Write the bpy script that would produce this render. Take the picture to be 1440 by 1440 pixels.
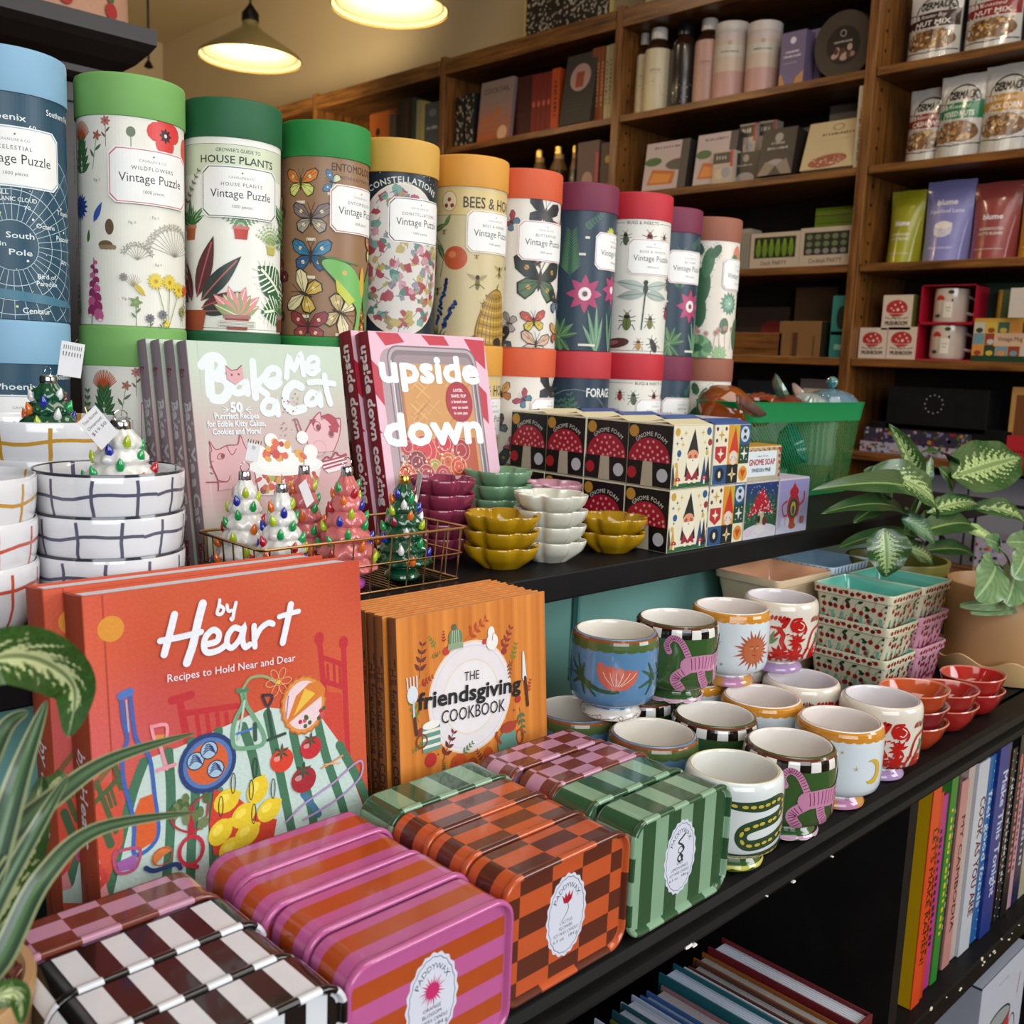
import bpy, bmesh, math, random
from math import sin, cos, pi, radians as rad, sqrt, atan2, floor
from mathutils import Vector, Matrix
from mathutils.geometry import tessellate_polygon
for o in list(bpy.data.objects): bpy.data.objects.remove(o)
SC = bpy.context.scene; COL = SC.collection
random.seed(7)
# ------------------------------------------------------------------ camera
CZ = 1.41; F = 1406.9
_p, _r, _y = rad(8.5555), rad(2.3154), rad(45.5027)
FW = Vector((cos(_y)*cos(_p), sin(_y)*cos(_p), -sin(_p)))
RT = FW.cross(Vector((0, 0, 1))).normalized(); UP = RT.cross(FW)
R2 = RT*cos(_r)+UP*sin(_r); U2 = -RT*sin(_r)+UP*cos(_r)
cd = bpy.data.cameras.new('camera'); cam = bpy.data.objects.new('camera', cd); COL.objects.link(cam)
cam.matrix_world = Matrix(((R2.x, U2.x, -FW.x, 0), (R2.y, U2.y, -FW.y, 0), (R2.z, U2.z, -FW.z, CZ), (0, 0, 0, 1)))
cd.sensor_width = 36; cd.lens = F/1440*36; cd.clip_start = .02; cd.clip_end = 50
cd.dof.use_dof = True; cd.dof.focus_distance = .85; cd.dof.aperture_fstop = 14
SC.camera = cam
# ------------------------------------------------------------------ world, lights, exposure
W = bpy.data.worlds.new('world'); SC.world = W; W.use_nodes = True
bg = W.node_tree.nodes['Background']; bg.inputs[0].default_value = (.80, .88, 1, 1); bg.inputs[1].default_value = .05
SC.view_settings.view_transform = 'Standard'; SC.view_settings.look = 'None'
SC.view_settings.exposure = 0.0; SC.view_settings.gamma = 1
def area(name, loc, target, sx, sy, power, col):
    l = bpy.data.lights.new(name, 'AREA'); l.shape = 'RECTANGLE'; l.size = sx; l.size_y = sy; l.energy = power; l.color = col
    o = bpy.data.objects.new(name, l); COL.objects.link(o); o.location = loc
    o.rotation_euler = (Vector(target)-Vector(loc)).to_track_quat('-Z', 'Y').to_euler(); return o
def spot(name, loc, target, power, col, ang=70, r=.05):
    l = bpy.data.lights.new(name, 'SPOT'); l.energy = power; l.color = col; l.spot_size = rad(ang); l.spot_blend = .6; l.shadow_soft_size = r
    o = bpy.data.objects.new(name, l); COL.objects.link(o); o.location = loc
    o.rotation_euler = (Vector(target)-Vector(loc)).to_track_quat('-Z', 'Y').to_euler(); return o
area('window_light_front', (-.9, -1.9, 2.15), (.6, .7, 1.15), 2.6, 1.7, 75, (.93, .97, 1))
area('window_light_side', (2.3, -1.9, 2.2), (1.0, .7, 1.1), 1.6, 1.4, 58, (.95, .98, 1))
area('ceiling_fill_light', (1.0, .1, 3.1), (1.0, .5, 1.0), 1.2, 1.2, 18, (1, .95, .88))  # unseen overhead fill, added to brighten the goods on the counter
spot('ceiling_or_wall_fill_spot', (1.5, 1.3, 3.1), (2.65, 1.25, 1.9), 15, (1, .80, .55), 95)
spot('ceiling_or_wall_fill_spot', (1.5, 2.7, 3.1), (2.65, 2.5, 2.1), 13, (1, .80, .55), 95)
spot('ceiling_or_wall_fill_spot', (1.7, .2, 3.1), (2.65, .6, 1.7), 15, (1, .84, .62), 95)
spot('ceiling_or_wall_fill_spot', (1.9, 3.6, 2.2), (2.6, 5.2, 2.9), 60, (1, .84, .58), 130, .2)  # unseen spot added below ceiling height, aimed up to brighten the wall
# ------------------------------------------------------------------ colour and helpers
def lin(h):
    if not isinstance(h, str): return h
    v = [int(h[i:i+2], 16)/255 for i in (0, 2, 4)]
    return tuple((c/12.92 if c <= .04045 else ((c+.055)/1.055)**2.4) for c in v)
def mixc(a, b, t):
    a, b = lin(a), lin(b); return tuple(a[i]+(b[i]-a[i])*t for i in range(3))
def ray(px, py): return FW*F+R2*(px-720)-U2*(py-720)
EYE = Vector((0, 0, CZ))
def onX(px, py, X): d = ray(px, py); return EYE+d*(X/d.x)
def onY(px, py, Y): d = ray(px, py); return EYE+d*(Y/d.y)
def onZ(px, py, Z): d = ray(px, py); return EYE+d*((Z-CZ)/d.z)
MATS = {}
def mat(name, rough=.5, metal=0, coat=0, noise=.06, nscale=60, bump=0, spec=.5, trans=0, ior=1.45, sss=0, brough=None, tint=None, aniso=None):
    if name in MATS: return MATS[name]
    m = bpy.data.materials.new(name); m.use_nodes = True; nt = m.node_tree; N = nt.nodes; L = nt.links
    b = N['Principled BSDF']; at = N.new('ShaderNodeAttribute'); at.attribute_name = 'Col'
    tc = N.new('ShaderNodeTexCoord'); no = N.new('ShaderNodeTexNoise'); no.inputs['Scale'].default_value = nscale; no.inputs['Detail'].default_value = 4
    L.new(tc.outputs['Object'], no.inputs['Vector'])
    mr = N.new('ShaderNodeMapRange'); mr.inputs[3].default_value = 1-noise; mr.inputs[4].default_value = 1+noise
    L.new(no.outputs[0], mr.inputs[0])
    mx = N.new('ShaderNodeVectorMath'); mx.operation = 'MULTIPLY'; L.new(at.outputs['Color'], mx.inputs[0])
    cb = N.new('ShaderNodeCombineXYZ'); [L.new(mr.outputs[0], cb.inputs[i]) for i in range(3)]
    L.new(cb.outputs[0], mx.inputs[1]); L.new(mx.outputs[0], b.inputs['Base Color'])
    b.inputs['Roughness'].default_value = rough; b.inputs['Metallic'].default_value = metal
    b.inputs['Coat Weight'].default_value = coat; b.inputs['Coat Roughness'].default_value = .06
    b.inputs['Specular IOR Level'].default_value = spec
    b.inputs['Transmission Weight'].default_value = trans; b.inputs['IOR'].default_value = ior
    if sss: b.inputs['Subsurface Weight'].default_value = sss; b.inputs['Subsurface Scale'].default_value = .004
    if bump:
        bp = N.new('ShaderNodeBump'); bp.inputs['Strength'].default_value = bump; bp.inputs['Distance'].default_value = .002
        L.new(no.outputs[0], bp.inputs['Height']); L.new(bp.outputs[0], b.inputs['Normal'])
    MATS[name] = m; return m
def wood_mat(name, c1, c2, axis=1, sc=6, rough=.38):
    m = bpy.data.materials.new(name); m.use_nodes = True; nt = m.node_tree; N = nt.nodes; L = nt.links; b = N['Principled BSDF']
    tc = N.new('ShaderNodeTexCoord'); mp = N.new('ShaderNodeMapping'); s = [14, 14, 14]; s[axis] = 1.0
    mp.inputs['Scale'].default_value = s; L.new(tc.outputs['Object'], mp.inputs[0])
    no = N.new('ShaderNodeTexNoise'); no.inputs['Scale'].default_value = sc; no.inputs['Detail'].default_value = 8; no.inputs['Roughness'].default_value = .65
    L.new(mp.outputs[0], no.inputs['Vector']); cr = N.new('ShaderNodeValToRGB'); cr.color_ramp.elements[0].position = .32; cr.color_ramp.elements[1].position = .72
    cr.color_ramp.elements[0].color = (*lin(c1), 1); cr.color_ramp.elements[1].color = (*lin(c2), 1)
    L.new(no.outputs[0], cr.inputs[0]); L.new(cr.outputs[0], b.inputs['Base Color']); b.inputs['Roughness'].default_value = rough
    bp = N.new('ShaderNodeBump'); bp.inputs['Strength'].default_value = .25; bp.inputs['Distance'].default_value = .001; L.new(no.outputs[0], bp.inputs['Height']); L.new(bp.outputs[0], b.inputs['Normal'])
    MATS[name] = m; return m
PAPER = mat('printed_paper', .55, noise=.05, nscale=90, bump=.05)
LINEN = mat('linen_book_cloth', .7, noise=.09, nscale=420, bump=.25)
GLOSSP = mat('gloss_print', .28, noise=.04, coat=.2)
CARD = mat('coated_card', .42, noise=.04)
TIN = mat('printed_tin', .20, noise=.05, coat=.45, spec=.55)
CERAM = mat('glazed_ceramic', .10, noise=.05, nscale=30, coat=.5, spec=.55)
POT = mat('matte_ceramic', .45, noise=.06, nscale=18)
PLAST = mat('plastic', .32, noise=.03)
POUCH = mat('foil_pouch', .25, noise=.05, nscale=35, bump=.5, coat=.3)
CHROME = mat('polished_metal', .15, 1, noise=.05)
GOLD = mat('gold_wire', .22, 1, noise=.05)
LEAF = mat('leaf_surface', .36, noise=.14, nscale=70, bump=.12, coat=.15)
GLASS = mat('tinted_glass', .03, trans=1, noise=0)
ORN = mat('ornament_glass', .16, noise=.12, nscale=90, coat=.6, sss=.15, bump=.1)
JEWEL = mat('glass_bead', .06, noise=.05, coat=1)
WOODB = wood_mat('oak_shelf_wood', '3a1e08', '8f5c28', 1, 5)
WOODV = wood_mat('oak_post_wood', '3a1e08', '8f5c28', 2, 5)
WOODK = wood_mat('oak_back_board_shaded', '0c0603', '1c0f06', 2, 5, .5)  # oak darkened almost to black, shade inside the bays put into the colour
BLACK = mat('black_painted_wood', .5, noise=.5, nscale=22, bump=.35, spec=.18)
WALL = mat('painted_plaster', .8, noise=.05, nscale=4)
# ------------------------------------------------------------------ mesh builder, every face carries its colour
class MB:
    def __init__(s): s.v = []; s.f = []; s.c = []; s.s = []; s.m = Matrix.Identity(4)
    def add(s, vs, fs, c, sm=False):
        b = len(s.v); s.v += [s.m @ Vector(v) for v in vs]
        for i, f in enumerate(fs):
            s.f.append([b+k for k in f]); s.c.append(lin(c[i] if isinstance(c, list) else c)); s.s.append(sm)
        return s
    def box(s, x0, x1, y0, y1, z0, z1, c, bev=0):
        if bev:
            bm = bmesh.new(); bmesh.ops.create_cube(bm, size=1)
            for v in bm.verts: v.co = ((x0+x1)/2+v.co.x*(x1-x0), (y0+y1)/2+v.co.y*(y1-y0), (z0+z1)/2+v.co.z*(z1-z0))
            bmesh.ops.bevel(bm, geom=bm.edges[:], offset=bev, segments=2, affect='EDGES', profile=.5)
            s.add([v.co.copy() for v in bm.verts], [[v.index for v in f.verts] for f in bm.faces], c); bm.free(); return s
        v = [(x, y, z) for x in (x0, x1) for y in (y0, y1) for z in (z0, z1)]
        return s.add(v, [(0, 1, 3, 2), (4, 6, 7, 5), (0, 4, 5, 1), (2, 3, 7, 6), (0, 2, 6, 4), (1, 5, 7, 3)], c)
    def grid(s, fn, nu, nv, col, cu=False, sm=True):
        vs = [fn(i/(nu if not cu else nu), j/nv) for i in range(nu+(0 if cu else 1)) for j in range(nv+1)]
        n = nu if cu else nu+1; fs = []; cs = []
        for i in range(nu):
            for j in range(nv):
                a = i*(nv+1)+j; b = ((i+1) % n)*(nv+1)+j
                fs.append((a, b, b+1, a+1)); cs.append(col(i, j) if callable(col) else col)
        return s.add(vs, fs, cs, sm)
    def lathe(s, prof, n, col, cx=0, cy=0, mod=None, sm=True):
        m = len(prof)-1
        def fn(u, v):
            r, z = prof[int(round(v*m))]; a = 2*pi*u; k = mod(a, z) if mod else 1
            return (cx+r*k*cos(a), cy+r*k*sin(a), z)
        return s.grid(fn, n, m, col, True, sm)
    def tube(s, pts, r, n=6, col='888888', sm=True, cap=True):
        pts = [Vector(p) for p in pts]; vs = []; k = len(pts); up = Vector((.1, .2, 1)).normalized()
        for i, p in enumerate(pts):
            d = (pts[min(i+1, k-1)]-pts[max(i-1, 0)]).normalized()
            a = d.cross(up); a = d.cross(Vector((1, 0, 0))) if a.length < .05 else a; a.normalize(); b = d.cross(a)
            rr = r(i/(k-1)) if callable(r) else r
            vs += [p+(a*cos(2*pi*j/n)+b*sin(2*pi*j/n))*rr for j in range(n)]
        fs = [(i*n+j, i*n+(j+1) % n, (i+1)*n+(j+1) % n, (i+1)*n+j) for i in range(k-1) for j in range(n)]
        if cap: fs += [tuple(range(n)), tuple((k-1)*n+j for j in range(n))]
        return s.add(vs, fs, col, sm)
    def ball(s, c, r, col, n=10, m=6, sq=(1, 1, 1)):
        return s.grid(lambda u, v: (c[0]+r*sq[0]*sin(pi*v)*cos(2*pi*u), c[1]+r*sq[1]*sin(pi*v)*sin(2*pi*u), c[2]+r*sq[2]*cos(pi*v)), n, m, col, True)
    def prism(s, poly, y0, y1, c, axis='y'):
        n = len(poly); P = (lambda p, y: (p[0], y, p[1])) if axis == 'y' else ((lambda p, y: (p[0], p[1], y)) if axis == 'z' else (lambda p, y: (y, p[0], p[1])))
        vs = [P(p, y0) for p in poly]+[P(p, y1) for p in poly]
        tr = tessellate_polygon([[Vector((p[0], p[1], 0)) for p in poly]])
        fs = [tuple(t) for t in tr]+[tuple(n+k for k in t) for t in tr]+[(i, (i+1) % n, n+(i+1) % n, n+i) for i in range(n)]
        return s.add(vs, fs, c)
    def art(s, a, fn, du=None, dv=None):
        for (tri, w, c) in a.t:
            if not du: s.add([fn(p[0], p[1], w) for p in tri], [(0, 1, 2)], c); continue
            us = [p[0] for p in tri]
            for k in range(floor(min(us)/du), floor(max(us)/du-1e-6)+1):
                P = _clip(_clip(list(tri), 0, k*du, 1), 0, (k+1)*du, -1)
                if len(P) < 3: continue
                if not dv: s.add([fn(p[0], p[1], w, k) for p in P], [tuple(range(len(P)))], c); continue
                vs = [p[1] for p in P]
                for j in range(floor(min(vs)/dv), floor(max(vs)/dv-1e-6)+1):
                    Q = _clip(_clip(P, 1, j*dv, 1), 1, (j+1)*dv, -1)
                    if len(Q) > 2: s.add([fn(p[0], p[1], w, k) for p in Q], [tuple(range(len(Q)))], c)
        return s
    def obj(s, name, m, parent=None, merge=False):
        me = bpy.data.meshes.new(name); me.from_pydata([tuple(v) for v in s.v], [], s.f); me.materials.append(m)
        at = me.color_attributes.new('Col', 'FLOAT_COLOR', 'CORNER'); buf = []
        for f, c in zip(s.f, s.c): buf += [c[0], c[1], c[2], 1.0]*len(f)
        at.data.foreach_set('color', buf); me.polygons.foreach_set('use_smooth', s.s)
        if not all(s.s) and not any(s.s): pass
        else:
            bm = bmesh.new(); bm.from_mesh(me); bmesh.ops.remove_doubles(bm, verts=bm.verts, dist=1e-6); bmesh.ops.recalc_face_normals(bm, faces=bm.faces) if merge else None
            for e in bm.edges:
                if len(e.link_faces) == 2 and e.calc_face_angle(0) > .75: e.smooth = False
            bm.to_mesh(me); bm.free()
        o = bpy.data.objects.new(name, me); COL.objects.link(o)
        if parent: o.parent = parent
        return o
# ------------------------------------------------------------------ flat printed art in millimetres
TXT = {}
def glyphs(t, bold=0, shear=0, sp=1):
    k = (t, bold, shear, sp)
    if k not in TXT:
        cu = bpy.data.curves.new('t', 'FONT'); cu.body = t; cu.size = 1; cu.shear = shear; cu.resolution_u = 2; cu.space_character = sp; cu.fill_mode = 'FRONT'
        o = bpy.data.objects.new('t', cu); COL.objects.link(o); me = o.to_mesh(); me.calc_loop_triangles()
        V = [(v.co.x, v.co.y) for v in me.vertices]; T = [tuple(l.vertices) for l in me.loop_triangles]
        o.to_mesh_clear(); bpy.data.objects.remove(o); bpy.data.curves.remove(cu)
        x0 = min([v[0] for v in V] or [0]); x1 = max([v[0] for v in V] or [1])
        TXT[k] = (V, T, x0, x1)
    return TXT[k]
class Art:
    def __init__(s, w0=.06): s.t = []; s.n = 0; s.w0 = w0; s.hold = False
    def w(s): s.n += 0 if s.hold else 1; return s.w0+.004*s.n+(random.random()*.02 if s.hold else 0)
    def poly(s, pts, c):
        w = s.w(); c = lin(c); tr = tessellate_polygon([[Vector((p[0], p[1], 0)) for p in pts]])
        for t in tr: s.t.append((tuple((pts[i][0], pts[i][1]) for i in t), w, c))
        return s
    def rect(s, x0, y0, x1, y1, c): return s.poly([(x0, y0), (x1, y0), (x1, y1), (x0, y1)], c)
    def grad(s, x0, y0, x1, y1, nx, ny, fn):
        w = s.w(); dx = (x1-x0)/nx; dy = (y1-y0)/ny
        for i in range(nx):
            for j in range(ny):
                a, b = x0+i*dx, y0+j*dy; c = lin(fn((i+.5)/nx, (j+.5)/ny))
                s.t.append((((a, b), (a+dx, b), (a+dx, b+dy)), w, c)); s.t.append((((a, b), (a+dx, b+dy), (a, b+dy)), w, c))
        return s
    def ell(s, x, y, rx, ry=None, c='000000', rot=0, n=16, a0=0, a1=360):
        ry = ry or rx; k, q = cos(rad(rot)), sin(rad(rot)); P = []
        full = a1-a0 >= 360
        for i in range(n if full else n+1):
            a = rad(a0+(a1-a0)*i/n); u, v = rx*cos(a), ry*sin(a); P.append((x+u*k-v*q, y+u*q+v*k))
        if not full: P.append((x, y))
        return s.poly(P, c)
    def ring(s, x, y, rx, ry, wd, c, n=28, rot=0, wav=0, nw=0):
        k, q = cos(rad(rot)), sin(rad(rot)); w = s.w(); c = lin(c); P = []
        for i in range(n+1):
            a = 2*pi*i/n; m = 1+wav*cos(nw*a)
            P.append([(x+u*k-v*q, y+u*q+v*k) for u, v in ((rx*m*cos(a), ry*m*sin(a)), ((rx-wd)*m*cos(a), (ry-wd)*m*sin(a)))])
        for i in range(n):
            a, b = P[i]; d, e = P[i+1]; s.t.append(((a, d, e), w, c)); s.t.append(((a, e, b), w, c))
        return s
    def line(s, pts, wd, c, closed=False, taper=None, caps=True):
        w = s.w(); c = lin(c); pts = [tuple(p) for p in pts]; pts += [pts[0]] if closed else []; n = len(pts); D = []
        for i in range(n-1): dx, dy = pts[i+1][0]-pts[i][0], pts[i+1][1]-pts[i][1]; L = sqrt(dx*dx+dy*dy) or 1e-6; D.append((dx/L, dy/L))
        E = []
        for i in range(n):
            a, b = D[max(i-1, 0)], D[min(i, n-2)]
            if closed and i in (0, n-1): a, b = D[-1], D[0]
            x, y = a[0]+b[0], a[1]+b[1]; L = sqrt(x*x+y*y) or 1e-6; x, y = x/L, y/L; k = max(.55, x*b[0]+y*b[1])
            r = wd/2*(taper(i/(n-1)) if taper else 1)/k; E.append(((pts[i][0]-y*r, pts[i][1]+x*r), (pts[i][0]+y*r, pts[i][1]-x*r)))
        for i in range(n-1):
            if wd > 3.2 and n > 3: w += .0015
            (a, b), (d, e) = E[i], E[i+1]; s.t.append(((a, b, e), w, c)); s.t.append(((a, e, d), w, c))
        if wd > 3.2 and n > 3: s.n += int(n*.4)+1
        if caps and wd > .5 and not closed:
            for i, (dx, dy) in ((0, (-D[0][0], -D[0][1])), (n-1, D[-1])):
                r = wd/2*(taper(i/(n-1)) if taper else 1); A = atan2(dy, dx)-pi/2; m = 6 if wd > 2 else 3
                Q = [(pts[i][0]+r*cos(A+pi*k/m), pts[i][1]+r*sin(A+pi*k/m)) for k in range(m+1)]
                for k in range(1, m): s.t.append(((Q[0], Q[k], Q[k+1]), w, c))
        return s
    def curve(s, pts, wd, c, k=6, **kw): return s.line(spl(pts, k), wd, c, **kw)
    def text(s, t, x, y, h, c, bold=0, shear=0, rot=0, wd=None, al='c', sp=1, fn=None):
        V, T, x0, x1 = glyphs(t, 0, shear, sp); sc = h/.72; sx = (wd/(x1-x0)) if wd else sc
        ox = {'c': -(x0+x1)/2, 'l': -x0, 'r': -x1}[al]; k, q = cos(rad(rot)), sin(rad(rot)); c = lin(c)
        r = bold*sc*1.1; m = 0 if bold < .01 else (4 if bold < .03 else 8)
        offs = [(0, 0)]+[(r*cos(2*pi*i/m+.4), r*sin(2*pi*i/m+.4)) for i in range(m)]
        for du, dv in offs:
            w = s.w(); P = []
            for vx, vy in V:
                u, v = (vx+ox)*sx+du, vy*sc+dv
                P.append(fn(u, v) if fn else (x+u*k-v*q, y+u*q+v*k))
            for a, b, d in T: s.t.append(((P[a], P[b], P[d]), w, c))
        return s
    def bars(s, x, y, h, c, wd, n=9, rot=0):      # a row of small strokes where the print is too small to read
        k, q = cos(rad(rot)), sin(rad(rot)); rr = random.Random(int(wd*10)+n)
        for i in range(n):
            u0 = -wd/2+wd*i/n; u1 = u0+wd/n*rr.uniform(.35, .8); hh = h*rr.uniform(.7, 1)
            s.poly([(x+u*k-v*q, y+u*q+v*k) for u, v in ((u0, 0), (u1, 0), (u1, hh), (u0, hh))], c)
        return s
    def arc_text(s, t, x, y, r, h, c, up=True, bold=0, span=None):
        return s.text(t, 0, 0, h, c, bold, wd=span, sp=1.1, fn=lambda u, v: (x+(r+v)*sin(u/r), y+(r+v)*cos(u/r)))
    def clip(s, x0, y0, x1, y1):
        out = []
        for tri, w, c in s.t:
            P = list(tri)
            for ax, lim, sg in ((0, x0, 1), (0, x1, -1), (1, y0, 1), (1, y1, -1)): P = _clip(P, ax, lim, sg)
            for i in range(1, len(P)-1): out.append(((P[0], P[i], P[i+1]), w, c))
        s.t = out; return s
def _clip(P, ax, lim, sg):
    o = []; n = len(P)
    for i in range(n):
        a, b = P[i], P[(i+1) % n]; da, db = (a[ax]-lim)*sg, (b[ax]-lim)*sg
        if da >= 0: o.append(a)
        if (da >= 0) != (db >= 0):
            t = da/(da-db); o.append((a[0]+(b[0]-a[0])*t, a[1]+(b[1]-a[1])*t))
    return o
def spl(P, k=6):
    o = []; n = len(P)
    for i in range(n-1):
        p0, p1, p2, p3 = P[max(i-1, 0)], P[i], P[i+1], P[min(i+2, n-1)]
        for j in range(k):
            t = j/k
            o.append(tuple(.5*(2*p1[d]+(p2[d]-p0[d])*t+(2*p0[d]-5*p1[d]+4*p2[d]-p3[d])*t*t+(3*p1[d]-p0[d]-3*p2[d]+p3[d])*t**3) for d in range(len(p1))))
    o.append(tuple(P[-1])); return o
mm = .001
def plane_map(o, ux, vx):          # art laid on a flat face: origin, right and up directions
    o, ux, vx = Vector(o), Vector(ux), Vector(vx); nx = ux.cross(vx)
    return lambda u, v, w: o+ux*(u*mm)+vx*(v*mm)+nx*(w*mm)
def cyl_map(R, n, z0=0, a0=0):          # art wrapped on an n-sided drum, flat within each facet
    da = 2*pi/n; du = (R(None) if callable(R) else R)*da/mm
    def f(u, v, w, k):
        r = (R(v*mm) if callable(R) else R)+w*mm; t = u/du-k; a = a0+k*da; b = a+da
        return Vector((r*(cos(a)*(1-t)+cos(b)*t), r*(sin(a)*(1-t)+sin(b)*t), z0+v*mm))
    return f, du, (2.5 if callable(R) else None)
# ------------------------------------------------------------------ scene bookkeeping
def thing(name, label, cat, loc=(0, 0, 0), rz=0, group=None):
    o = bpy.data.objects.new(name, None); COL.objects.link(o); o.location = loc; o.rotation_euler = (0, 0, rz); o.empty_display_size = .02
    return tag(o, label, cat, group)
def tag(o, label, cat, group=None):
    o['label'] = label; o['category'] = cat
    if group: o['group'] = group
    return o
def struct(o): o['kind'] = 'structure'; return o
def dup(root, loc, rz=None, label=None, group=None):
    r = root.copy(); COL.objects.link(r); r.location = loc
    if rz is not None: r.rotation_euler = (0, 0, rz)
    if label: r['label'] = label
    if group: r['group'] = group
    for ch in list(root.children):
        c = ch.copy(); COL.objects.link(c); c.parent = r
        for g in list(ch.children):
            d = g.copy(); COL.objects.link(d); d.parent = c
    return r
def tilt(o, rx=0, ry=0, rz=0): o.rotation_euler = (rx, ry, rz); return o
def sbox(name, x0, x1, y0, y1, z0, z1, c, m, bev=0): return struct(MB().box(x0, x1, y0, y1, z0, z1, c, bev).obj(name, m))
ZU = 1.206; ZL = 1.015
# ------------------------------------------------------------------ room shell
sbox('wall_back', 2.93, 3.0, -2.6, 6.25, 0, 3.3, 'c6b088', WALL)
sbox('wall_left', -2.4, 3.0, 6.2, 6.28, 0, 3.3, 'c6b088', WALL)
sbox('ceiling', -2.4, 3.0, -2.6, 6.28, 3.25, 3.3, 'c9b58c', WALL)
sbox('floor', -2.4, 3.0, -2.6, 6.28, -.04, 0, '5a3c24', mat('floor_boards', .4, noise=.3, nscale=5))
sbox('wall_front', -2.4, 3.0, -2.66, -2.6, 0, .9, '8c8574', WALL)
# ------------------------------------------------------------------ oak shelving against the back wall
shelving = thing('shelving_unit', 'tall brown oak shelving unit with open bays filling the wall behind the display', 'shelves', (2.62, 2.0, 0))
def shelf_part(name, y0, y1, z0, z1, x0=2.62, x1=2.92, m=WOODB, bev=.002):
    o = MB().box(x0, x1, y0, y1, z0, z1, 'ffffff', bev).obj(name, m, shelving); o.matrix_parent_inverse = Matrix.Translation((-2.62, -2.0, 0)); return o
for y in (.36, 1.36, 2.245, 3.13, 4.02, 4.66): shelf_part('post', y-.003, y+.026, .0, 2.56, 2.615, 2.92, WOODV)
BAYS = [(.388, 1.355), (1.388, 2.240), (2.273, 3.125), (3.158, 4.015), (4.048, 4.65)]
SZ = [2.219, 1.968, 1.711, 1.457, 1.202, .93, .62, .30]
for a, b in BAYS:
    for z in SZ: shelf_part('shelf', a, b, z-.022, z)
    shelf_part('top_rail', a, b, 2.49, 2.548, 2.612, 2.93)
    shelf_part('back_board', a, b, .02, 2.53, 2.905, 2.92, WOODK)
# pin holes in the post sides
for y in (1.357, 2.242):
    for k in range(26):
        for x in (2.66, 2.86):
            if 6 < k < 24 and not (x > 2.8 and y > 2): o = MB().box(x-.004, x+.004, y-.0008, y+.0005, 1.22+k*.05-.004, 1.22+k*.05+.004, '0b0502').obj('pin_hole', PLAST, shelving); o.matrix_parent_inverse = Matrix.Translation((-2.62, -2.0, 0))
# ------------------------------------------------------------------ the black display unit
disp = thing('display_unit', 'black painted two-tier display unit with moulded front edge and teal back panel', 'display shelf', (.8, .6, 0))
def dpart(name, mb, m=BLACK):
    o = mb.obj(name, m, disp); o.matrix_parent_inverse = Matrix.Translation((-.8, -.6, 0)); return o
K1, K2 = '0e0d0e', '111012'
dpart('upper_shelf', MB().box(-.6, 1.82, .652, 1.25, ZU-.028, ZU, K2, .002))
prof = [(.425, 1.015), (.398, 1.015), (.392, 1.012), (.389, 1.006), (.392, 1.001), (.397, .999), (.397, .996), (.391, .993), (.389, .988), (.391, .984), (.398, .981), (.400, .976), (.425, .976)]
dpart('counter_edge', MB().prism(prof, -.6, 1.75, '090909', 'x'))
dpart('counter', MB().box(-.6, 1.75, .42, 1.2, .978, ZL, K1))
for x, y, z, r in [(.585, .3895, .986, .004), (.592, .389, .984, .0025), (.735, .3895, .984, .0022), (.80, .389, .985, .0012), (.69, .388, .988, .001)]:
    dpart('paint_chip', MB().prism([(x+r*(1+.4*sin(k*2.3))*cos(k*.9), z+r*.5*(1+.4*cos(k*1.7))*sin(k*.9)) for k in range(7)], y-.0006, y+.002, 'e8e6e0'), PAPER)
for k in range(22):
    x = random.uniform(1.02, 1.45); r = random.uniform(.001, .0040); z = .668+random.uniform(0, .016)
    dpart('paint_chip', MB().prism([(x+r*(1+.4*sin(j*2.3+k))*cos(j*.9), z+r*.45*(1+.5*cos(j*1.7+k))*sin(j*.9)) for j in range(7)], .4042, .406, 'ddd6bf'), PAPER)
TEAL = '7aaea6'
dpart('teal_panel', MB().box(-.6, 1.6, .752, .765, ZL, ZU-.028, TEAL), mat('teal_paint', .35, noise=.1, nscale=8))
dpart('panel_moulding', MB().box(.842, .846, .7495, .753, 1.045, 1.178, '2c5c58').box(.846, .87, .7495, .753, 1.042, 1.046, '2c5c58').box(.849, .853, .7485, .753, 1.049, 1.178, '5a9a96'), mat('teal_paint'))
dpart('upper_shelf_support', MB().box(-.6, 1.6, 1.0, 1.02, 0, ZU-.028, K1))
# lower cabinet
dpart('partition', MB().box(.985, 1.005, .40, .80, .1, .978, '161514'))
dpart('cabinet_back', MB().box(-.6, 1.75, .79, .81, .1, .978, '0f0e0e'))
dpart('cabinet_shelf', MB().box(1.005, 1.75, .405, .79, .655, .684, K1, .002))
dpart('cabinet_shelf', MB().box(-.6, .985, .405, .79, .615, .64, K1, .002))
dpart('cabinet_shelf', MB().box(-.6, 1.75, .405, .79, .36, .385, K1, .002))
dpart('side_panel', MB().box(1.735, 1.75, .40, .79, 0, .978, '0e0d0d'))
dpart('cabinet_base', MB().box(-.6, 1.75, .40, .80, 0, .1, K1))
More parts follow.
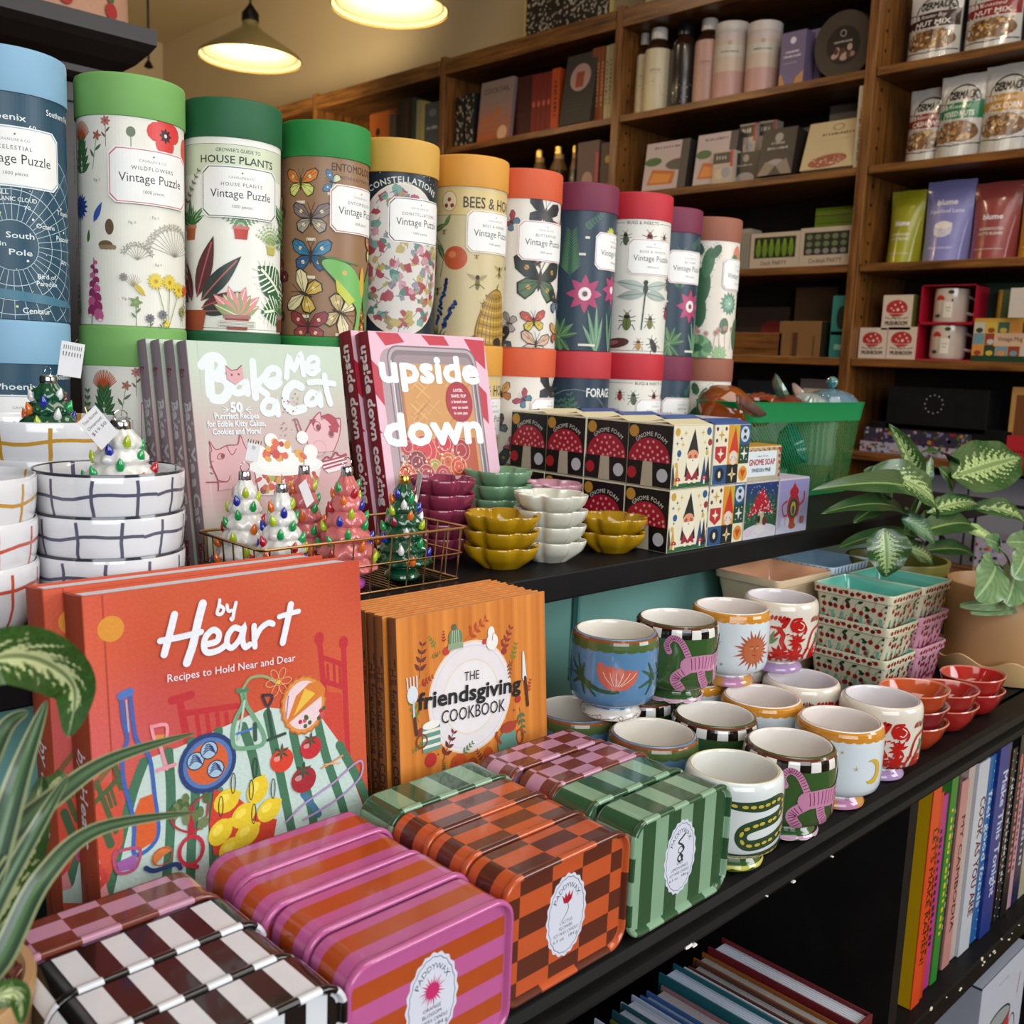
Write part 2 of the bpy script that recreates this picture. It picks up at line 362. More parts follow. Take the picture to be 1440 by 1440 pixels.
# ------------------------------------------------------------------ printed motifs (millimetres)
def leaf(a, x, y, L, Wd, ang, c, c2=None, n=5):
    k, q = cos(rad(ang)), sin(rad(ang)); P = []
    for i in range(n+1): t = i/n; P.append((t*L, Wd/2*sin(pi*t**.8)))
    for i in range(n-1, 0, -1): t = i/n; P.append((t*L, -Wd/2*sin(pi*t**.8)))
    a.poly([(x+u*k-v*q, y+u*q+v*k) for u, v in P], c)
    if c2: a.line([(x, y), (x+L*.9*k, y+L*.9*q)], Wd*.09, c2, caps=False)
def flower(a, x, y, r, n, c, cc, pw=.55, rot=0):
    for i in range(n): leaf(a, x, y, r, r*pw, rot+360*i/n, c, None, 4)
    a.ell(x, y, r*.24, c=cc, n=8)
def sprig(a, x, y, h, ang, c, n=5, ll=5, lw=2.2, cs=None, bend=0):
    pts = []; A = ang; X, Y = x, y
    for i in range(n+1): pts.append((X, Y)); X += h/n*cos(rad(A)); Y += h/n*sin(rad(A)); A += bend
    a.line(pts, max(.35, lw*.14), cs or c, caps=False)
    for i in range(1, n+1):
        f = 1-.45*i/n
        for sg in (-1, 1): leaf(a, pts[i][0], pts[i][1], ll*f, lw*f, ang+bend*i+sg*48, c, None, 3)
def bloom(a, x, y, h, c, cc, sc='3d6b35', r=4, n=9, ang=90):
    a.line([(x, y), (x+h*cos(rad(ang)), y+h*sin(rad(ang)))], .5, sc, caps=False)
    for t, s in ((.35, 1), (.55, -1)): leaf(a, x+h*t*cos(rad(ang)), y+h*t*sin(rad(ang)), h*.3, h*.09, ang+s*40, sc, None, 3)
    flower(a, x+h*cos(rad(ang)), y+h*sin(rad(ang)), r, n, c, cc)
def bfly(a, x, y, s, c1, c2, ang=0, edge='2a2420', spot=None):
    k, q = cos(rad(ang)), sin(rad(ang)); T = lambda u, v: (x+(u*k-v*q)*s, y+(u*q+v*k)*s)
    for sg in (-1, 1):
        up = [(0, .08), (.35*sg, .62), (.8*sg, .78), (1*sg, .62), (.9*sg, .25), (.55*sg, .02), (0, -.02)]
        lo = [(0, .02), (.5*sg, .0), (.78*sg, -.2), (.72*sg, -.55), (.42*sg, -.72), (.15*sg, -.45), (0, -.15)]
        for P, c, f in ((lo, c2, .84), (up, c1, .86)):
            a.poly([T(*p) for p in P], edge); cx = sum(p[0] for p in P)/7; cy = sum(p[1] for p in P)/7
            a.poly([T(cx+(p[0]-cx)*f, cy+(p[1]-cy)*f) for p in P], c)
            if spot: a.ell(*T(cx, cy), s*.09, c=spot, n=6)
            for j in (2, 3): a.line([T(0, .02 if P is up else -.05), T(cx+(P[j][0]-cx)*.8, cy+(P[j][1]-cy)*.8)], s*.022, edge, caps=False)
    a.ell(*T(0, -.02), s*.07, s*.38, '3a2c20', ang, 8)
    for sg in (-1, 1): a.line([T(0, .3), T(.18*sg, .75)], s*.025, edge, caps=False)
def beetle(a, x, y, s, c, ang=0, c2='1d1a16'):
    k, q = cos(rad(ang)), sin(rad(ang)); T = lambda u, v: (x+(u*k-v*q)*s, y+(u*q+v*k)*s)
    for sg in (-1, 1):
        for v, w in ((.35, .55), (.0, .1), (-.3, -.75)): a.line([T(0, v), T(.55*sg, v+.1*(w > 0)), T(.8*sg, w)], s*.07, c2, caps=False)
        a.line([T(0, .7), T(.35*sg, 1.1)], s*.05, c2, caps=False)
    a.ell(*T(0, -.15), s*.42, s*.68, c, ang, 10); a.ell(*T(0, .5), s*.3, s*.22, c2, ang, 8); a.ell(*T(0, .72), s*.18, s*.15, c, ang, 7)
    a.line([T(0, .35), T(0, -.8)], s*.05, c2, caps=False)
def potp(a, x, y, w, h, c, lc, kind=0, s=1):
    for i in range(9):
        an = 25+130*i/8
        if kind == 0: leaf(a, x, y+h, s*w*(1.0+.3*sin(i*2)), w*.3, an, lc if i % 2 else mixc(lc, '183818', .5), 'c9d8b4')
        elif kind == 1: sprig(a, x, y+h, s*w*1.3, an, lc, 6, w*.28, w*.12)
        else: leaf(a, x, y+h, s*w*(.9+.2*(i % 2)), w*.42, an, 'd98a8c' if i % 2 else lc, 'f3d6c8')
    a.poly([(x-w*.36, y), (x+w*.36, y), (x+w*.46, y+h), (x-w*.46, y+h)], c); a.rect(x-w*.5, y+h*.8, x+w*.5, y+h*1.05, mixc(c, 'ffffff', .12))
def monstera(a, x, y, L, ang, c='2f5f38'):
    leaf(a, x, y, L, L*.8, ang, c, 'dce6cf', 9)
    k, q = cos(rad(ang)), sin(rad(ang))
    for i in range(1, 7):
        t = L*(.12+.13*i)
        for sg in (-1, 1):
            u, v = t, 0; u2, v2 = t+L*.16, sg*L*.42*sin(pi*(.12+.13*i))
            a.line([(x+(u*k-sg*L*.05*q), y+(u*q+sg*L*.05*k)), (x+u2*k-v2*q, y+u2*q+v2*k)], L*.035, 'e9ebe2', caps=False)
def plabel(a, x, y, title, border='b9606a', fill='e6e6e4', w=74, h=46):
    c = 6; P = lambda d: [(x-w/2+c+d, y-h/2+d), (x+w/2-c-d, y-h/2+d), (x+w/2-d, y-h/2+c+d), (x+w/2-d, y+h/2-c-d), (x+w/2-c-d, y+h/2-d), (x-w/2+c+d, y+h/2-d), (x-w/2+d, y+h/2-c-d), (x-w/2+d, y-h/2+c+d)]
    a.poly(P(-1.5), fill); a.poly(P(-.5), border); a.poly(P(.3), fill)
    a.ell(x, y+18, .9, c='555555', n=6); a.text('CAVALLINI & CO.', x, y+12.5, 2.3, '77777a', 0)
    a.text(title, x, y+5.5, 3.4, '6a625e', .01, sp=1.25); a.text('Vintage Puzzle', x, y-5.5, 8.2, '2b2a2e', .004, wd=w*.80); a.text('1000 pieces', x, y-15, 3, '55555a')
R_T = .0474
def tube(lid, body, artfn, title, label, lx, border='b9606a', ly=134, fill='e6e6e4'):
    t = thing('puzzle_tube', label, 'puzzle tube', group='puzzle tubes in two tiers')
    m = MB(); m.lathe([(0, 0), (R_T-.001, 0), (R_T, .001), (R_T, .1865), (R_T-.002, .187)], 96, body)
    a = Art(.05); artfn(a); 
    if title: plabel(a, lx, ly, title, border, fill)
    a.clip(-78, .6, 78, 186); m.art(a, *cyl_map(R_T, 96))
    m.obj('tube_body', CARD, t)
    dk = mixc(lid, '000000', .25); R = .0487
    MB().lathe([(R_T, .185), (R, .1852), (R+.0002, .186), (R+.0002, .219), (R-.0005, .2212), (R-.0018, .222), (R-.004, .2216), (R-.0048, .2206), (0, .2206)], 96, lid).obj('lid', mat('lid_paper', .62, noise=.07, nscale=55, bump=.08), t)
    return t
def A_cel(a):
    a.rect(-78, 0, 78, 187, '1d4459'); L = 'b9ccd2'
    for cx, cy in ((2, 62),):
        for r in (21, 34, 46, 58, 72, 86): a.ring(cx, cy, r, r, .55, L, 44)
        for i in range(36): an = rad(10*i); a.line([(cx+21*cos(an), cy+21*sin(an)), (cx+86*cos(an), cy+86*sin(an))], .4, L, caps=False)
        a.line([(cx-21, cy), (cx+21, cy)], .4, L); a.line([(cx, cy-21), (cx, cy+21)], .4, L)
        a.ell(cx, cy, 20.5, c='1d4459', n=36)
    for t, x, y, h, w in (('South', 8, 68, 5, 22), ('Pole', 8, 54, 5, 18), ('Fountain', -16, 61, 4, 26), ('Peacock', 52, 70, 4.4, 22), ('Bird of', 30, 36, 4, 18), ('Paradise', 30, 30, 4, 20), ('Musca', 18, 12+4, 4.6, 20), ('Octans', 30, 78, 4, 18), ('The Furnace', -30, 38, 4, 30), ('SMALL', -8, 103, 4, 16), ('MAGELLANIC CLOUD', 0, 98, 3.6, 44), ('Southern Fish', 50, 172, 5, 34), ('Phoenix', -2, 163, 5.5, 34), ('Centaur', 20, -8+14, 5, 24), ('60', 20, 157, 4, 6), ('70', 14, 92, 3, 5), ('Toucan', 52, 92, 4, 20), ('Ara', 50, 50, 4, 9)):
        a.text(t, x, y, h, 'd4dedd', .012, wd=w)
    for i in range(40): a.ell(random.uniform(-75, 75), random.uniform(5, 180), random.choice((.5, .8, 1.2)), c=random.choice(('d4dedd', 'c9d88a')), n=5)
    a.ell(10, 20, 55, 4, '3f7288', -6, 20)
def A_wild(a):
    a.rect(-78, 0, 78, 187, 'dfddd2')
    for (x, y) in ((-52, 160),): 
        for i in range(22): a.line([(x, y), (x+13*cos(rad(20+i*7)), y+6+15*sin(rad(20+i*7)))], .9, 'c4562c' if i % 2 else '9c3f22')
        for j in range(5):
            for sg in (-1, 1): leaf(a, x, y-24+j*5, 15, 6, 90+sg*(58-j*9), '2f5a34', '5c8a55')
    bloom(a, -22, 158, 22, 'b06a62', '8a4a44', '6b5a44', 5, 7); bloom(a, -36, 138, 30, 'a0604a', '8a4a44', '4a6b44', 5, 5, 80)
    a.ell(0, 172, 4, 4.5, '5b6b52'); a.line([(0, 168), (0, 150)], .6, '4a6b44')
    for dx, dy in ((-8, 3), (8, 4), (0, -7), (1, 9)): a.ell(32+dx, 172+dy, 10.5, 9, 'cf3a38', n=12)
    flower(a, 32, 173, 7, 8, '3a1c2c', 'd8c8c0'); a.ell(64, 165, 9, 12, 'cf3a38')
    flower(a, -56, 106, 13, 16, '24418c', '1d2f66', .32); a.line([(-56, 106), (-58, 70)], .7, '3d6b35'); leaf(a, -36, 92, 20, 6, 62, '2d4f9c', '4a6ab8'); leaf(a, -44, 74, 12, 4, 80, '3d6b35')
    a.ell(-20, 88, 4, 7, '5f4a34'); a.ell(-24, 72, 7, 4, '6a543c'); [a.ell(-28+3*i, 70, 2.2, 2.2, '8a7458', n=7) for i in range(5)]
    for i in range(15): an = rad(15+10.7*i); a.line([(42, 66), (42+30*cos(an), 66+27*sin(an))], .35, '7c7a70', caps=False); flower(a, 42+30*cos(an), 66+27*sin(an), 4.2, 6, 'a8a498', 'c8c4b8', .3)
    for i in range(9): an = rad(20+17*i); a.line([(4, 60), (4+13*cos(an), 62+12*sin(an))], .35, '8a8478', caps=False); flower(a, 4+13*cos(an), 62+12*sin(an), 3.4, 5, '9a9488', 'c8c4b8', .3)
    a.line([(-40, 0), (-36, 60)], .8, '4a6b44')
    for i in range(13):
        y = 56-3.9*i; sg = -1 if i % 2 else 1; s = .35+.06*i; a.ell(-36+sg*4*s, y, 3.4*s+1.4, 5.6*s, '8c2f5c' if i % 3 else 'b65884', sg*28, 9); a.ell(-36+sg*5.4*s, y-4.4*s, 2.2*s, 1.1*s, 'ecc8d4', 0, 7)
    for x, y, h in ((20, 34, 24), (34, 40, 24), (46, 30, 18)): bloom(a, 30, 4, 0.1, 'd8c33a', 'b89a2a'); a.line([(32, 0), (x, h+18)], .6, '5a7a3c'); flower(a, x, h+18, 8.5, 13, 'd6bf3a', 'b08a24', .34)
    leaf(a, 10, 28, 18, 5, 130, 'c9b23c', 'a08a2a'); bloom(a, 2, 0, 22, '6f8a48', '8a9a5a', '5a7a3c', 6, 5); bloom(a, -8, 44, 0.1, '888078', '6b6258'); 
    for i in range(9): a.line([(0, 36), (8*cos(rad(30+15*i)), 36+11*sin(rad(30+15*i)))], .3, '8a8074', caps=False)
    bloom(a, 58, 10, 26, 'cc5a26', 'a8441c', '5a7a3c', 7, 6); bloom(a, 52, 2, 14, '8a8a4a', '5f5a2c', '5a7a3c', 6, 10); bloom(a, 14, -8, 16, '6a6a72', '44444c', '5a6a4c', 4.5, 9); bloom(a, 26, -8, 20, '6a6a72', '44444c', '5a6a4c', 5, 9)
    sprig(a, -62, 4, 30, 90, '4a6b44', 6, 9, 4); sprig(a, 70, 40, 50, 92, '4a6b44', 7, 9, 4); bloom(a, -70, 40, 40, 'b65884', '8c2f5c'); sprig(a, -72, 120, 40, 88, '4a6b44', 6, 10, 4)
    for x, y in ((-30, 128), (4, 142), (20, 98), (-58, 64), (0, 92), (-6, 24), (60, 88), (22, 56)): a.text('Fig. %d' % (abs(x) % 9), x, y, 2.2, '77736a')
def A_house(a):
    a.rect(-78, 0, 78, 187, 'e4e4dc'); a.rect(-76, 150, 76, 178, 'c9d2b8'); a.line([(-76, 178.5), (76, 178.5)], .5, '5b6b5b'); a.line([(-76, 3), (76, 3)], .5, '5b6b5b')
    a.text('GROWER\'S GUIDE TO', 6, 171.5, 3.4, '2c4438', .01, wd=44); a.text('HOUSE PLANTS', 6, 161, 7.2, '24342c', .014, wd=76)
    potp(a, -48, 88, 20, 14, 'b0623c', '3f7a40', 0, 1.1); potp(a, 8, 90, 16, 12, 'b83a30', '5a8a58', 1, 1.2); potp(a, 42, 78, 14, 9, 'b7ad56', '8fa866', 1, 1.1); potp(a, 68, 96, 20, 14, '7a5a3c', '4a8048', 0, 1.2)
    for i, (an, L) in enumerate(((72, 62), (48, 60), (22, 46), (4, 36), (105, 44), (135, 50))): leaf(a, -42+L*.25*cos(rad(an)), 18+L*.25*sin(rad(an)), L, L*.28, an, '5a2a2e' if i % 2 == 0 else '2c3a34', 'a85a5c', 7)
    a.poly([(-58, 0), (-30, 0), (-26, 20), (-62, 20)], '9c4a2c')
    monstera(a, 58, 40, 42, 142); monstera(a, 66, 26, 38, 188, '35683c'); monstera(a, 74, 18, 36, 100)
    potp(a, 4, 2, 26, 14, '8c3c28', '8fa06a', 2, 1.05); potp(a, 60, 2, 18, 16, '6a3826', '3f6f3c', 0, .9)
    for i in range(8): sprig(a, 66+random.uniform(-4, 6), 126, 40, 250+i*5, '4f7f48', 6, 6, 3)
    sprig(a, -60, 104, 56, 95, '4a3a34', 8, 9, 5); sprig(a, -54, 118, 40, 60, '6a5a4a', 6, 6, 3)
    a.rect(-14, 5, 22, 11, 'd0cfc4')
    for i in range(4): a.line([(-12, 10-1.4*i), (20, 10-1.4*i)], .4, '4a4a44', caps=False)
def A_ento(a):
    a.rect(-78, 0, 78, 187, '8d6b4d')
    a.text('ENTOMOLOGY', 38, 172, 8, '3a2418', .016, wd=62); a.text('MOTHS & BUTTERFLIES', 38, 164, 3.4, '3a2418', 0, wd=44)
    B = [(-26, 158, 20, 'd07a30', 'c7cf6a', 0), (8, 160, 12, '3f78a0', 'c8d0b0', 80), (44, 138, 20, '7f9a4a', 'b4b84a', -20), (-14, 122, 22, '7a6a6c', 'a09484', 0), (-14, 84, 23, '2f78a0', '275a86', 0),
         (-58, 60, 18, 'a33c2c', '7a2c24', 50), (-20, 44, 24, 'd8cda0', 'c9a84a', 70), (18, 26, 24, 'd6c8a0', 'b8a474', 250), (-16, 10, 22, '8e2f38', 'a33c44', 0), (48, 18, 12, 'b0522c', 'd0762c', 60), (-62, 20, 16, '2c2420', '4a3a30', 40), (72, 96, 18, 'd07a30', 'c7cf6a', 0), (-62, 130, 16, 'b8923c', '7a5a3c', 30)]
    for x, y, s, c1, c2, an in B: bfly(a, x, y, s, c1, c2, an, '2a211c', 'e8d8a8'); a.rect(x-5, y-s*.95-2, x+5, y-s*.95+1, 'd8cfb8')
    P = spl([(44, 60), (28, 78), (2, 84), (-6, 78), (10, 60), (26, 42), (38, 26), (30, -10), (36, -12), (46, 34), (50, 60)], 4); a.poly(P, '2c3a1c'); a.poly([(44+(p[0]-40)*.93-3, 44+(p[1]-44)*.93) for p in P], '6fae5c')
    a.poly([(96-(p[0]), p[1]) for p in P], '4a7a44'); a.ell(22, 68, 2.6, c='c9a84a'); a.ell(47, 60, 4, 16, 'c9a23c'); a.line([(40, 78), (2, 83)], 1.6, '4f7f3c')
    a.poly([(12, 62), (36, 40), (28, 34), (14, 48)], 'b8c04a')
def A_const(a):
    a.rect(-78, 0, 78, 187, '14232f'); a.ell(8, 90, 60, 84, 'd9cdb0', n=40); a.ell(8, 90, 58.5, 82.5, 'c9c5c0', n=40)
    a.hold = True
    for i in range(190):
        an, r = random.uniform(0, 6.28), sqrt(random.random()); x, y = 8+54*r*cos(an), 90+77*r*sin(an)
        c = ['9c4a54', 'b88a94', '4a7a70', '6a948a', '94805c', '84848c', '9a4048', 'aa9a5c'][int(abs(sin(x*.06+y*.04)*7.9+random.random()*1.6)) % 8]
        s = random.uniform(3.5, 8.5); P = [(x+s*random.uniform(.4, 1.1)*cos(k*.9), y+s*random.uniform(.3, 1)*sin(k*.9)) for k in range(7)]
        a.poly(P, c)
        a.line([(x, y), (x+random.uniform(-9, 9), y+random.uniform(-9, 9))], .8, random.choice(('6a5a62', '8c3a4a', '2f5a58')), caps=False)
    a.hold = False
    a.arc_text('CONSTELLATIONS', 10, 88, 86, 7, 'c8ccc8', True, .015)
    for i in range(30): a.ell(random.uniform(-75, 75), random.choice((random.uniform(1, 8), random.uniform(176, 186))), .6, c='d8d8d0', n=5)
def A_bees(a):
    a.rect(-78, 0, 78, 187, 'c5b58c'); a.rect(-78, 152, 78, 182, 'cdb67c'); a.line([(-78, 152), (78, 152)], .5, '6b5a38')
    a.ell(-24, 168, 10, 12, 'd8c8a0'); a.ring(-24, 168, 10, 12, .8, 'a06a4a'); [a.ell(-24+dx, 166+dy, 2.5, c='8c3c34') for dx, dy in ((0, 4), (-4, -3), (4, -3))]
    a.text('BEES & HONEY', 40, 161, 13, '2c2820', .012, wd=92)
    a.line(spl([(-60, 150), (-44, 128), (-30, 110), (-34, 80)]), 1, '4a5a34')
    for x, y, L, an in ((-48, 134, 24, 20), (-40, 120, 26, -60), (-44, 110, 30, -100), (-30, 138, 18, 60), (-58, 120, 24, 170)): leaf(a, x, y, L, L*.3, an, '4d6a3a', '9aa870')
    a.ell(-14, 102, 15, 14, 'b4502c', n=18); a.ell(-18, 106, 5, 4, 'd0764a'); a.ell(-56, 88, 15, 16, 'a83c28', n=18)
    def bee(x, y, s, an=0):
        k, q = cos(rad(an)), sin(rad(an))
        for sg in (-1, 1): leaf(a, x, y+s*.2, s*1.1, s*.45, an+90-sg*62, 'a89a6c', '6b5a38'); a.line([(x, y), (x+sg*s*.7, y-s*.5)], s*.06, '2c241a', caps=False)
        a.ell(x, y-s*.1, s*.22, s*.55, '6f6a2c', an, 10); a.ell(x, y+s*.45, s*.2, c='2c241a', n=8); a.line([(x-s*.2, y-s*.2), (x+s*.2, y-s*.2)], s*.08, '2c241a', caps=False)
    for b in ((14, 74, 14), (48, 88, 11), (-38, 62, 8), (22, 48, 5), (-30, 132, 5), (12, 104, 4), (-60, 30, 6), (66, 120, 6)): bee(*b)
    for x, y, h, an in ((-36, 24, 56, 78), (-28, 20, 36, 62), (-66, 20, 40, 98)):
        a.line([(x-6, 0), (x, y)], .8, '4a5a34')
        for i in range(24): t = i/24; a.ell(x+h*t*cos(rad(an))+random.uniform(-3.6, 3.6)*(1-t*.6), y+h*t*sin(rad(an)), 2.5, 2.2, random.choice(('263a72', '34508c', '1f2c5a')), n=6)
    for i in range(9): leaf(a, -40, -4, 26, 4, 35+14*i, '4f5a30', 'a8a86c')
    P = spl([(12, 4), (14, 26), (26, 56), (36, 66), (46, 68), (56, 60), (64, 30), (66, 4), (40, -2)], 5); a.poly(P, '6a4c1e'); a.poly([(39+(p[0]-39)*.95, 32+(p[1]-32)*.96) for p in P], 'a98636')
    for i in range(11): y = 4+5.6*i; w = 25*(1-(i/12.5)**2.3)**.6; a.line(spl([(40-w, y), (40, y-4), (40+w, y)], 3), 2.4, 'c4a04a' if i % 2 else '8e6a28', caps=False)
    for i in range(-4, 5): a.line(spl([(39+i*6, 2), (39+i*5, 34), (41+i*2.2, 62)], 4), .9, '6f511c', caps=False)
    a.ell(48, 4, 9, 6, '2c2414'); a.poly([(-6, 0), (12, 12), (14, 0)], '5f4f34'); a.line([(42, 66), (46, 74)], 1.2, '6a4c1e')
def A_butt(a):
    a.rect(-78, 0, 78, 187, 'd8d3cb')
    for x, y, s, c1, c2, an in ((-46, 162, 16, 'd09a5a', 'c07a4a', 20), (-16, 156, 13, 'a8485a', '5a7a94', 50), (28, 168, 26, '22262c', '343a40', -14), (-50, 118, 17, '5a4a58', '54707a', 35), (-30, 96, 10, 'b05a74', '8c3a54', 60), (24, 86, 38, '23302c', '4d6a4c', -6), (20, 106, 6, '4a3a38', '6a4a44', 0), (-46, 66, 24, '3f4f4a', 'b8a084', 30), (-44, 28, 18, '1f262c', '3c4a4e', 30), (-14, 30, 14, '8c8484', 'a49c9a', 80), (18, 34, 18, 'b8443c', 'c9b33c', 6), (-28, 4, 22, '1d2428', '3c4a5c', 25), (22, 4, 22, 'c9a890', 'd8cabc', -6), (60, 60, 20, '23302c', '5a7a94', 0), (62, 20, 18, 'd09a5a', 'b05a3a', 0), (60, 150, 18, 'b8443c', 'c9b33c', 10), (-70, 140, 16, '54707a', '23302c', 0)):
        bfly(a, x, y, s, c1, c2, an, '26221f', 'b8884a' if s > 15 and c1 != '22262c' else None)
def A_bot(a, sh=0):
    a.rect(-78, 0, 78, 187, '24394a')
    def X(x): return (x+sh+78) % 156-78
    sprig(a, X(-14), 98, 58, 90, '4d7a52', 17, 21, 2.6); sprig(a, X(2), 160, 30, 40, '3c6250', 6, 9, 5); sprig(a, X(-52), 130, 50, 90, '3c6250', 8, 12, 4)
    flower(a, X(8), 76, 26, 8, 'a83c66', 'e2d6d6', .46); a.ell(X(8), 76, 9, c='e4d8d8', n=12); flower(a, X(8), 76, 5, 12, '4a3040', '8c5a6c', .3)
    flower(a, X(56), 84, 22, 8, 'a83c66', 'e2d6d6', .46); flower(a, X(46), 158, 9, 9, 'b4bc3c', 'd8cf4a', .6); flower(a, X(-50), 50, 14, 11, '8f9a48', '5a6a34', .5)
    for i in range(11): leaf(a, X(-26), 18, 28, 8, 30*i+12, '4f7a4e' if i % 2 else '3a6244', '86a878')
    for an, L in ((105, 60), (92, 66), (80, 50), (120, 44)): leaf(a, X(28), -2, L, 7, an, '5b8468', 'a8bca0', 7)
    for an, L in ((100, 60), (84, 60)): leaf(a, X(54), -2, L, 7, an, '4a7258', 'a8bca0', 7)
    for x, y, L in ((-44, 82, 26), (14, 8, 24), (2, 128, 9), (8, 150, 6)): a.rect(X(x)-L/2, y-1.5, X(x)+L/2, y+1.5, 'd5d2c0')
def A_bugs(a):
    a.rect(-78, 0, 78, 187, 'dad8ce'); a.text('BUGS & INSECTS', 8, 178, 4.4, '2f2b28', .012, wd=46); a.line([(-60, 180), (-18, 180)], .7, '3a342e'); a.line([(34, 180), (70, 180)], .7, '3a342e'); a.line([(-70, 4), (70, 4)], .7, '3a342e')
    for x, y, s, c, an in ((-36, 162, 9, '9c3030', 0), (-16, 158, 11, '48583a', 6), (18, 156, 14, 'a8283c', 0), (44, 158, 10, '8a5a2c', 0), (-38, 134, 9, '8a7a3c', 12), (-38, 106, 10, 'a8383c', 0), (-46, 78, 10, '3a3430', 10), (-40, 18, 8, '6f8a2c', 0), (-8, 44, 15, '5f6a34', 0), (26, 44, 11, '6a6a30', 0), (34, 12, 13, '2c2826', 30), (10, 12, 9, 'b08440', 0), (62, 100, 12, '48583a', 0), (62, 60, 12, 'a8283c', 0), (-66, 140, 12, '48583a', 0)): beetle(a, x, y, s, c, an)
    a.ell(-22, 14, 19, 7, '54302a', 8, 14); a.ell(-30, 14, 12, 3.5, '9a5a5a', 8, 10)
    for sg in (-1, 1):
        leaf(a, 16, 92, 44, 13, 90+sg*80, 'a8b4ac', '6b7a74', 7); leaf(a, 16, 84, 42, 13, 90+sg*98, '9aa8a0', '6b7a74', 7)
    a.ell(16, 90, 3.6, 7, '34443c'); a.line([(16, 84), (13, 34)], 1.8, '2c3a34'); a.ell(16, 99, 3.4, c='2c3a34'); a.ell(-46, 46, 13, 8, '2f6a5c', 0, 12)
def A_cact(a):
    a.rect(-78, 0, 78, 187, 'dcd4c8'); G = '3f6b4a'; G2 = '2f5a3c'
    for x, y, w, h, an in ((-16, 76, 16, 30, 4), (-12, 112, 16, 32, -6), (-2, 150, 10, 24, -8), (10, 168, 7, 12, -30), (-16, 172, 6, 10, 20), (-32, 128, 6, 12, 40)):
        a.ell(x, y, w, h, G if y % 4 else G2, an, 16)
        for k in range(12): u, v = random.uniform(-.7, .7)*w, random.uniform(-.8, .8)*h; a.ell(x+u, y+v, .9, c='2a4a30', n=4); 
        for k in range(14): t = k*.449; a.line([(x+w*cos(t), y+h*sin(t)), (x+(w+3)*cos(t), y+(h+3)*sin(t))], .6, G2, caps=False)
    a.ell(52, 160, 11, 20, 'd0806c'); a.ell(46, 150, 9, 16, '4f7a58'); flower(a, 40, 88, 19, 14, '5b8a74', '7aa48c', .42); flower(a, 40, 88, 12, 10, '86ac94', 'b8cfb8', .5)
    a.ell(32, 52, 9, 13, '56705a'); 
    for i in range(3): a.line([(29+i*3, 40), (29+i*3, 64)], .6, '3a5242', caps=False)
    for i in range(8): x = -30+i*11; a.line([(x, 14), (x+4*sin(i*2), 44)], .7, '9a7a64', caps=False); flower(a, x+4*sin(i*2), 44+5*cos(i), 5.5, 8, 'b48a80', '8c5a54', .4)
    a.ell(-14, 16, 22, 15, G2)
    for i in range(16): an = 24*i; a.ell(-14+22*cos(rad(an))*.9, 16+14*sin(rad(an)), 8, 8, '4f8058' if i % 2 else '77a070', n=10)
    for i in range(12): leaf(a, 26, 6, 17, 6, 30*i, '86a878', 'c8d4b0')
    a.ell(66, 40, 14, 26, G); a.ell(-66, 80, 14, 40, G2); a.ell(-64, 140, 10, 24, 'b8685c')
def A_for(a):
    a.rect(-78, 0, 78, 187, '1f3345'); a.ring(0, 70, 76, 100, .6, '8a9a94'); a.text('FORAGE', 40, 160, 12, 'd5d8d0', .02, wd=48)
    for i in range(10): sprig(a, -60+i*9, 100+10*sin(i), 50+10*cos(i*3), 70+i*5, '3f6650', 7, 12, 6)
    for x, y in ((-12, 120), (-2, 132), (6, 116), (-20, 104)): a.line([(x-4, y-26), (x, y)], 1.4, 'b8c0b8'); a.ell(x, y, 6, 4, 'a8b4ac')
    for i in range(9): a.ell(44+5*cos(i), 130+6*sin(i*2), 5, 5, 'a8303c', n=9)
# name, lid, body, art, title on label, label x, border, x, y, rotation tweak
def tube_a0(x, y): return atan2(-y, -x)
TB = [('celestial', '7fa9c6', '1d4459', A_cel, 'CELESTIAL', 6, '8fb0c0', .312, .962, 'light blue lidded tube with a navy star chart'),
      ('wild', '6fa257', 'dfddd2', A_wild, 'WILDFLOWERS', 19, 'c05a6a', .4215, .960, 'light green lidded tube with wildflowers'),
      ('house', '1d5a38', 'e4e4dc', A_house, 'HOUSE PLANTS', 9, '3f5a4c', .5265, .960, 'dark green lidded tube with potted house plants'),
      ('ento', '23803a', '8d6b4d', A_ento, 'ENTOMOLOGY', 44, 'b0604c', .637, .960, 'bright green lidded brown tube with moths'),
      ('const', 'c79a45', '14232f', A_const, 'CONSTELLATIONS', 30, '2a2f38',   .7365, .962, 'ochre lidded tube with a constellation globe'),
      ('bees', 'd0923a', 'c5b58c', A_bees, 'BEES & HONEY', 37, 'b88a3c', .8465, .960, 'golden lidded tube with bees and a beehive'),
      ('butt', 'c9542f', 'd8d3cb', A_butt, 'BUTTERFLIES', 32, 'c0707c', .9455, .962, 'orange lidded white tube with many butterflies'),
      ('bot', '6e2440', '24394a', A_bot, 'BOTANY', 58, 'c07088', 1.059, .962, 'plum lidded navy tube with fern and pink flower'),
      ('bugs', 'b52330', 'dad8ce', A_bugs, 'BUGS & INSECTS', 26, 'a8787c', 1.159, .945, 'red lidded white tube with beetles'),
      ('bot2', '6e2440', '24394a', lambda a: A_bot(a, 34), 'BOTANY', 37, 'c07088', 1.288, .985, 'plum lidded navy tube set back beside the brown lid'),
      ('cact', '8e5542', 'dcd4c8', A_cact, 'CACTI', 61, 'a8787c', 1.402, .988, 'brown lidded tube with cacti')]
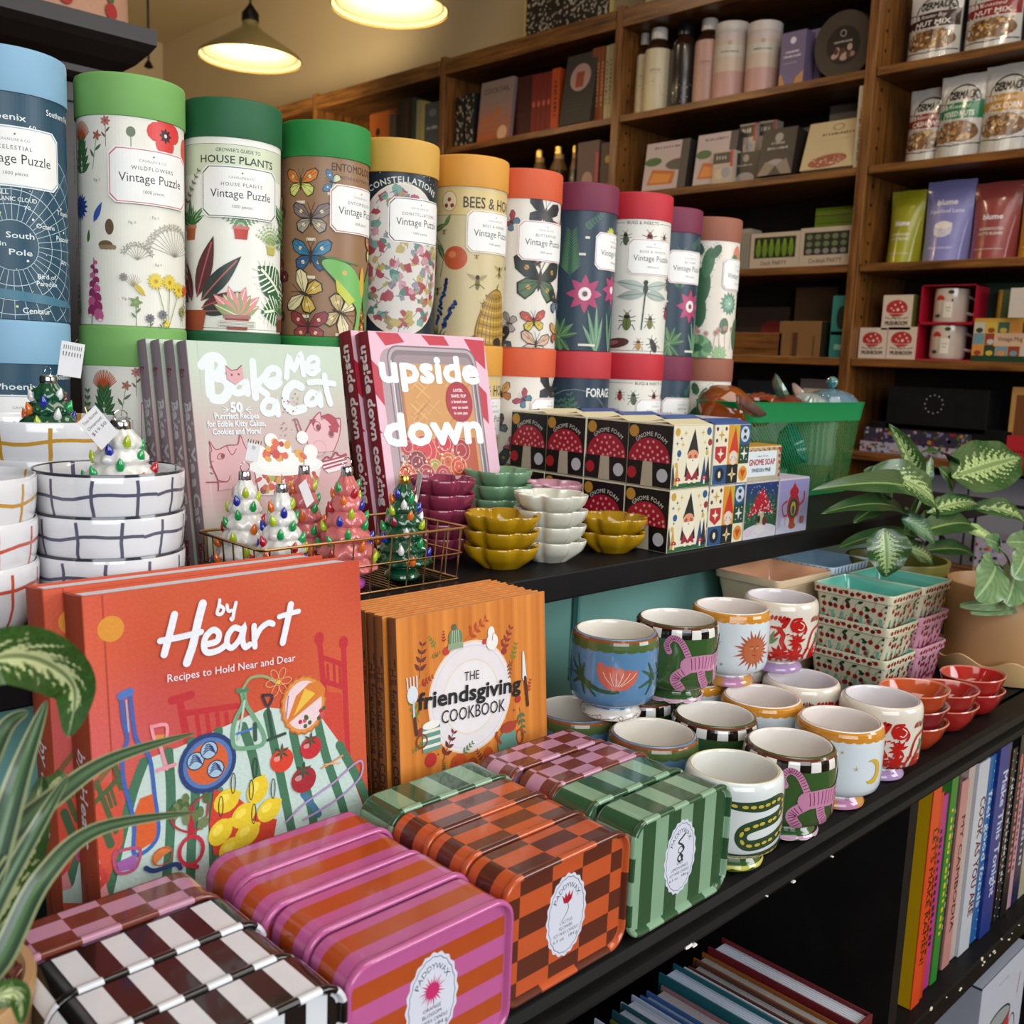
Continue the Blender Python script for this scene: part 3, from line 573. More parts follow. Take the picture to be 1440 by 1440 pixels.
for i, (k, lid, body, fn, title, lx, bd, x, y, lab) in enumerate(TB):
    random.seed(40+i)
    t = tube(lid, body, fn, title, lab+', upper one of its pair', lx, bd); t.location = (x, y, ZU+.222); t.rotation_euler = (0, 0, tube_a0(x, y))
    if k == 'bot': low = tube('b53038', '1f3345', A_for, None, 'red lidded dark navy forest tube standing under the plum lidded fern tube', 0); low.location = (x+.002, y, ZU); low.rotation_euler = (0, 0, tube_a0(x, y))
    else:
        d = dup(t, (x+random.uniform(-.002, .002), y+.0, ZU), tube_a0(x, y)+(.12 if k not in ('wild', 'butt', 'bugs') else .5), lab+', standing under its twin')
# ------------------------------------------------------------------ the four cookbooks on display
def lean_m(lean): return Vector((0, sin(lean), cos(lean)))
def tracer(x0, y0, z0, lean):      # maps a point seen on a leaning cover to its millimetres on that cover
    v = lean_m(lean); u = Vector((1, 0, 0)); n = u.cross(v); o = Vector((x0, y0, z0))
    def f(px, py):
        d = ray(px, py); p = EYE+d*((o-EYE).dot(n)/d.dot(n))-o
        return (p.dot(u)*1000, p.dot(v)*1000)
    return f
def book(name, label, w, h, t, cover, spine, pages, front=None, spart=None, loc=(0, 0, 0), lean=0, m=PAPER, board=.0025, group=None, soft=False, cat='book', pin=.004):
    loc = (loc[0], loc[1], loc[2]+t*sin(lean)+.0002); b = thing(name, label, cat, loc, 0, group); b.rotation_euler = (-lean, 0, 0)
    fc = MB().box(0 if not soft else 0, w, 0, board, 0, h, cover, .0006)
    if front:
        a = Art(.02); front(a); a.clip(.3, .3, w*1000-.3, h*1000-.3); fc.art(a, plane_map((0, 0, 0), (1, 0, 0), (0, 0, 1)))
    fc.obj('front_cover', m, b)
    MB().box(.001, w, t-board, t, 0, h, cover, .0006).obj('back_cover', m, b)
    sp = MB(); n = 8
    ps = [(-.0022*sin(pi*i/n) if not soft else 0, t*i/n) for i in range(n+1)]
    sp.prism([(x-.0004, y) for x, y in ps]+[(.0016, t-.0002), (.0016, .0002)], 0, h, spine, 'z')
    if spart:
        a = Art(.05); spart(a)
        def sm(u, v, w_): k = min(max(1-u*mm/t, 0), 1); return Vector((-.0004-(0 if soft else .0022)*sin(pi*k)-w_*mm, t*k, v*mm))
        sp.art(a, sm)
    sp.obj('spine', m, b)
    pb = MB().box(.0016, w-pin, board, t-board, pin*.7, h-pin*.42, pages)
    for k in range(1, 12):
        y = board+(t-2*board)*k/12; pb.box(.002, w-pin+.0001, y-.00012, y+.00012, h-pin*.42, h-pin*.42+.00012, mixc(pages, '8a8578', .5))
    pb.obj('page_block', PAPER, b)
    return b
H_ = lambda tr, ox, oy, s: (lambda L: [tr(ox+L[i]/s, oy+L[i+1]/s) for i in range(0, len(L), 2)])
# ---- by Heart
BHx, BHy, BHl = .2255, .569, rad(5.4); W1, H1 = .201, .2445
tb = tracer(BHx, BHy, ZL, BHl); h = H_(tb, 0, 760, 2.769)
def byheart(a):
    random.seed(3)
    def bgc(u, v):
        n = sin(u*7+v*3)+sin(v*9-u*4)+sin(u*13+v*11)*.5
        c = mixc('b84228', 'c45632', .5+.25*n); c = mixc(c, 'c4586c', max(0, 1-abs(v-.62)*4.5)*max(0, .55-u)*1.3)
        return mixc(c, 'd8604a', max(0, .2-u)*2)
    a.grad(0, 0, 201, 244.5, 40, 48, bgc)
    def st(L, wd, c, k=6, **q): a.curve(h(L), wd, c, k, **q)
    def pl(L, c): a.poly(h(L), c)
    a.line([(12, 0), (12, 244)], 1.2, 'a83c28', caps=False)
    cx, cy = h([432, 362])[0]; a.ell(cx, cy, 8.2, 8, 'cf8a2e', n=20)
    R = 'b4282f'
    # chairs in red behind the table
    st([668, 640, 745, 618], 5.5, R); st([700, 640, 735, 830], 5, R); st([720, 690, 925, 660], 4, R); 
    for x in (765, 805, 845, 880): st([x, 690, x+12, 780], 3, R)
    st([1243, 400, 1262, 600], 4.5, R); st([1337, 412, 1345, 640, 1355, 880], 4.5, R); st([1255, 470, 1342, 500], 3.5, R); st([1255, 560, 1345, 590], 3.5, R); a.ell(*h([1243, 398])[0], 4, 5, R); a.ell(*h([1337, 412])[0], 4, 5, R)
    for x in (1275, 1300, 1322): st([x, 500, x+4, 575], 2.2, R)
    pl([1240, 600, 1330, 610, 1350, 900, 1300, 860, 1262, 700], mixc(R, 'c64a30', .6))
    # striped cloth
    pl([540, 880, 700, 820, 1040, 665, 1240, 690, 1320, 800, 1440, 1120, 1440, 1480, 380, 1480, 470, 1180], 'b9cdc6')
    for L in ([560, 880, 520, 990, 470, 1180, 420, 1400], [655, 840, 665, 1000, 660, 1200, 640, 1400], [745, 800, 760, 1000, 745, 1200, 740, 1440], [850, 760, 830, 950, 830, 1180, 835, 1400], [945, 740, 985, 860, 1010, 1000], [1040, 690, 1075, 850, 1130, 1120, 1160, 1250], [1140, 760, 1165, 880, 1215, 1080, 1230, 1240], [1235, 720, 1270, 860, 1330, 1040, 1370, 1200], [1320, 810, 1400, 960, 1440, 1060]):
        st(L, 6.5, '3f6e52'); 
    st([855, 990, 850, 1400], 5, '4f7e62'); st([1180, 1000, 1240, 1080], 5, '3f6e8c')
    # green chair left, rug
    pl([372, 960, 350, 1200, 400, 1400, 480, 1180, 470, 960], 'c94a34'); G = '4a5a34'
    st([360, 985, 440, 880], 3.4, '7a5a34'); st([365, 1040, 470, 935], 3.2, G); st([375, 960, 425, 1090, 450, 1150], 3.4, G); st([440, 870, 470, 980], 3.4, G)
    for x in (395, 412, 428): st([x, 985+(412-x)*.6, x+22, 1055+(412-x)*.6], 2, G)
    st([400, 1120, 430, 1200], 5, '3f5a3a'); pl([350, 1240, 385, 1260, 430, 1420, 360, 1440], 'd88a8c'); st([365, 1270, 405, 1330, 370, 1380], 4, 'c23a34')
    # blue bottle and salt shaker
    pl([545, 1020, 600, 1000, 612, 1180, 545, 1220, 522, 1210, 515, 1100], 'cf5a26')
    st([470, 625, 480, 720, 495, 790, 478, 850, 480, 950, 520, 1110, 525, 1240, 612, 1170, 600, 1000, 580, 860, 535, 800, 520, 740, 505, 610], 2.6, '3a5fa8'); st([470, 622, 505, 606], 5, '4a6fb8'); st([490, 640, 500, 760], 1.2, '8fa8d0')
    st([588, 740, 600, 790, 622, 812, 645, 790, 645, 735, 588, 742], 2.2, 'e0909a'); pl([602, 775, 640, 770, 630, 806, 612, 804], 'd08a3a'); st([622, 812, 635, 860, 648, 905], 2.4, 'd8909c'); st([612, 912, 680, 888], 2.6, 'd8909c')
    # plate of shells
    cx, cy = h([808, 882])[0]; a.ell(cx, cy, 20.5, 20, '24386c', n=28); a.ell(cx, cy, 18.6, 18, '4a70a8', n=28); a.ring(cx, cy, 18.6, 18, 1.2, '24386c'); a.ell(cx, cy, 14.5, 14, 'c85a2a', n=24)
    for x, y in ((760, 875), (812, 832), (838, 905)):
        q = h([x, y])[0]; a.ell(*q, 6.4, 6.2, '1c2c4c', n=14); a.ell(*q, 5.6, 5.4, '9ab8cc', n=14)
        for k in range(4): a.curve([(q[0]-4.5+k*.8, q[1]-2+k*1.8), (q[0], q[1]+.2+k*1.3), (q[0]+4.6-k*.6, q[1]-3+k*1.4)], .8, '24386c', 4)
    # green jug and flower
    J = '6a9a78'; st([935, 600, 945, 650, 912, 720, 905, 800, 930, 825, 1015, 812, 1025, 770, 985, 700, 955, 650, 950, 598], 3, J); st([925, 600, 960, 596], 3.4, '4a7a58'); st([950, 640, 935, 740, 925, 790], 1.6, 'a8c4b0'); st([920, 768, 1000, 740], 1.6, '4a70b8')
    st([945, 590, 975, 550, 1030, 545, 1075, 570], 2, '8a9a6c'); q = h([1083, 566])[0]
    for k in range(6): a.ring(q[0]+6*cos(k*1.05), q[1]+6.4*sin(k*1.05), 4.4, 2.6, .5, 'd8a070', 12, k*60)
    a.ell(*q, 1.6, c='d8b03a')
    st([1020, 622, 1040, 660, 1058, 620, 1020, 618], 2, '3a2c34'); st([1042, 665, 1060, 780], 2, '2c4438'); st([1040, 792, 1108, 766], 2.2, '2c4438'); st([990, 730, 992, 790], 3, '2c5038')
    # pie
    q = h([1180, 655])[0]; a.ell(*q, 17.5, 20, 'd08a3c', n=28); a.ring(*q, 18.5, 21, 1.4, 'b8662c', 40, 0, .03, 20); a.ell(*q, 15, 17.4, 'dcc4c8', n=24)
    pl([1200, 570, 1240, 560, 1265, 590, 1260, 610, 1110, 735, 1150, 620], 'c8742a'); pl([1185, 590, 1225, 610, 1140, 700], 'dab040'); 
    for k in range(18): x, y = random.uniform(1165, 1262), random.uniform(655, 740); (x-1180)**2+(y-655)**2 < 8200 and x+y > 1850 and a.ell(*h([x, y])[0], 1.7, 1.7, random.choice(('a8283a', '3f5a34', 'c04a5a')), n=7)
    st([1120, 620, 1112, 700], 1, '9a6ab0')
    # tomatoes
    for x, y, rx, c in ((1095, 870, 9.2, 'cb3a22'), (1208, 820, 8.8, 'b8242c'), (1180, 945, 10.2, '9c1f2a')):
        q = h([x, y])[0]; a.ell(*q, rx, rx*.92, c, n=18); a.ell(q[0]-rx*.4, q[1]+rx*.2, rx*.3, rx*.2, mixc(c, 'ffffff', .22)); 
        for k in range(6): leaf(a, q[0], q[1]+rx*.62, rx*.7, rx*.2, 60*k+20, '2c4a34', None, 3)
    # lemons on red
    pl([830, 985, 905, 1000, 1000, 1080, 1075, 1100, 1060, 1190, 830, 1240, 812, 1120], 'c23a26')
    for x, y, an in ((880, 1028, 15), (1000, 985, 60), (945, 1085, 30), (1045, 1062, 25), (856, 1150, 40), (960, 1155, 25), (900, 1215, 10)):
        q = h([x, y])[0]; a.ell(*q, 9.6, 7.8, 'dcbf28', an, 16); a.ell(q[0]-2, q[1]+2, 4.5, 3, 'e8d250', an, 10); k = rad(an); a.ell(q[0]+9.4*cos(k), q[1]+9.4*sin(k), 1.8, c='dcbf28', n=7)
    for x, y in ((857, 1050), (990, 900), (905, 960), (1060, 980), (985, 1078), (975, 985)): q = h([x, y])[0]; a.ring(q[0], q[1], 2, 7.2, .8, '2c3424', 14, -4)
    # strainer with artichokes
    st([652, 1070, 680, 1130, 740, 1150, 790, 1120, 805, 1060, 800, 1010, 760, 1030, 740, 1060], 1.4, 'a82c34'); st([740, 1060, 742, 1160], 4.6, 'a82430')
    for k in range(14): x, y = random.uniform(665, 800), random.uniform(1005, 1120); a.ell(*h([x, y])[0], 2.6, 4, random.choice(('4a5f34', '5f7240', '6b7a50')), n=9)
    q = h([742, 1222])[0]; a.ring(*q, 9.5, 10.5, 2.6, 'b8283c', 20); st([720, 1275, 765, 1285], 3, 'b8283c')
    st([455, 1220, 440, 1250, 460, 1310, 525, 1290, 540, 1215, 455, 1225], 2, 'b04a6a'); pl([450, 1270, 530, 1235, 525, 1290, 462, 1305], '9a5aa0')
    q = h([630, 1245])[0]; a.ell(*q, 7, 6, 'd0743a', 20, 16, 0, 200); a.ring(*q, 7, 6, .8, 'b84a24', 16)
    st([565, 1290, 600, 1300, 680, 1275, 700, 1290], 3, '24386c'); st([1110, 1110, 1180, 1040, 1290, 960, 1380, 880, 1408, 880, 1395, 940, 1310, 1020, 1180, 1100], 1.6, 'a88ab8')
    st([1250, 900, 1300, 870, 1330, 850], 1.4, 'd08a5a'); st([1260, 885, 1320, 880], 1, 'd8a070')
    # brush lettering
    wht = 'dce0e8'
    def b(L, wd, **q): a.curve(h(L), wd, wht, 6, **q)
    b([852, 248, 848, 275, 842, 300, 858, 302, 868, 284, 856, 272, 845, 282], 2.3); b([880, 268, 886, 290, 900, 288], 2.3); b([915, 258, 908, 290, 902, 322, 896, 320], 2.5)
    b([620, 408, 700, 392, 780, 372], 4.0); b([676, 305, 660, 370, 636, 460], 4.8); b([786, 262, 768, 330, 748, 420, 724, 492], 5.6)
    b([800, 420, 840, 408, 848, 378, 826, 364, 798, 390, 790, 430, 806, 452, 848, 442, 880, 418], 4.2)
    b([930, 360, 906, 356, 884, 384, 880, 420, 900, 432, 930, 398, 946, 352, 940, 400, 950, 430, 968, 420], 4.1)
    b([985, 348, 986, 400, 988, 428], 4.1); b([988, 400, 1010, 358, 1040, 336, 1058, 340], 4.0)
    b([1128, 264, 1112, 340, 1096, 412], 4.8); b([1082, 312, 1120, 300, 1158, 290], 3.6)
    p0, p1 = h([648, 562])[0], h([1145, 478])[0]; A = math.degrees(atan2(p1[1]-p0[1], p1[0]-p0[0])); Lw = sqrt((p1[0]-p0[0])**2+(p1[1]-p0[1])**2)
    a.text('Recipes to Hold Near and Dear', (p0[0]+p1[0])/2, (p0[1]+p1[1])/2-1, 5.2, wht, .008, rot=A, wd=Lw)
def sp_bh(a):
    a.rect(0, 0, 29, 244, 'a03f22'); a.rect(0, 0, 29, 60, '8a3018')
    a.text('by Heart', 14, 118, 9, 'd8cfd4', .02, .3, rot=-90, wd=62, al='c'); a.text('RECIPES TO HOLD NEAR', 14, 45, 2.4, '5a1c10', 0, rot=-90)
b1 = book('hardcover_book', 'orange By Heart cookbook leaning in front, full painted cover showing', W1, H1, .0285, 'bb4a2b', 'a03f22', 'cfd2dc', byheart, sp_bh, (BHx, BHy, ZL), BHl, LINEN, .0022, 'orange By Heart cookbooks')
dup(b1, (.2135, BHy+.0298/cos(BHl), b1.location.z), None, 'orange By Heart cookbook behind its twin, only spine and top edge showing').rotation_euler = (-BHl, 0, 0)
# ---- friendsgiving
FGx, FGy, FGl = .4565, .5688, rad(5)
tf = tracer(FGx, FGy, ZL, FGl); g = H_(tf, 480, 780, 3.789)
def fgiving(a):
    a.grad(0, 0, 163, 198, 82, 1, lambda u, v: mixc('b8681e', 'cf7f30', .5+.28*sin(u*66)+.3*sin(u*23+1)+.2*sin(u*131)))
    def st(L, wd, c, k=6, **q): a.curve(g(L), wd, c, k, **q)
    P = lambda x, y: g([x, y])[0]
    c = P(692, 762); a.ell(c[0], c[1], 45.5, 46.5, 'd8c0a8', n=40); a.ell(c[0], c[1], 44, 45, 'd6d0d4', n=40); a.ring(c[0], c[1], 41.5, 42.5, .8, 'c8c2c8', 40); a.ring(c[0], c[1], 30.5, 31, 1.1, 'd6c8b4', 36); a.ell(c[0], c[1], 29, 29.5, 'dad5d8', n=36)
    p0, p1 = P(425, 800), P(955, 700); A = math.degrees(atan2(p1[1]-p0[1], p1[0]-p0[0]))
    # autumn wreath
    for x, y, s, an, cc in ((420, 600, 26, 80, '6a2c1e'), (700, 420, 26, 30, 'a8401e'), (545, 460, 10, 90, '8c2a24'), (490, 485, 12, 120, '5f7a34'), (492, 548, 10, 20, '7a6a2c'), (870, 480, 22, 60, '8c2a24'), (915, 545, 16, 70, '6a7a2c'), (895, 600, 14, -90, '7a4a20'), (395, 850, 22, 110, '5f7a34'), (440, 690, 14, 20, '9c2a28'), (955, 870, 22, -80, '4a6a44'), (920, 900, 9, 0, '8c2a24'), (995, 720, 12, 70, '9c3a1e'), (560, 1050, 24, 60, '6a2420'), (425, 1020, 13, 200, '5f7a34'), (660, 1050, 14, 30, '5f7a44'), (740, 1085, 12, 120, '8c2a24'), (545, 1155, 9, 90, '3f5a34')):
        q = P(x, y); sprig(a, q[0]-s*.4*cos(rad(an)), q[1]-s*.4*sin(rad(an)), s, an, cc, 4, s*.36, s*.17)
    for x, y, r, cc in ((557, 520, 3.6, 'b8302a'), (760, 470, 2.4, 'b8302a'), (475, 1100, 6, 'a82424'), (625, 1120, 9, 'b84a1e'), (695, 1120, 6, 'a8401e'), (420, 950, 3, '8c2a24'), (865, 520, 3, '8c2a24'), (938, 775, 3.4, 'a82424'), (780, 1060, 5, 'b84a1e')): a.ell(*P(x, y), r, r*.95, cc, n=12)
    for k in range(16): an = k*.3927; a.ell(c[0]+(53+3*sin(k*5))*cos(an), c[1]+(55+3*cos(k*3))*sin(an), 1, 1, 'a8342a', n=6)
    q = P(605, 450); a.ell(q[0], q[1], 7.5, 8, '5f7a5c', 0, 14); a.rect(q[0]-8, q[1]-9, q[0]+8, q[1]-4, '86987a'); a.ell(q[0]-1, q[1]+9, 2.6, c='4a5f44'); [a.line([(q[0]-4+k*2.6, q[1]-4), (q[0]-3+k*2, q[1]+6)], .8, 'a8b49a') for k in range(4)]
    q = P(800, 450); a.ell(q[0], q[1]-3, 6.6, 7, 'e0dcd6'); a.ell(q[0]-1, q[1]+5, 3.8, 5, 'e0dcd6'); a.line([(q[0], q[1]-2), (q[0]+1, q[1]+4)], .6, '3a3a5a')
    q = P(375, 720); [a.line([(q[0]-5+k*3.2, q[1]+9), (q[0]-4.4+k*3, q[1])], 1.1, 'c8d0d8') for k in range(4)]; a.ell(q[0], q[1]-5, 5.4, 7, 'c8d0d8'); a.line([(q[0]+.6, q[1]-10), P(385, 880)], 1.8, 'b8c0c8'); a.line([P(388, 880), P(398, 965)], 3, '4a2c1c')
    st([965, 525, 972, 660], 4.6, 'c8d8de', taper=lambda t: .4+.7*t); st([975, 660, 990, 805], 3.2, '4a2418')
    q = P(478, 985); a.rect(q[0]-9, q[1]-10, q[0]+9, q[1]+10, '5f8a80'); a.ell(q[0], q[1]+11, 9, 3.4, 'e0dcd6'); [a.rect(q[0]-9, q[1]-7+k*6, q[0]+9, q[1]-4.6+k*6, 'd8d4c8') for k in range(3)]; a.ring(q[0]-10, q[1], 6, 6, 1.6, '7a3a20', 16)
    q = P(885, 1005); a.ell(q[0], q[1], 12, 11, '5f8a7c', 0, 18); a.ell(q[0]+1, q[1]+13, 9, 5, '9c3a24', 0, 14); a.ring(q[0]+14, q[1]+2, 5, 7, 1.6, '9c3a24', 16); st([845, 1010, 825, 975, 825, 955], 2.6, '9c3a24')
def fgiving2(a):
    fgiving(a); P = lambda x, y: g([x, y])[0]; p0, p1 = P(425, 800), P(955, 700); A = math.degrees(atan2(p1[1]-p0[1], p1[0]-p0[0])); c = P(692, 762)
    a.text('THE', *P(692, 672), 7.6, '1c1a1e', .004, rot=A, wd=16); a.text('friendsgiving', c[0]-.5, P(692, 778)[1], 13.2, '141216', .03, rot=A, wd=112); a.text('COOKBOOK', *P(704, 872), 11, '1c1a1e', .002, rot=A, wd=70)
def sp_fg(a): a.rect(0, 0, 10.4, 198, '6a3a16'); a.text('THE friendsgiving COOKBOOK', 5.2, 92, 4.6, '2a140a', .02, rot=-90, wd=150); a.ell(5.2, 182, 2, 3, '3a2a14')
names = ['foremost of its stack with the whole plate cover showing', 'second of its stack', 'third of its stack from the front', 'fourth of its stack, three behind the front copy', 'fifth of its stack, next to the rearmost', 'rearmost of its stack by the black shelf edge']
b = book('hardcover_book', 'orange Friendsgiving cookbook, '+names[0], .163, .198, .0102, 'c8762a', '6a3a16', 'c08a50', fgiving2, sp_fg, (FGx, FGy, ZL), FGl, PAPER, .0022, 'orange Friendsgiving cookbooks', pin=.002)
for k in range(1, 6): dup(b, (FGx-.0035*(k > 0)-.001*(k % 2), FGy+.0110*k/cos(FGl), b.location.z), None, 'orange Friendsgiving cookbook, '+names[k])
# ---- Bake Me a Cat
BCx, BCy, BCl = .413, .795, rad(11)
tc_ = tracer(BCx, BCy, ZU, BCl); c_ = H_(tc_, 240, 460, 4.8)
def bakecat(a):
    random.seed(5)
    a.grad(0, 0, 161, 211.5, 3, 40, lambda u, v: mixc(mixc('b9a39f', 'b4c2b0', max(0, min(1, abs(v-.5)*3.8-.5))), 'c48a90', max(0, .6-abs(v-.38)*3.2)))
    a.line([(10, 0), (10, 211)], .9, 'a8b4a8', caps=False)
    P = lambda x, y: c_([x, y])[0]; wt = 'd3d9dc'
    def b(L, wd, c=wt, k=5, **q): a.curve(c_(L), wd, c, k, **q)
    b([210, 285, 260, 232, 320, 235, 352, 285, 320, 340, 270, 372], 8.5); b([262, 250, 262, 380, 270, 480], 9); b([300, 362, 370, 385, 392, 450, 350, 510, 290, 510], 9)
    b([500, 400, 450, 392, 420, 430, 440, 470, 490, 460, 512, 410, 518, 475], 6.5); b([552, 260, 560, 380, 572, 500], 7.2); b([650, 340, 585, 420, 650, 480], 6.6)
    b([640, 395, 720, 375, 725, 320, 680, 305, 640, 345, 645, 400, 690, 430, 735, 400], 6.4)
    b([780, 365, 795, 235, 830, 310, 875, 215, 895, 345], 6); b([915, 295, 985, 285, 985, 240, 945, 235, 915, 280, 925, 325, 960, 340, 995, 310], 5.6)
    b([700, 530, 650, 520, 620, 565, 640, 605, 690, 600, 712, 540, 722, 615], 6.4)
    b([880, 430, 830, 410, 780, 460, 775, 540, 820, 590, 895, 575], 8.2); b([985, 480, 945, 470, 915, 515, 930, 545, 975, 535, 1000, 480, 1010, 550], 6.6); b([1035, 355, 1050, 450, 1075, 540], 6.6); b([930, 400, 1000, 395, 1100, 408], 5.8)
    q = P(430, 350); a.poly([(q[0]-8, q[1]-4), (q[0]-8, q[1]+8), (q[0]-3, q[1]+4), (q[0]+3, q[1]+5), (q[0]+8, q[1]+9), (q[0]+9, q[1]-3), (q[0], q[1]-9)], 'c9959a'); a.ell(q[0]-3, q[1], 1, c='5a1c2c'); a.ell(q[0]+4, q[1]+.6, 1, c='5a1c2c'); a.line([(q[0]-8, q[1]+8), (q[0]-3, q[1]+4), (q[0]+3, q[1]+5), (q[0]+8, q[1]+9)], .8, '7a1c34')
    a.text('50', *P(445, 600), 9, wt, .05); 
    for k, t in enumerate(('Purrrfect Recipes', 'for Edible Kitty Cakes,', 'Cookies and More!')): a.text(t, *P(448, 645+k*52), 5.4, wt, .03, wd=(44, 58, 48)[k])
    for sg in (-1, 1):
        for d in (-1, 0, 1): q = P(445+sg*58, 585); a.line([q, (q[0]+sg*5, q[1]+d*3)], .8, wt)
    LN = '8c2438'
    # striped plain cats drawn in line
    a.poly(c_([262, 800, 300, 850, 450, 820, 465, 760, 500, 830, 540, 900, 560, 1000, 560, 1100, 320, 1130, 315, 1060, 275, 960, 265, 880]), 'c4979a')
    b([320, 1130, 318, 1060, 275, 960, 265, 880, 275, 860, 260, 800, 305, 855, 380, 825, 450, 818, 465, 755, 500, 835, 545, 900], .9, LN); b([315, 900, 330, 880, 360, 890, 350, 915, 315, 915, 315, 900], .9, LN); a.ell(*P(348, 898), 2, c='7a1c34'); b([375, 830, 410, 890, 440, 850], .8, LN)
    for y in (930, 970, 1010): b([265, y, 285, y+8], .8, LN)
    b([320, 1060, 380, 1070, 400, 1030], .8, LN); b([240, 1075, 380, 1072], 1.1, LN)
    a.poly(c_([905, 740, 930, 690, 1000, 600, 1015, 640, 1090, 625, 1110, 670, 1140, 645, 1135, 760, 1100, 860, 1000, 870, 930, 830]), 'cfa3a8')
    a.poly(c_([1010, 625, 1060, 608, 1110, 640, 1140, 700, 1090, 700, 1060, 665]), '9c2038'); a.poly(c_([1060, 690, 1130, 690, 1125, 740, 1075, 730]), '9c2038'); a.poly(c_([935, 650, 980, 645, 960, 700]), '9c2038')
    b([905, 740, 930, 690, 955, 650, 1005, 600, 1015, 650, 1060, 612, 1110, 640, 1142, 648, 1135, 760, 1095, 865], .9, LN); a.ring(*P(985, 695), 4.5, 5, .8, LN, 14); a.ell(*P(992, 702), 2.6, 3, '7a1c34'); a.ell(*P(1080, 745), 2.6, 3, '7a1c34'); a.ring(*P(1080, 745), 3.6, 4.4, .7, LN, 14)
    b([885, 740, 850, 650, 820, 655], .9, LN); b([860, 740, 835, 655], .9, LN); a.ring(*P(1000, 845), 8, 8, .6, 'a88a94', 18)
    a.poly(c_([1015, 930, 1180, 880, 1185, 935, 1150, 985, 1060, 1010, 1030, 985]), 'dccdd0'); [b([1020+k*8, 935+k*24, 1100, 915+k*24, 1182, 892+k*24], 1.9, '9c2038', 4) for k in range(3)]; b([1020, 930, 1050, 900, 1080, 910, 1110, 870, 1140, 895, 1180, 880], 1.6, LN)
    # the layered cream cake
    a.poly(c_([560, 980, 600, 1160, 970, 1160, 1010, 980]), 'cfc8c4')
    def bits(n, x0, x1, y0, y1, cs, r0, r1):
        a.hold = True
        for k in range(n): q = P(random.uniform(x0, x1), random.uniform(y0, y1)); a.ell(*q, random.uniform(r0, r1), random.uniform(r0, r1), random.choice(cs), random.uniform(0, 90), 7)
        a.hold = False; a.n += 5
    bits(46, 590, 985, 1010, 1070, ['b8402a', 'a82c2a', 'c88a2c', '8a9a34', '7a2430'], 1.6, 4); bits(30, 600, 970, 1100, 1150, ['7a2430', 'b8402a', 'a88a2c'], 2, 4)
    a.ell(*P(780, 960), 40, 9.5, 'd8d8d6', 0, 26); a.ell(*P(790, 940), 33, 9, 'e0dedc', 0, 24)
    for x, y, r in ((600, 890, 9), (750, 850, 10), (940, 870, 8), (675, 790, 7), (885, 770, 6.4)): a.ell(*P(x, y), r, r*.95, 'dedad8', 0, 16)
    bits(18, 640, 910, 800, 920, ['b4322a', 'c8542c', 'a8242c', 'c8963c'], 2.6, 5); bits(30, 740, 860, 470, 780, ['6a6a70', '8c8c90', 'a8303c'], .4, .9)
def sp_bc(a):
    a.rect(0, 0, 17.6, 211, '86757a'); a.text('Bake Me a Cat', 8.8, 104, 8, 'b5b0b2', .045, rot=-90, wd=106); a.text('Kim-Joy', 8.8, 20, 5.5, '7a1c30', .05, rot=-90, wd=26)
    q = (8.8, 182); a.ell(*q, 3, 2.6, '7a1c30'); [a.ell(q[0]-3.4+2.3*k, q[1]+3.6+.8*(k in (1, 2)), 1, 1.4, '7a1c30', n=7) for k in range(4)]
BCL = ['foremost copy with the pink cat cover showing', 'second copy, spine showing', 'third copy, spine showing between two others', 'rearmost copy, spine nearest the green tube']
b = book('hardcover_book', 'Bake Me a Cat cookbook, '+BCL[0], .161, .2115, .0176, 'b4bfb0', '86757a', 'cfcac4', bakecat, sp_bc, (BCx, BCy, ZU), BCl, CARD, .0025, 'Bake Me a Cat cookbooks', pin=.003)
for k, dx in ((1, -.003), (2, -.007), (3, -.011)): dup(b, (BCx+dx, BCy+.0185*k/cos(BCl), b.location.z), None, 'Bake Me a Cat cookbook, '+BCL[k])
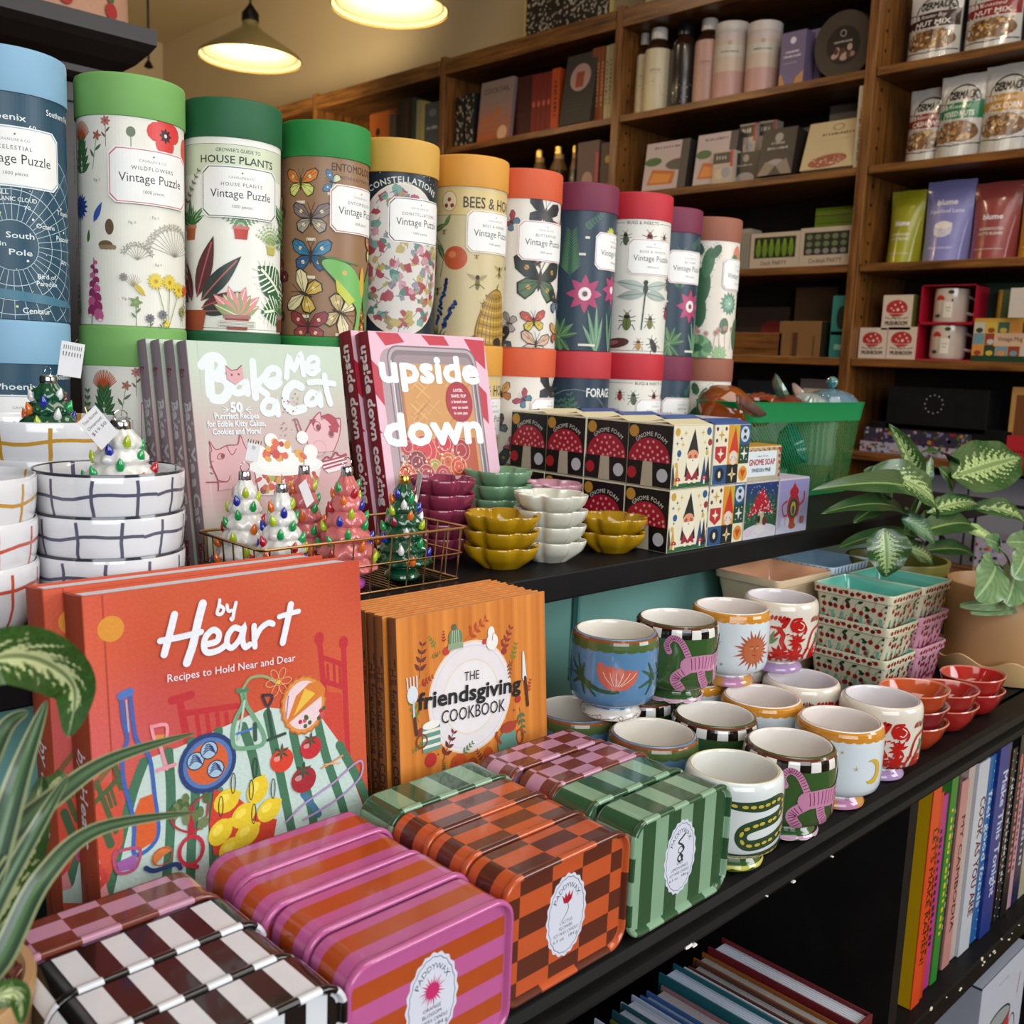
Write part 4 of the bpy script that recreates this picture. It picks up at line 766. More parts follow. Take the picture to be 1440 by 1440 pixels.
# ---- upside down cooking
UDx, UDy, UDl = .629, .811, rad(13.7)
tu = tracer(UDx, UDy, ZU, UDl); d_ = H_(tu, 480, 460, 6.0)
def upside(a):
    random.seed(6)
    a.rect(0, 0, 164, 231, 'd6aebf')
    P = lambda x, y: d_([x, y])[0]; RD = 'b4263c'
    for L in ([285, 85, 475, 95, 530, 170, 370, 200], [670, 110, 860, 120, 910, 200, 740, 195], [1030, 140, 1200, 155, 1215, 400, 1130, 320], [1140, 510, 1225, 600, 1245, 860, 1150, 750], [235, 300, 310, 380, 375, 470, 375, 720, 250, 560], [270, 840, 350, 940, 285, 945]): a.poly(d_(L), RD)
    def rr(x0, y0, x1, y1, r, c):
        q = []
        for cx, cy, s in ((x1-r, y1-r, 0), (x0+r, y1-r, 90), (x0+r, y0+r, 180), (x1-r, y0+r, 270)): q += [(cx+r*cos(rad(s+k*18)), cy+r*sin(rad(s+k*18))) for k in range(6)]
        a.poly(q, c)
    x0, y1 = P(370, 200); x1 = P(1120, 230)[0]
    rr(x0-10, -30, x1-2, y1-2, 16, 'a58f96'); rr(x0, -30, x1, y1+1, 15, '6b5e66'); rr(x0+1.6, -30, x1-1.6, y1-.6, 14, 'a79aa0'); rr(x0+5, -30, x1-5, y1-4, 11, '7a6b72'); rr(x0+8, -30, x1-8, y1-9, 9, '8f7e84')
    a.line([(x0+5, -10), (x0+5, y1-16)], 1.4, 'd5cfd4'); a.line([(x0+11, -10), (x0+11, y1-20)], 1.0, '564850'); a.line([(x1-5, -10), (x1-5, y1-16)], 1.6, '5a4c54'); a.line([(x1-9, -10), (x1-9, y1-20)], 1, 'cfc8cc')
    cx0, cy1 = P(478, 345); cx1 = P(1070, 360)[0]; a.rect(cx0, -10, cx1, cy1, 'c08a50')
    for k in range(26): y = cy1-8-random.uniform(0, 105); x = random.uniform(cx0+2, cx1-22); a.line([(x, y), (x+20, y-16)], 1.2, random.choice(('b0763c', 'cf9e62', 'd8ab70')), caps=False); a.line([(x, y-16), (x+20, y)], 1.2, random.choice(('a86c38', 'cf9e62', 'd0a068')), caps=False)
    a.line([(cx0+1, -10), (cx0+1, cy1)], 3, 'b06a34', caps=False)
    yb = P(700, 1020)[1]; a.rect(cx0+4, -10, cx1-4, yb+4, 'a84a30')
    for x, y, r, c in ((560, 1050, 11, 'a8283a'), (700, 1080, 17, 'c0303c'), (870, 1020, 15, 'b8283a'), (1010, 1080, 13, '9c2430'), (640, 1190, 14, '7a2034'), (790, 1220, 9, 'a08a3c'), (900, 1180, 11, 'b85a2c'), (990, 1220, 12, 'c04a2c'), (560, 1290, 12, 'b8402a'), (720, 1290, 12, '9c2430'), (860, 1290, 12, 'a8303c'), (640, 1380, 14, 'b8402a'), (900, 1380, 14, '7a2034')):
        a.ell(*P(x, y), r, r, mixc(c, 'e8c8a0', .45), n=18); a.ell(*P(x, y), r-1.2, r-1.2, c, n=18); a.ring(*P(x, y), r*.6, r*.6, 1, mixc(c, 'ffffff', .25), 14)
    a.hold = True
    for k in range(80): a.ell(*P(random.uniform(500, 1050), random.uniform(1040, 1320)), random.uniform(.6, 1.8), random.uniform(.6, 1.8), random.choice(('e0c0a0', 'd8a888', '8c2a30', 'e8d0b8')), n=6)
    a.hold = False; a.n += 5
    wt = 'dfe4ea'
    def word(t, L, x_l, x_r, ytop, ybase):
        p, q = P(x_l, ybase), P(x_r, ybase+10); hh = P(x_l, ytop)[1]-P(x_l, ybase)[1]
        a.text(t, (p[0]+q[0])/2, p[1], hh, wt, .045, wd=q[0]-p[0])
    word('upside', None, 338, 1155, 265, 500); word('down', None, 380, 1190, 770, 1040)
    q = P(992, 672); a.ell(q[0], q[1], 19.5, 23, '9c1c30', n=26)
    for k, t in enumerate(('LAYER,', 'BAKE, FLIP', 'a brand new', 'way to cook', 'in one pan')): a.text(t, q[0], q[1]+11.4-6.4*k, 3.4, 'e6c8d0', .035)
def sp_ud(a): a.rect(0, 0, 21.5, 231, '7c1524'); a.text('upside down cooking', 10.7, 132, 10, 'dccdd0', .05, rot=-90, wd=168); a.text('Dominique', 8, 20, 4, 'c8a8ac', 0, rot=-90)
b = book('hardcover_book', 'Upside Down Cooking book with striped cover facing forward', .164, .231, .0222, 'c9a0b0', '7c1524', 'd2ccc8', upside, sp_ud, (UDx, UDy, ZU), UDl, CARD, .0026, 'Upside Down cookbooks', pin=.003)
dup(b, (UDx-.005, UDy+.0232/cos(UDl), b.location.z), None, 'second Upside Down Cooking book, only its dark red spine showing behind the first')
# ------------------------------------------------------------------ candle tins on the counter
TW, TH, TD, CR = .1165, .0850, .0370, .0145
def perim(off=0):
    w, h, r = TW/2+off, TH/2+off, CR+off; P = []
    def seg(x0, z0, x1, z1, n):
        for i in range(n): P.append((x0+(x1-x0)*i/n, z0+(z1-z0)*i/n))
    def arc(cx, cz, a0, n):
        for i in range(n): a = rad(a0-90*i/n); P.append((cx+r*cos(a), cz+r*sin(a)))
    seg(-w+r, h, w-r, h, 21); arc(w-r, h-r, 90, 7); seg(w, h-r, w, -h+r, 13); arc(w-r, -h+r, 0, 7)
    seg(w-r, -h, -w+r, -h, 21); arc(-w+r, -h+r, 270, 7); seg(-w, -h+r, -w, h-r, 13); arc(-w+r, h-r, 180, 7)
    return [(x, z+TH/2) for x, z in P]
def scallop_label(a, cx, cy, title, icon, sub):
    n = 80; P = lambda rx, ry, k: [(cx+rx*(1+k*cos(20*2*pi*i/n))*cos(2*pi*i/n), cy+ry*(1+k*.7*cos(20*2*pi*i/n))*sin(2*pi*i/n)) for i in range(n)]
    a.poly(P(18.5, 28.2, .035), 'd0d4e2'); a.line(P(16.4, 25.8, .02), .45, '2c4a6a', True); 
    V, T, x0, x1 = glyphs('PADDYWAX', 0, 0, 1.3); 
    def f(u, v): t = u/17.0; rx, ry = 11.6+v, 18.6+v; return (cx+rx*sin(t*1.2), cy+ry*cos(t*1.2))
    a.text('PADDYWAX', 0, 0, 3.6, '2c3a5a', .004, al='c', wd=29, fn=f)
    icon(a, cx, cy+6)
    for k, t in enumerate(sub): a.text(t, cx, cy-5.6-3.7*k, 2.3, '2c3048', .0, wd=[None, None, None, None][k] if len(t) < 12 else 23)
def ic_star(a, x, y):
    for i in range(22): an = rad(i*16.36); r = 10 if i % 2 else 7.6; a.poly([(x+r*cos(an), y+r*1.05*sin(an)), (x+4*cos(an+.16), y+4*sin(an+.16)), (x+4*cos(an-.16), y+4*sin(an-.16))], 'c02a6a')
    a.ell(x, y, 4.8, c='c02a6a')
def ic_flower(a, x, y):
    a.poly([(x-5, y+9), (x-2.4, y+6), (x-1.6, y+10), (x, y+6.4), (x+2, y+10.4), (x+2.8, y+6.4), (x+5.6, y+9.6), (x+4.4, y+3.6), (x+1, y+1.6), (x-3, y+2.6)], 'a81830')
    a.curve([(x+.8, y+2), (x+1.6, y-2), (x-1, y-6), (x-4, y-9)], .5, '2c2c3c')
def ic_snake(a, x, y):
    a.curve([(x+5, y+11), (x+1, y+8.6), (x-3, y+6), (x+1.5, y+3), (x+4, y-.5), (x, y-3.6), (x-3, y-6.6), (x, y-9.6), (x+3, y-6.6), (x+.6, y-4.4), (x+3, y-9.4)], 1.5, '24342c'); a.ring(x, y-.5, 3.2, 2.8, .8, '24342c', 14)
ALLT = []
def tin(label, fs, ff, lab, loc, group='patterned candle tins'):
    t = thing('candle_tin', label, 'candle tin', loc, 0, group)
    ys = [0, .0012, .0045, .0048] + [.0048+(TD-.0048)*k/12 for k in range(1, 13)]
    P0, P1 = perim(.0009), perim(-.0004); N = len(P0)
    m = MB(); body = [(P1, y) for y in ys[3:]]
    m.grid(lambda u, v: (lambda p, y: (p[0][int(round(u*N)) % N][0], y, p[0][int(round(u*N)) % N][1]))(body[int(round(v*(len(body)-1)))], body[int(round(v*(len(body)-1)))][1]), N, len(body)-1, lambda i, j: fs(i, ys[3+j]), True)
    m.prism(P1, TD-.001, TD, fs(10, TD))
    m.obj('tin_body', TIN, t)
    # lid: rolled rim, inner step and printed face
    m = MB(); off = [(-.0005, .0055), (.0008, .0045), (.0012, .0028), (.0009, .0008), (0, 0), (-.0014, 0), (-.0022, .0008), (-.0030, .0030), (-.0042, .0032)]
    PR = [perim(o) for o, y in off]
    m.grid(lambda u, v: (PR[int(round(v*8))][int(round(u*N)) % N][0], off[int(round(v*8))][1], PR[int(round(v*8))][int(round(u*N)) % N][1]), N, 8, lambda i, j: fs(i, 0), True)
    m.obj('lid_rim', TIN, t)
    P = [(x*1000, z*1000) for x, z in perim(-.0042)]; a = Art(.0); ff(a, P)
    a.n = 10; lab and lab(a); m = MB(); m.art(a, plane_map((0, .0032, 0), (1, 0, 0), (0, 0, 1))); m.obj('lid_face', TIN, t)
    return t
def cells(P, x0, x1, z0, z1):
    Q = P
    for ax, lim, sg in ((0, x0, 1), (0, x1, -1), (1, z0, 1), (1, z1, -1)): Q = _clip(Q, ax, lim, sg) if Q else Q
    return Q
def face_pattern(cw, ch, cf, x0=-60.5):
    def ff(a, P):
        a.hold = False; w = .01
        for i in range(int(121/cw)+1):
            for j in range(int(86/ch)+1):
                Q = cells(P, x0+i*cw, x0+(i+1)*cw, j*ch, (j+1)*ch)
                if len(Q) > 2:
                    for k in range(1, len(Q)-1): a.t.append(((Q[0], Q[k], Q[k+1]), w, lin(cf(i, j))))
    return ff
PK, OR, DB, OC, GD, GL, BK, WH, PB1, PB2 = 'b5588f', 'a9481c', '56281c', 'b9522a', '2b4f33', '7fa184', '0d0b0c', 'd3d6dc', 'b5839b', '6c3328'
pk_s = lambda i, y: PK if y < .0135 or y > .0285 else OR
pk_f = face_pattern(200, 12.2, lambda i, j: OR if j % 2 else PK)
ck_s = lambda i, y: OC if ((i//8)+int(y/.0135)) % 2 else DB
ck_f = face_pattern(28.6, 14.2, lambda i, j: OC if (i+j) % 2 else DB, -72)
gr_s = lambda i, y: GD if ((i+1)//4) % 2 else GL
gr_f = face_pattern(14.6, 200, lambda i, j: GD if i % 2 else GL)
bw_s = lambda i, y: BK if (i//3) % 2 else WH
bw_f = face_pattern(12.1, 200, lambda i, j: BK if i % 2 else WH)
pb_s = lambda i, y: PB1 if ((i//5)+int(y/.0135)) % 2 else PB2
pb_f = face_pattern(19.4, 14.2, lambda i, j: PB1 if (i+j) % 2 else PB2)
L_or = lambda a: scallop_label(a, 0, 43, '', ic_star, ['ORANGE', 'BLOSSOM', 'SOY WAX CANDLE', '6.5 oz   184 g'])
L_ca = lambda a: scallop_label(a, 0, 43, '', ic_flower, ['CACTUS', 'FLOWER', 'SOY WAX CANDLE', '6.5 oz   184 g'])
L_gr = lambda a: scallop_label(a, 0, 43, '', ic_snake, ['WILD', 'LEMONGRASS', 'SOY WAX CANDLE', '6.5 oz   184 g'])
X4 = [.2115, .3310, .4520, .5720]; TYC = [[.378, .4157, .4535, .4945], [.381, .4205, .459, .497], [.392, .431, .4695, .5085], [.3905, .4315, .470, .5095]]; zt = ZL+.0015
tp = tin('pink and orange striped tin in front with oval Orange Blossom label', pk_s, pk_f, L_or, (X4[1], TYC[1][0], zt))
tb_ = tin('black and white striped tin, foremost of its column', bw_s, bw_f, None, (X4[0], TYC[0][0], zt))
tc = tin('orange and brown checked tin in front with oval Cactus Flower label', ck_s, ck_f, L_ca, (X4[2], TYC[2][0], zt))
tg = tin('green striped tin in front with oval Wild Lemongrass label', gr_s, gr_f, L_gr, (X4[3], TYC[3][0], zt))
tq = tin('pink and brown checked tin behind the black and white striped tins', pb_s, pb_f, None, (X4[0]-.004, TYC[0][3], zt))
def more(src, lab, i, k, dx=0): dup(src, (X4[i]+dx, TYC[i][k], zt), None, lab)
more(tb_, 'black and white striped tin, second in its column', 0, 1, -.003); more(tb_, 'black and white striped tin next to the pink and brown checked one', 0, 2, -.001)
more(tp, 'pink and orange striped tin, second from the front', 1, 1, .001); more(tp, 'pink and orange striped tin, third from the front', 1, 2, -.002); more(tp, 'pink and orange striped tin rearmost, against the By Heart cookbook', 1, 3, .001)
more(tc, 'orange and brown checked tin, second from the front', 2, 1, .001); more(tc, 'orange and brown checked tin touching the rear green tin', 2, 2, .002)
more(tg, 'green striped tin at the foot of the Friendsgiving cookbook', 2, 3, .003)
more(tg, 'green striped tin, second from the front, beside the snake mug', 3, 1, -.002)
more(tq, 'pink and brown checked tin behind the second green tin', 3, 2, .001); more(tq, 'pink and brown checked tin rearmost, near the blue mug', 3, 3, -.004)
# ------------------------------------------------------------------ footed ceramic candle mugs
MP = [(0, 0), (.0262, 0), (.0280, .0014), (.0284, .0040), (.0262, .0075), (.0228, .0105), (.0226, .0125), (.0260, .0150), (.0345, .0172), (.0390, .0212), (.0408, .0268), (.0414, .0350), (.0415, .0460), (.0415, .0560), (.0415, .0700), (.0413, .0760), (.0407, .0800), (.0397, .0830), (.0382, .0849), (.0370, .0856), (.0360, .0857), (.0350, .0851), (.0345, .0838), (.0343, .0800), (.0343, .0760), (.0338, .0600), (.0338, .0500), (.0300, .0480), (0, .0480)]
def mr(v):
    if v is None: return .0415
    v = max(.001, v)
    for (r0, z0), (r1, z1) in zip(MP[3:20], MP[4:21]):
        if z0 <= v <= z1 and z1 > z0: return r0+(r1-r0)*(v-z0)/(z1-z0)+.00005
    return .028
NM = 72
def mug(label, body, inner, foot, rim, artfn, loc, rz, extra=None, group='footed ceramic candle mugs'):
    t = thing('ceramic_mug', label, 'mug', loc, 0, group); a0 = atan2(-loc[1], -loc[0])+rz; t.rotation_euler = (0, 0, a0); t.scale = (.969, .969, .922)
    def col(i, j):
        z = MP[j][1]
        if j >= 20: return inner
        if j >= 19: return rim
        if j <= 4: return foot if isinstance(foot, str) else foot(i, j)
        if j <= 6: return extra or body
        return body
    prof = [MP[0]]
    m = MB(); m.lathe(MP, NM, col)
    a = Art(.03); artfn(a); m.art(a, *cyl_map(mr, NM)); m.obj('mug_body', CERAM, t, True)
    MB().lathe([(0, .0502), (.0330, .0502), (.0335, .0498)], 40, 'd8cfc4').obj('candle_wax', POT, t)
    return t
def scallops(a, v, h, n, c, up=False, line=None):
    w = 2*pi*41.5/n
    for k in range(n):
        x = -2*pi*41.5/2+w*(k+.5); a.ell(x, v, w*.56, h, c, 0, 12, 180 if not up else 0, 360 if not up else 180)
        if line: a.line([(x+w*.54*cos(pi*q/6), v+(1 if up else -1)*h*sin(pi*q/6)) for q in range(7)], .7, line, caps=False)
def band(a, v0, v1, c):
    C = 2*pi*41.5/2; n = 6
    for k in range(n): a.rect(-C, v0+(v1-v0)*k/n, C, v0+(v1-v0)*(k+1)/n, c) if k == 0 or True else 0
def wavy(a, x, y, L, an, c, wd=3):
    k, q = cos(rad(an)), sin(rad(an)); a.line([(x+t*L*k-1.0*sin(t*22)*q*(1-t), y+t*L*q+1.0*sin(t*22)*k*(1-t)) for t in [i/16 for i in range(17)]], wd, c, taper=lambda t: 1-.55*t+.18*sin(t*38))
def A_blue(a):
    G = '2f5236'
    band(a, 75.5, 83, '4a6034'); scallops(a, 76, 3, 22, '4a6034'); band(a, 81.5, 84.8, '7a4a2a')
    for ox in (0, 95, -95):
        a.poly([(ox-14, 62), (ox-11, 64), (ox-7, 60.5), (ox-4, 60), (ox, 61), (ox+4, 57.5), (ox+8, 60), (ox+11, 56), (ox+15, 58), (ox+19, 55.5), (ox+24, 57), (ox+25, 52), (ox+22, 44), (ox+15, 38), (ox+5, 36), (ox-4, 38), (ox-11, 45), (ox-14, 54)], 'c0604e')
        for k in range(6): x = ox+1+k*1.6; a.curve([(x, 41), (x-6+k*3, 48), (x-9+k*4.6, 54)], .6, 'e2c4b4', 4)
        a.curve([(ox-30, 46), (ox-18, 38), (ox-6, 35), (ox+6, 35)], 4, G, taper=lambda t: 1-.4*abs(t-.5))
        for an, L in ((105, 22), (135, 20), (165, 12), (215, 14), (285, 16), (315, 22), (335, 26), (80, 14)): wavy(a, ox-30, 45, L, an, G, 4)
        for an, L in ((150, 18), (200, 20), (235, 18), (120, 18)): wavy(a, ox+46, 46, L, an, G, 3.6)
    for k in range(9): x = -130+29*k; a.ring(x, 4.2, 3, 2.4, .5, '7a3a30', 12); a.curve([(x-12, 3), (x-5, 5.5), (x, 2), (x+7, 3), (x+15, 3.6)], .5, '7a3a30', 4)
def stripy(a, pts, wd, c, cs, n, k=8):
    P = spl(pts, k); a.line(P, wd, c)
    for i in range(1, n):
        t = i/n*(len(P)-1); j = min(int(t), len(P)-2); f = t-j; x, y = P[j][0]+(P[j+1][0]-P[j][0])*f, P[j][1]+(P[j+1][1]-P[j][1])*f
        dx, dy = P[j+1][0]-P[j][0], P[j+1][1]-P[j][1]; L = sqrt(dx*dx+dy*dy) or 1; nx, ny = -dy/L, dx/L; r = wd*.42
        a.line([(x+nx*r, y+ny*r), (x+nx*r*.1+dx/L*.5, y+ny*r*.1), (x-nx*r*.8, y-ny*r*.8)], .85, cs, caps=False)
def A_tiger(a):
    C = 2*pi*41.5; n = 26
    for k in range(n): a.rect(-C/2+C/n*k, 73, -C/2+C/n*(k+1), 82.4, '17130f' if k % 2 else 'd8d6d2')
    band(a, 82.3, 84.8, '5a2a1e')
    P_, S_ = 'bd7f9f', '76305a'
    def st2(a, P, wd, c, cs, n): stripy(a, [(ox+(x-ox-10)*1.22+4, 47+(y-41)*1.18) for x, y in P], wd*1.2, c, cs, n)
    for ox in (0, 130, -130):
        st2(a, [(ox-19, 52), (ox-21, 58), (ox-17, 64), (ox-11, 62), (ox-6, 54), (ox-2, 44)], 5, P_, S_, 22)
        st2(a, [(ox+28, 38), (ox+27, 30), (ox+31, 21)], 7, P_, S_, 7); st2(a, [(ox+36, 40), (ox+40, 31), (ox+48, 25)], 7, P_, S_, 7)
        st2(a, [(ox+2, 40), (ox-10, 33), (ox-13, 27), (ox-8, 19)], 8, P_, S_, 12); st2(a, [(ox+8, 36), (ox+10, 28), (ox+15, 20)], 7.5, P_, S_, 8)
        st2(a, [(ox-3, 41), (ox+9, 42), (ox+22, 41), (ox+33, 44), (ox+40, 52)], 14, P_, S_, 16)
        a.ell(ox+46, 63, 8, 7, P_, 30, 14); a.ell(ox+42, 70, 2.6, c=P_, n=8); a.ell(ox+51, 69, 2.6, c=P_, n=8); a.ell(ox+49, 63, 1, c='2c1420', n=6); a.ell(ox+44, 64, 1, c='2c1420', n=6); a.curve([(ox+45, 59), (ox+48, 58.5), (ox+50, 60)], .7, S_, 3)
    scallops(a, 6.2, 3.6, 11, 'c79ab4', False, 'e4dcd8')
def A_sun(a):
    band(a, 77.5, 84.8, 'c08028'); scallops(a, 78, 2.8, 26, 'c08028'); scallops(a, 82, 1.6, 18, 'c08028', True)
    for ox in (0, 130, -130):
        for i in range(24): an = rad(15*i); r = 24 if i % 2 else 19; x, y = ox+r*cos(an), 46+r*sin(an); a.poly([(x, y), (ox+12*cos(an+.17), 46+12*sin(an+.17)), (ox+12*cos(an-.17), 46+12*sin(an-.17))], 'a85434')
        a.ell(ox, 46, 12.8, 13.4, 'b0603c', 0, 20)
        for sg in (-1, 1): a.ell(ox+sg*3.6, 48.6, 1.7, .9, 'd8b090', 0, 8); a.ell(ox+sg*3.6, 48.5, .7, c='3c1c14', n=6); a.curve([(ox+sg*6, 50), (ox+sg*4, 51), (ox+sg*1.6, 50)], .45, '3c1c14', 3)
        a.curve([(ox+.8, 49), (ox-.6, 45.5), (ox+.8, 44.8)], .45, '3c1c14', 3); a.curve([(ox-2, 41.4), (ox, 40.6), (ox+2.2, 41.4)], .7, '5a1c14', 3)
        for x, y, s, c in ((-38, 54, 3.4, 'a86a84'), (-34, 30, 2.4, '8c5a7a'), (44, 50, 3, 'b8953c'), (30, 66, 2, 'b8953c')):
            for i in range(5): an = rad(72*i+90); a.line([(ox+x, y), (ox+x+s*cos(an), y+s*sin(an))], .7, c, taper=lambda t: 1-.7*t)
        P = [(ox+62+11*cos(rad(q)), 46+13*sin(rad(q))) for q in range(-110, 111, 20)]+[(ox+57+10*cos(rad(q)), 47+10*sin(rad(q))) for q in range(100, -101, -20)]; a.poly(P, 'c9a63c')
def A_red(a):
    R = 'b01f1a'
    for ox in (-96, -32, 32, 96):
        def C(P, wd, c=R): a.curve([(ox+x, y) for x, y in P], wd, c, 5)
        for sx, sy, sg in ((-20, 60, 1), (6, 24, 1)):
            a.ell(ox+sx, sy, 8, 7.6, R, 0, 16); C([(sx-6, sy-5), (sx-9, sy+1), (sx-6, sy+8), (sx+2, sy+9)], 3); C([(sx+6, sy+2), (sx+9, sy-3), (sx+7, sy-8)], 3.2); C([(sx+1, sy+5), (sx+6, sy+1), (sx+3, sy-4), (sx-1, sy-3)], 1.1, 'd8d0c4')
        C([(-9, 18), (-12, 25), (-7, 34), (-4, 46), (2, 55), (14, 58), (25, 57)], 2.8); C([(22, 57), (27, 50), (26, 42), (30, 34)], 5); C([(24, 55), (16, 46), (6, 40), (1, 34)], 3); C([(25, 66), (31, 68), (27, 60)], 5)
        for an, L in ((70, 18), (110, 15), (40, 14), (140, 10)): leaf(a, ox+12, 38, L, 4.4, an, '5f7a4c')
        for k in range(9): leaf(a, ox-21, 42, 11, 3.6, 20+k*36, R)
        for k in range(9): leaf(a, ox-23, 26, 12, 4.6, k*45, R)
        for k in range(9): leaf(a, ox+24, 27, 12, 4.2, k*40+15, R)
        for k in range(4): leaf(a, ox-4+k*5, 64, 8, 3, 60+k*22, '6a7a5c' if k % 2 else R); a.ell(ox+14+k*4.2, 69, 1.8, 3.2, R, -20, 7); a.ell(ox-32+k*4, 51-k, 2.6, .9, R, 20, 7)
        for k in range(6): a.ell(ox-16+6*k, 17, 1.2, c=R, n=6); a.ell(ox-10+4*k, 33+5*sin(k*3), 1.1, c=R, n=6)
def A_snake(a):
    G, Y = '2c4630', 'c2ac44'
    def sn(P, w0):
        Q = [(x, 12+(y-12)*1.17) for x, y in spl(P, 10)]; a.line(Q, w0, G, taper=lambda t: min(1, .12+t*5)); n = 0; L = 0
        for i in range(1, len(Q)):
            L += sqrt((Q[i][0]-Q[i-1][0])**2+(Q[i][1]-Q[i-1][1])**2)
            if L > n*7+5: n += 1; an = math.degrees(atan2(Q[i][1]-Q[i-1][1], Q[i][0]-Q[i-1][0])); f = min(1, .25+L/45); a.ell(*Q[i], 2.7*f, 1.5*f, Y, an, 10)
    sn([(-34, 70), (-22, 63), (-4, 59.5), (18, 59), (38, 61), (47, 56), (40, 49), (16, 45), (5, 41), (3, 34), (10, 29.5), (30, 32), (50, 36), (58, 31), (50, 24), (30, 20.5), (8, 18), (-12, 18.5)], 10)
    a.ell(-13, 17.6, 5.5, 3.8, G); a.ell(-14, 18.4, 1.6, 1.1, 'dcd8c8'); a.ell(-14, 18.4, .7, c='17130f', n=6)
    sn([(-110, 60), (-90, 52), (-70, 56), (-60, 40), (-80, 30), (-100, 34)], 8); scallops(a, 6.4, 3.8, 10, 'c4bc5a')
MG = {}
MX = [.676, .7615, .848, .9345]; MY = [.4335, .5195, .6055]
MX = [.6745, .760, .8455, .931]
def ft_sun(i, j): return 'b87fa0' if (i//9) % 2 else 'c08a48'
def setmug(k, lab, x, y, z, rz):
    D = {'blue': ('5680a6', 'd8d2c8', 'd4cec6', '7a4a2a', A_blue, '5680a6'), 'tiger': ('34542a', 'd8d2cc', '34542a', '5a2a1e', A_tiger, None), 'sun': ('ccd6dc', 'd8ceca', ft_sun, 'c08028', A_sun, None),
         'red': ('d2cabd', 'd2ccd0', 'a88ab4', '9c7f92', A_red, None), 'snake': ('d0d6d6', 'd2d2cc', '34542a', 'c4ae48', A_snake, '34542a')}[k]
    if k not in MG: MG[k] = mug(lab, D[0], D[1], D[2], D[3], D[4], (x, y, z), rz, D[5]); return
    dup(MG[k], (x, y, z), atan2(-y, -x)+rz, lab)
z1 = ZL+.0002; z2 = ZL+.0794
setmug('snake', 'white footed mug with a green snake and yellow rim', .675, .418, z1, .15)
setmug('tiger', 'green footed mug with striped pink tiger standing in the front row', .7585, .4165, z1, .72)
setmug('sun', 'white orange-rimmed mug with yellow moon and half a sun, front row', .850, .418, z1, -.62)
setmug('red', 'cream mug with red swirls in the front row beside red dishes', .945, .4235, z1, .25)
setmug('blue', 'blue footed mug in the middle row behind the snake mug', .683, .507, z1, .95)
setmug('tiger', 'green tiger mug with checked rim in the middle row', .7665, .500, z1, -.15)
setmug('sun', 'orange-rimmed white mug in the middle row, under the upper mugs', .8485, .501, z1, 1.7)
setmug('red', 'lavender-rimmed cream mug in the middle row near cherry baskets', .933, .5055, z1, .9)
setmug('blue', 'blue mug in the rear row by the Friendsgiving cookbook', .6735, .5895, z1, 1.9)
setmug('tiger', 'green tiger mug in the rear row, mostly hidden under the upper mugs', .7565, .5835, z1, 2.4)
setmug('sun', 'orange-rimmed white mug in the rear row behind the upper mugs', .841, .5835, z1, 2.6)
setmug('red', 'cream mug with lavender rim in the rear row by the peach dish', .925, .588, z1, 2.6)
setmug('blue', 'blue mug with coral flower stacked on top of others', .6900, .5620, z2, -.02)
setmug('tiger', 'green mug with striped pink tiger stacked on top of others', .7740, .5550, z2, .62)
setmug('sun', 'white mug with orange sun face stacked on top of others', .8600, .5510, z2, .68)
setmug('red', 'cream mug with red swirls and lavender foot stacked on top of others', .9440, .5440, z2, .25)
# ------------------------------------------------------------------ checked bowls at the left
def gbowl(label, lc, loc, R=.051, H=.062, rz=0, rimc=None):
    t = thing('grid_bowl', label, 'bowl', loc, rz, 'white bowls with hand-painted grids')
    s = R/.051; hz = H/.062
    pr = [(0, 0), (.022, 0), (.0235, .0015), (.024, .004), (.033, .0085), (.0425, .018), (.0475, .028), (.0500, .040), (.0510, .052), (.0510, .060), (.0504, .0618), (.0496, .062), (.0488, .061), (.0484, .055), (.0470, .040), (.0435, .026), (.036, .015), (.02, .009), (0, .008)]
    pr = [(r*s, z*hz) for r, z in pr]; W_ = 'd6d6da'
    def col(i, j):
        if j in (9, 10, 11) and rimc: return rimc
        if j >= 11 and i % 9 == 4 and j < 16: return lc
        return W_
    m = MB(); m.lathe(pr, 96, col); a = Art(.05); C = pi*R*1000; n = 11
    def mrr(v):
        if v is None: return R
        for (r0, z0), (r1, z1) in zip(pr[3:9], pr[4:10]):
            if z0 <= v <= z1: return r0+(r1-r0)*(v-z0)/(z1-z0)+.00004
        return R if v > .03 else pr[3][0]
    random.seed(int(loc[2]*1e4)+int(loc[0]*1000))
    for k in range(n):
        x = -C+2*C*(k+.5)/n; P = [(x+random.uniform(-.6, .6)+(60-v)*random.uniform(-.02, .05), v*hz) for v in (8, 14, 20, 28, 36, 44, 52, 58)]; a.line(P, 2.3*s, lc, caps=False)
    for v in (47, 17): a.line([(-C+2*C*k/40, (v+1.6*sin(k*.55)+.8*sin(k*1.3))*hz) for k in range(41)], 2.3*s, lc, caps=False)
    m.art(a, *cyl_map(mrr, 96)); m.obj('bowl_body', CERAM, t, True); return t
YL, CO, GR = 'b98a2c', 'b9523f', '55566a'
P_ = .0283
for k, (lc, nm) in enumerate(((CO, 'white bowl with coral grid at the bottom of the left stack'), (CO, 'white bowl with coral grid in the middle of the left stack'), (YL, 'white bowl with yellow grid topping the left stack'))): gbowl(nm, lc, (.1872, .706, ZU+P_*k), rz=.4*k)
for k, nm in enumerate(('at the bottom of its stack', 'in the middle of its stack', 'at the top, holding a white tree ornament')): gbowl('white bowl with slate grey grid '+nm, GR, (.290, .705, ZU+P_*k), rz=1.4+.21*k, rimc='33343e')
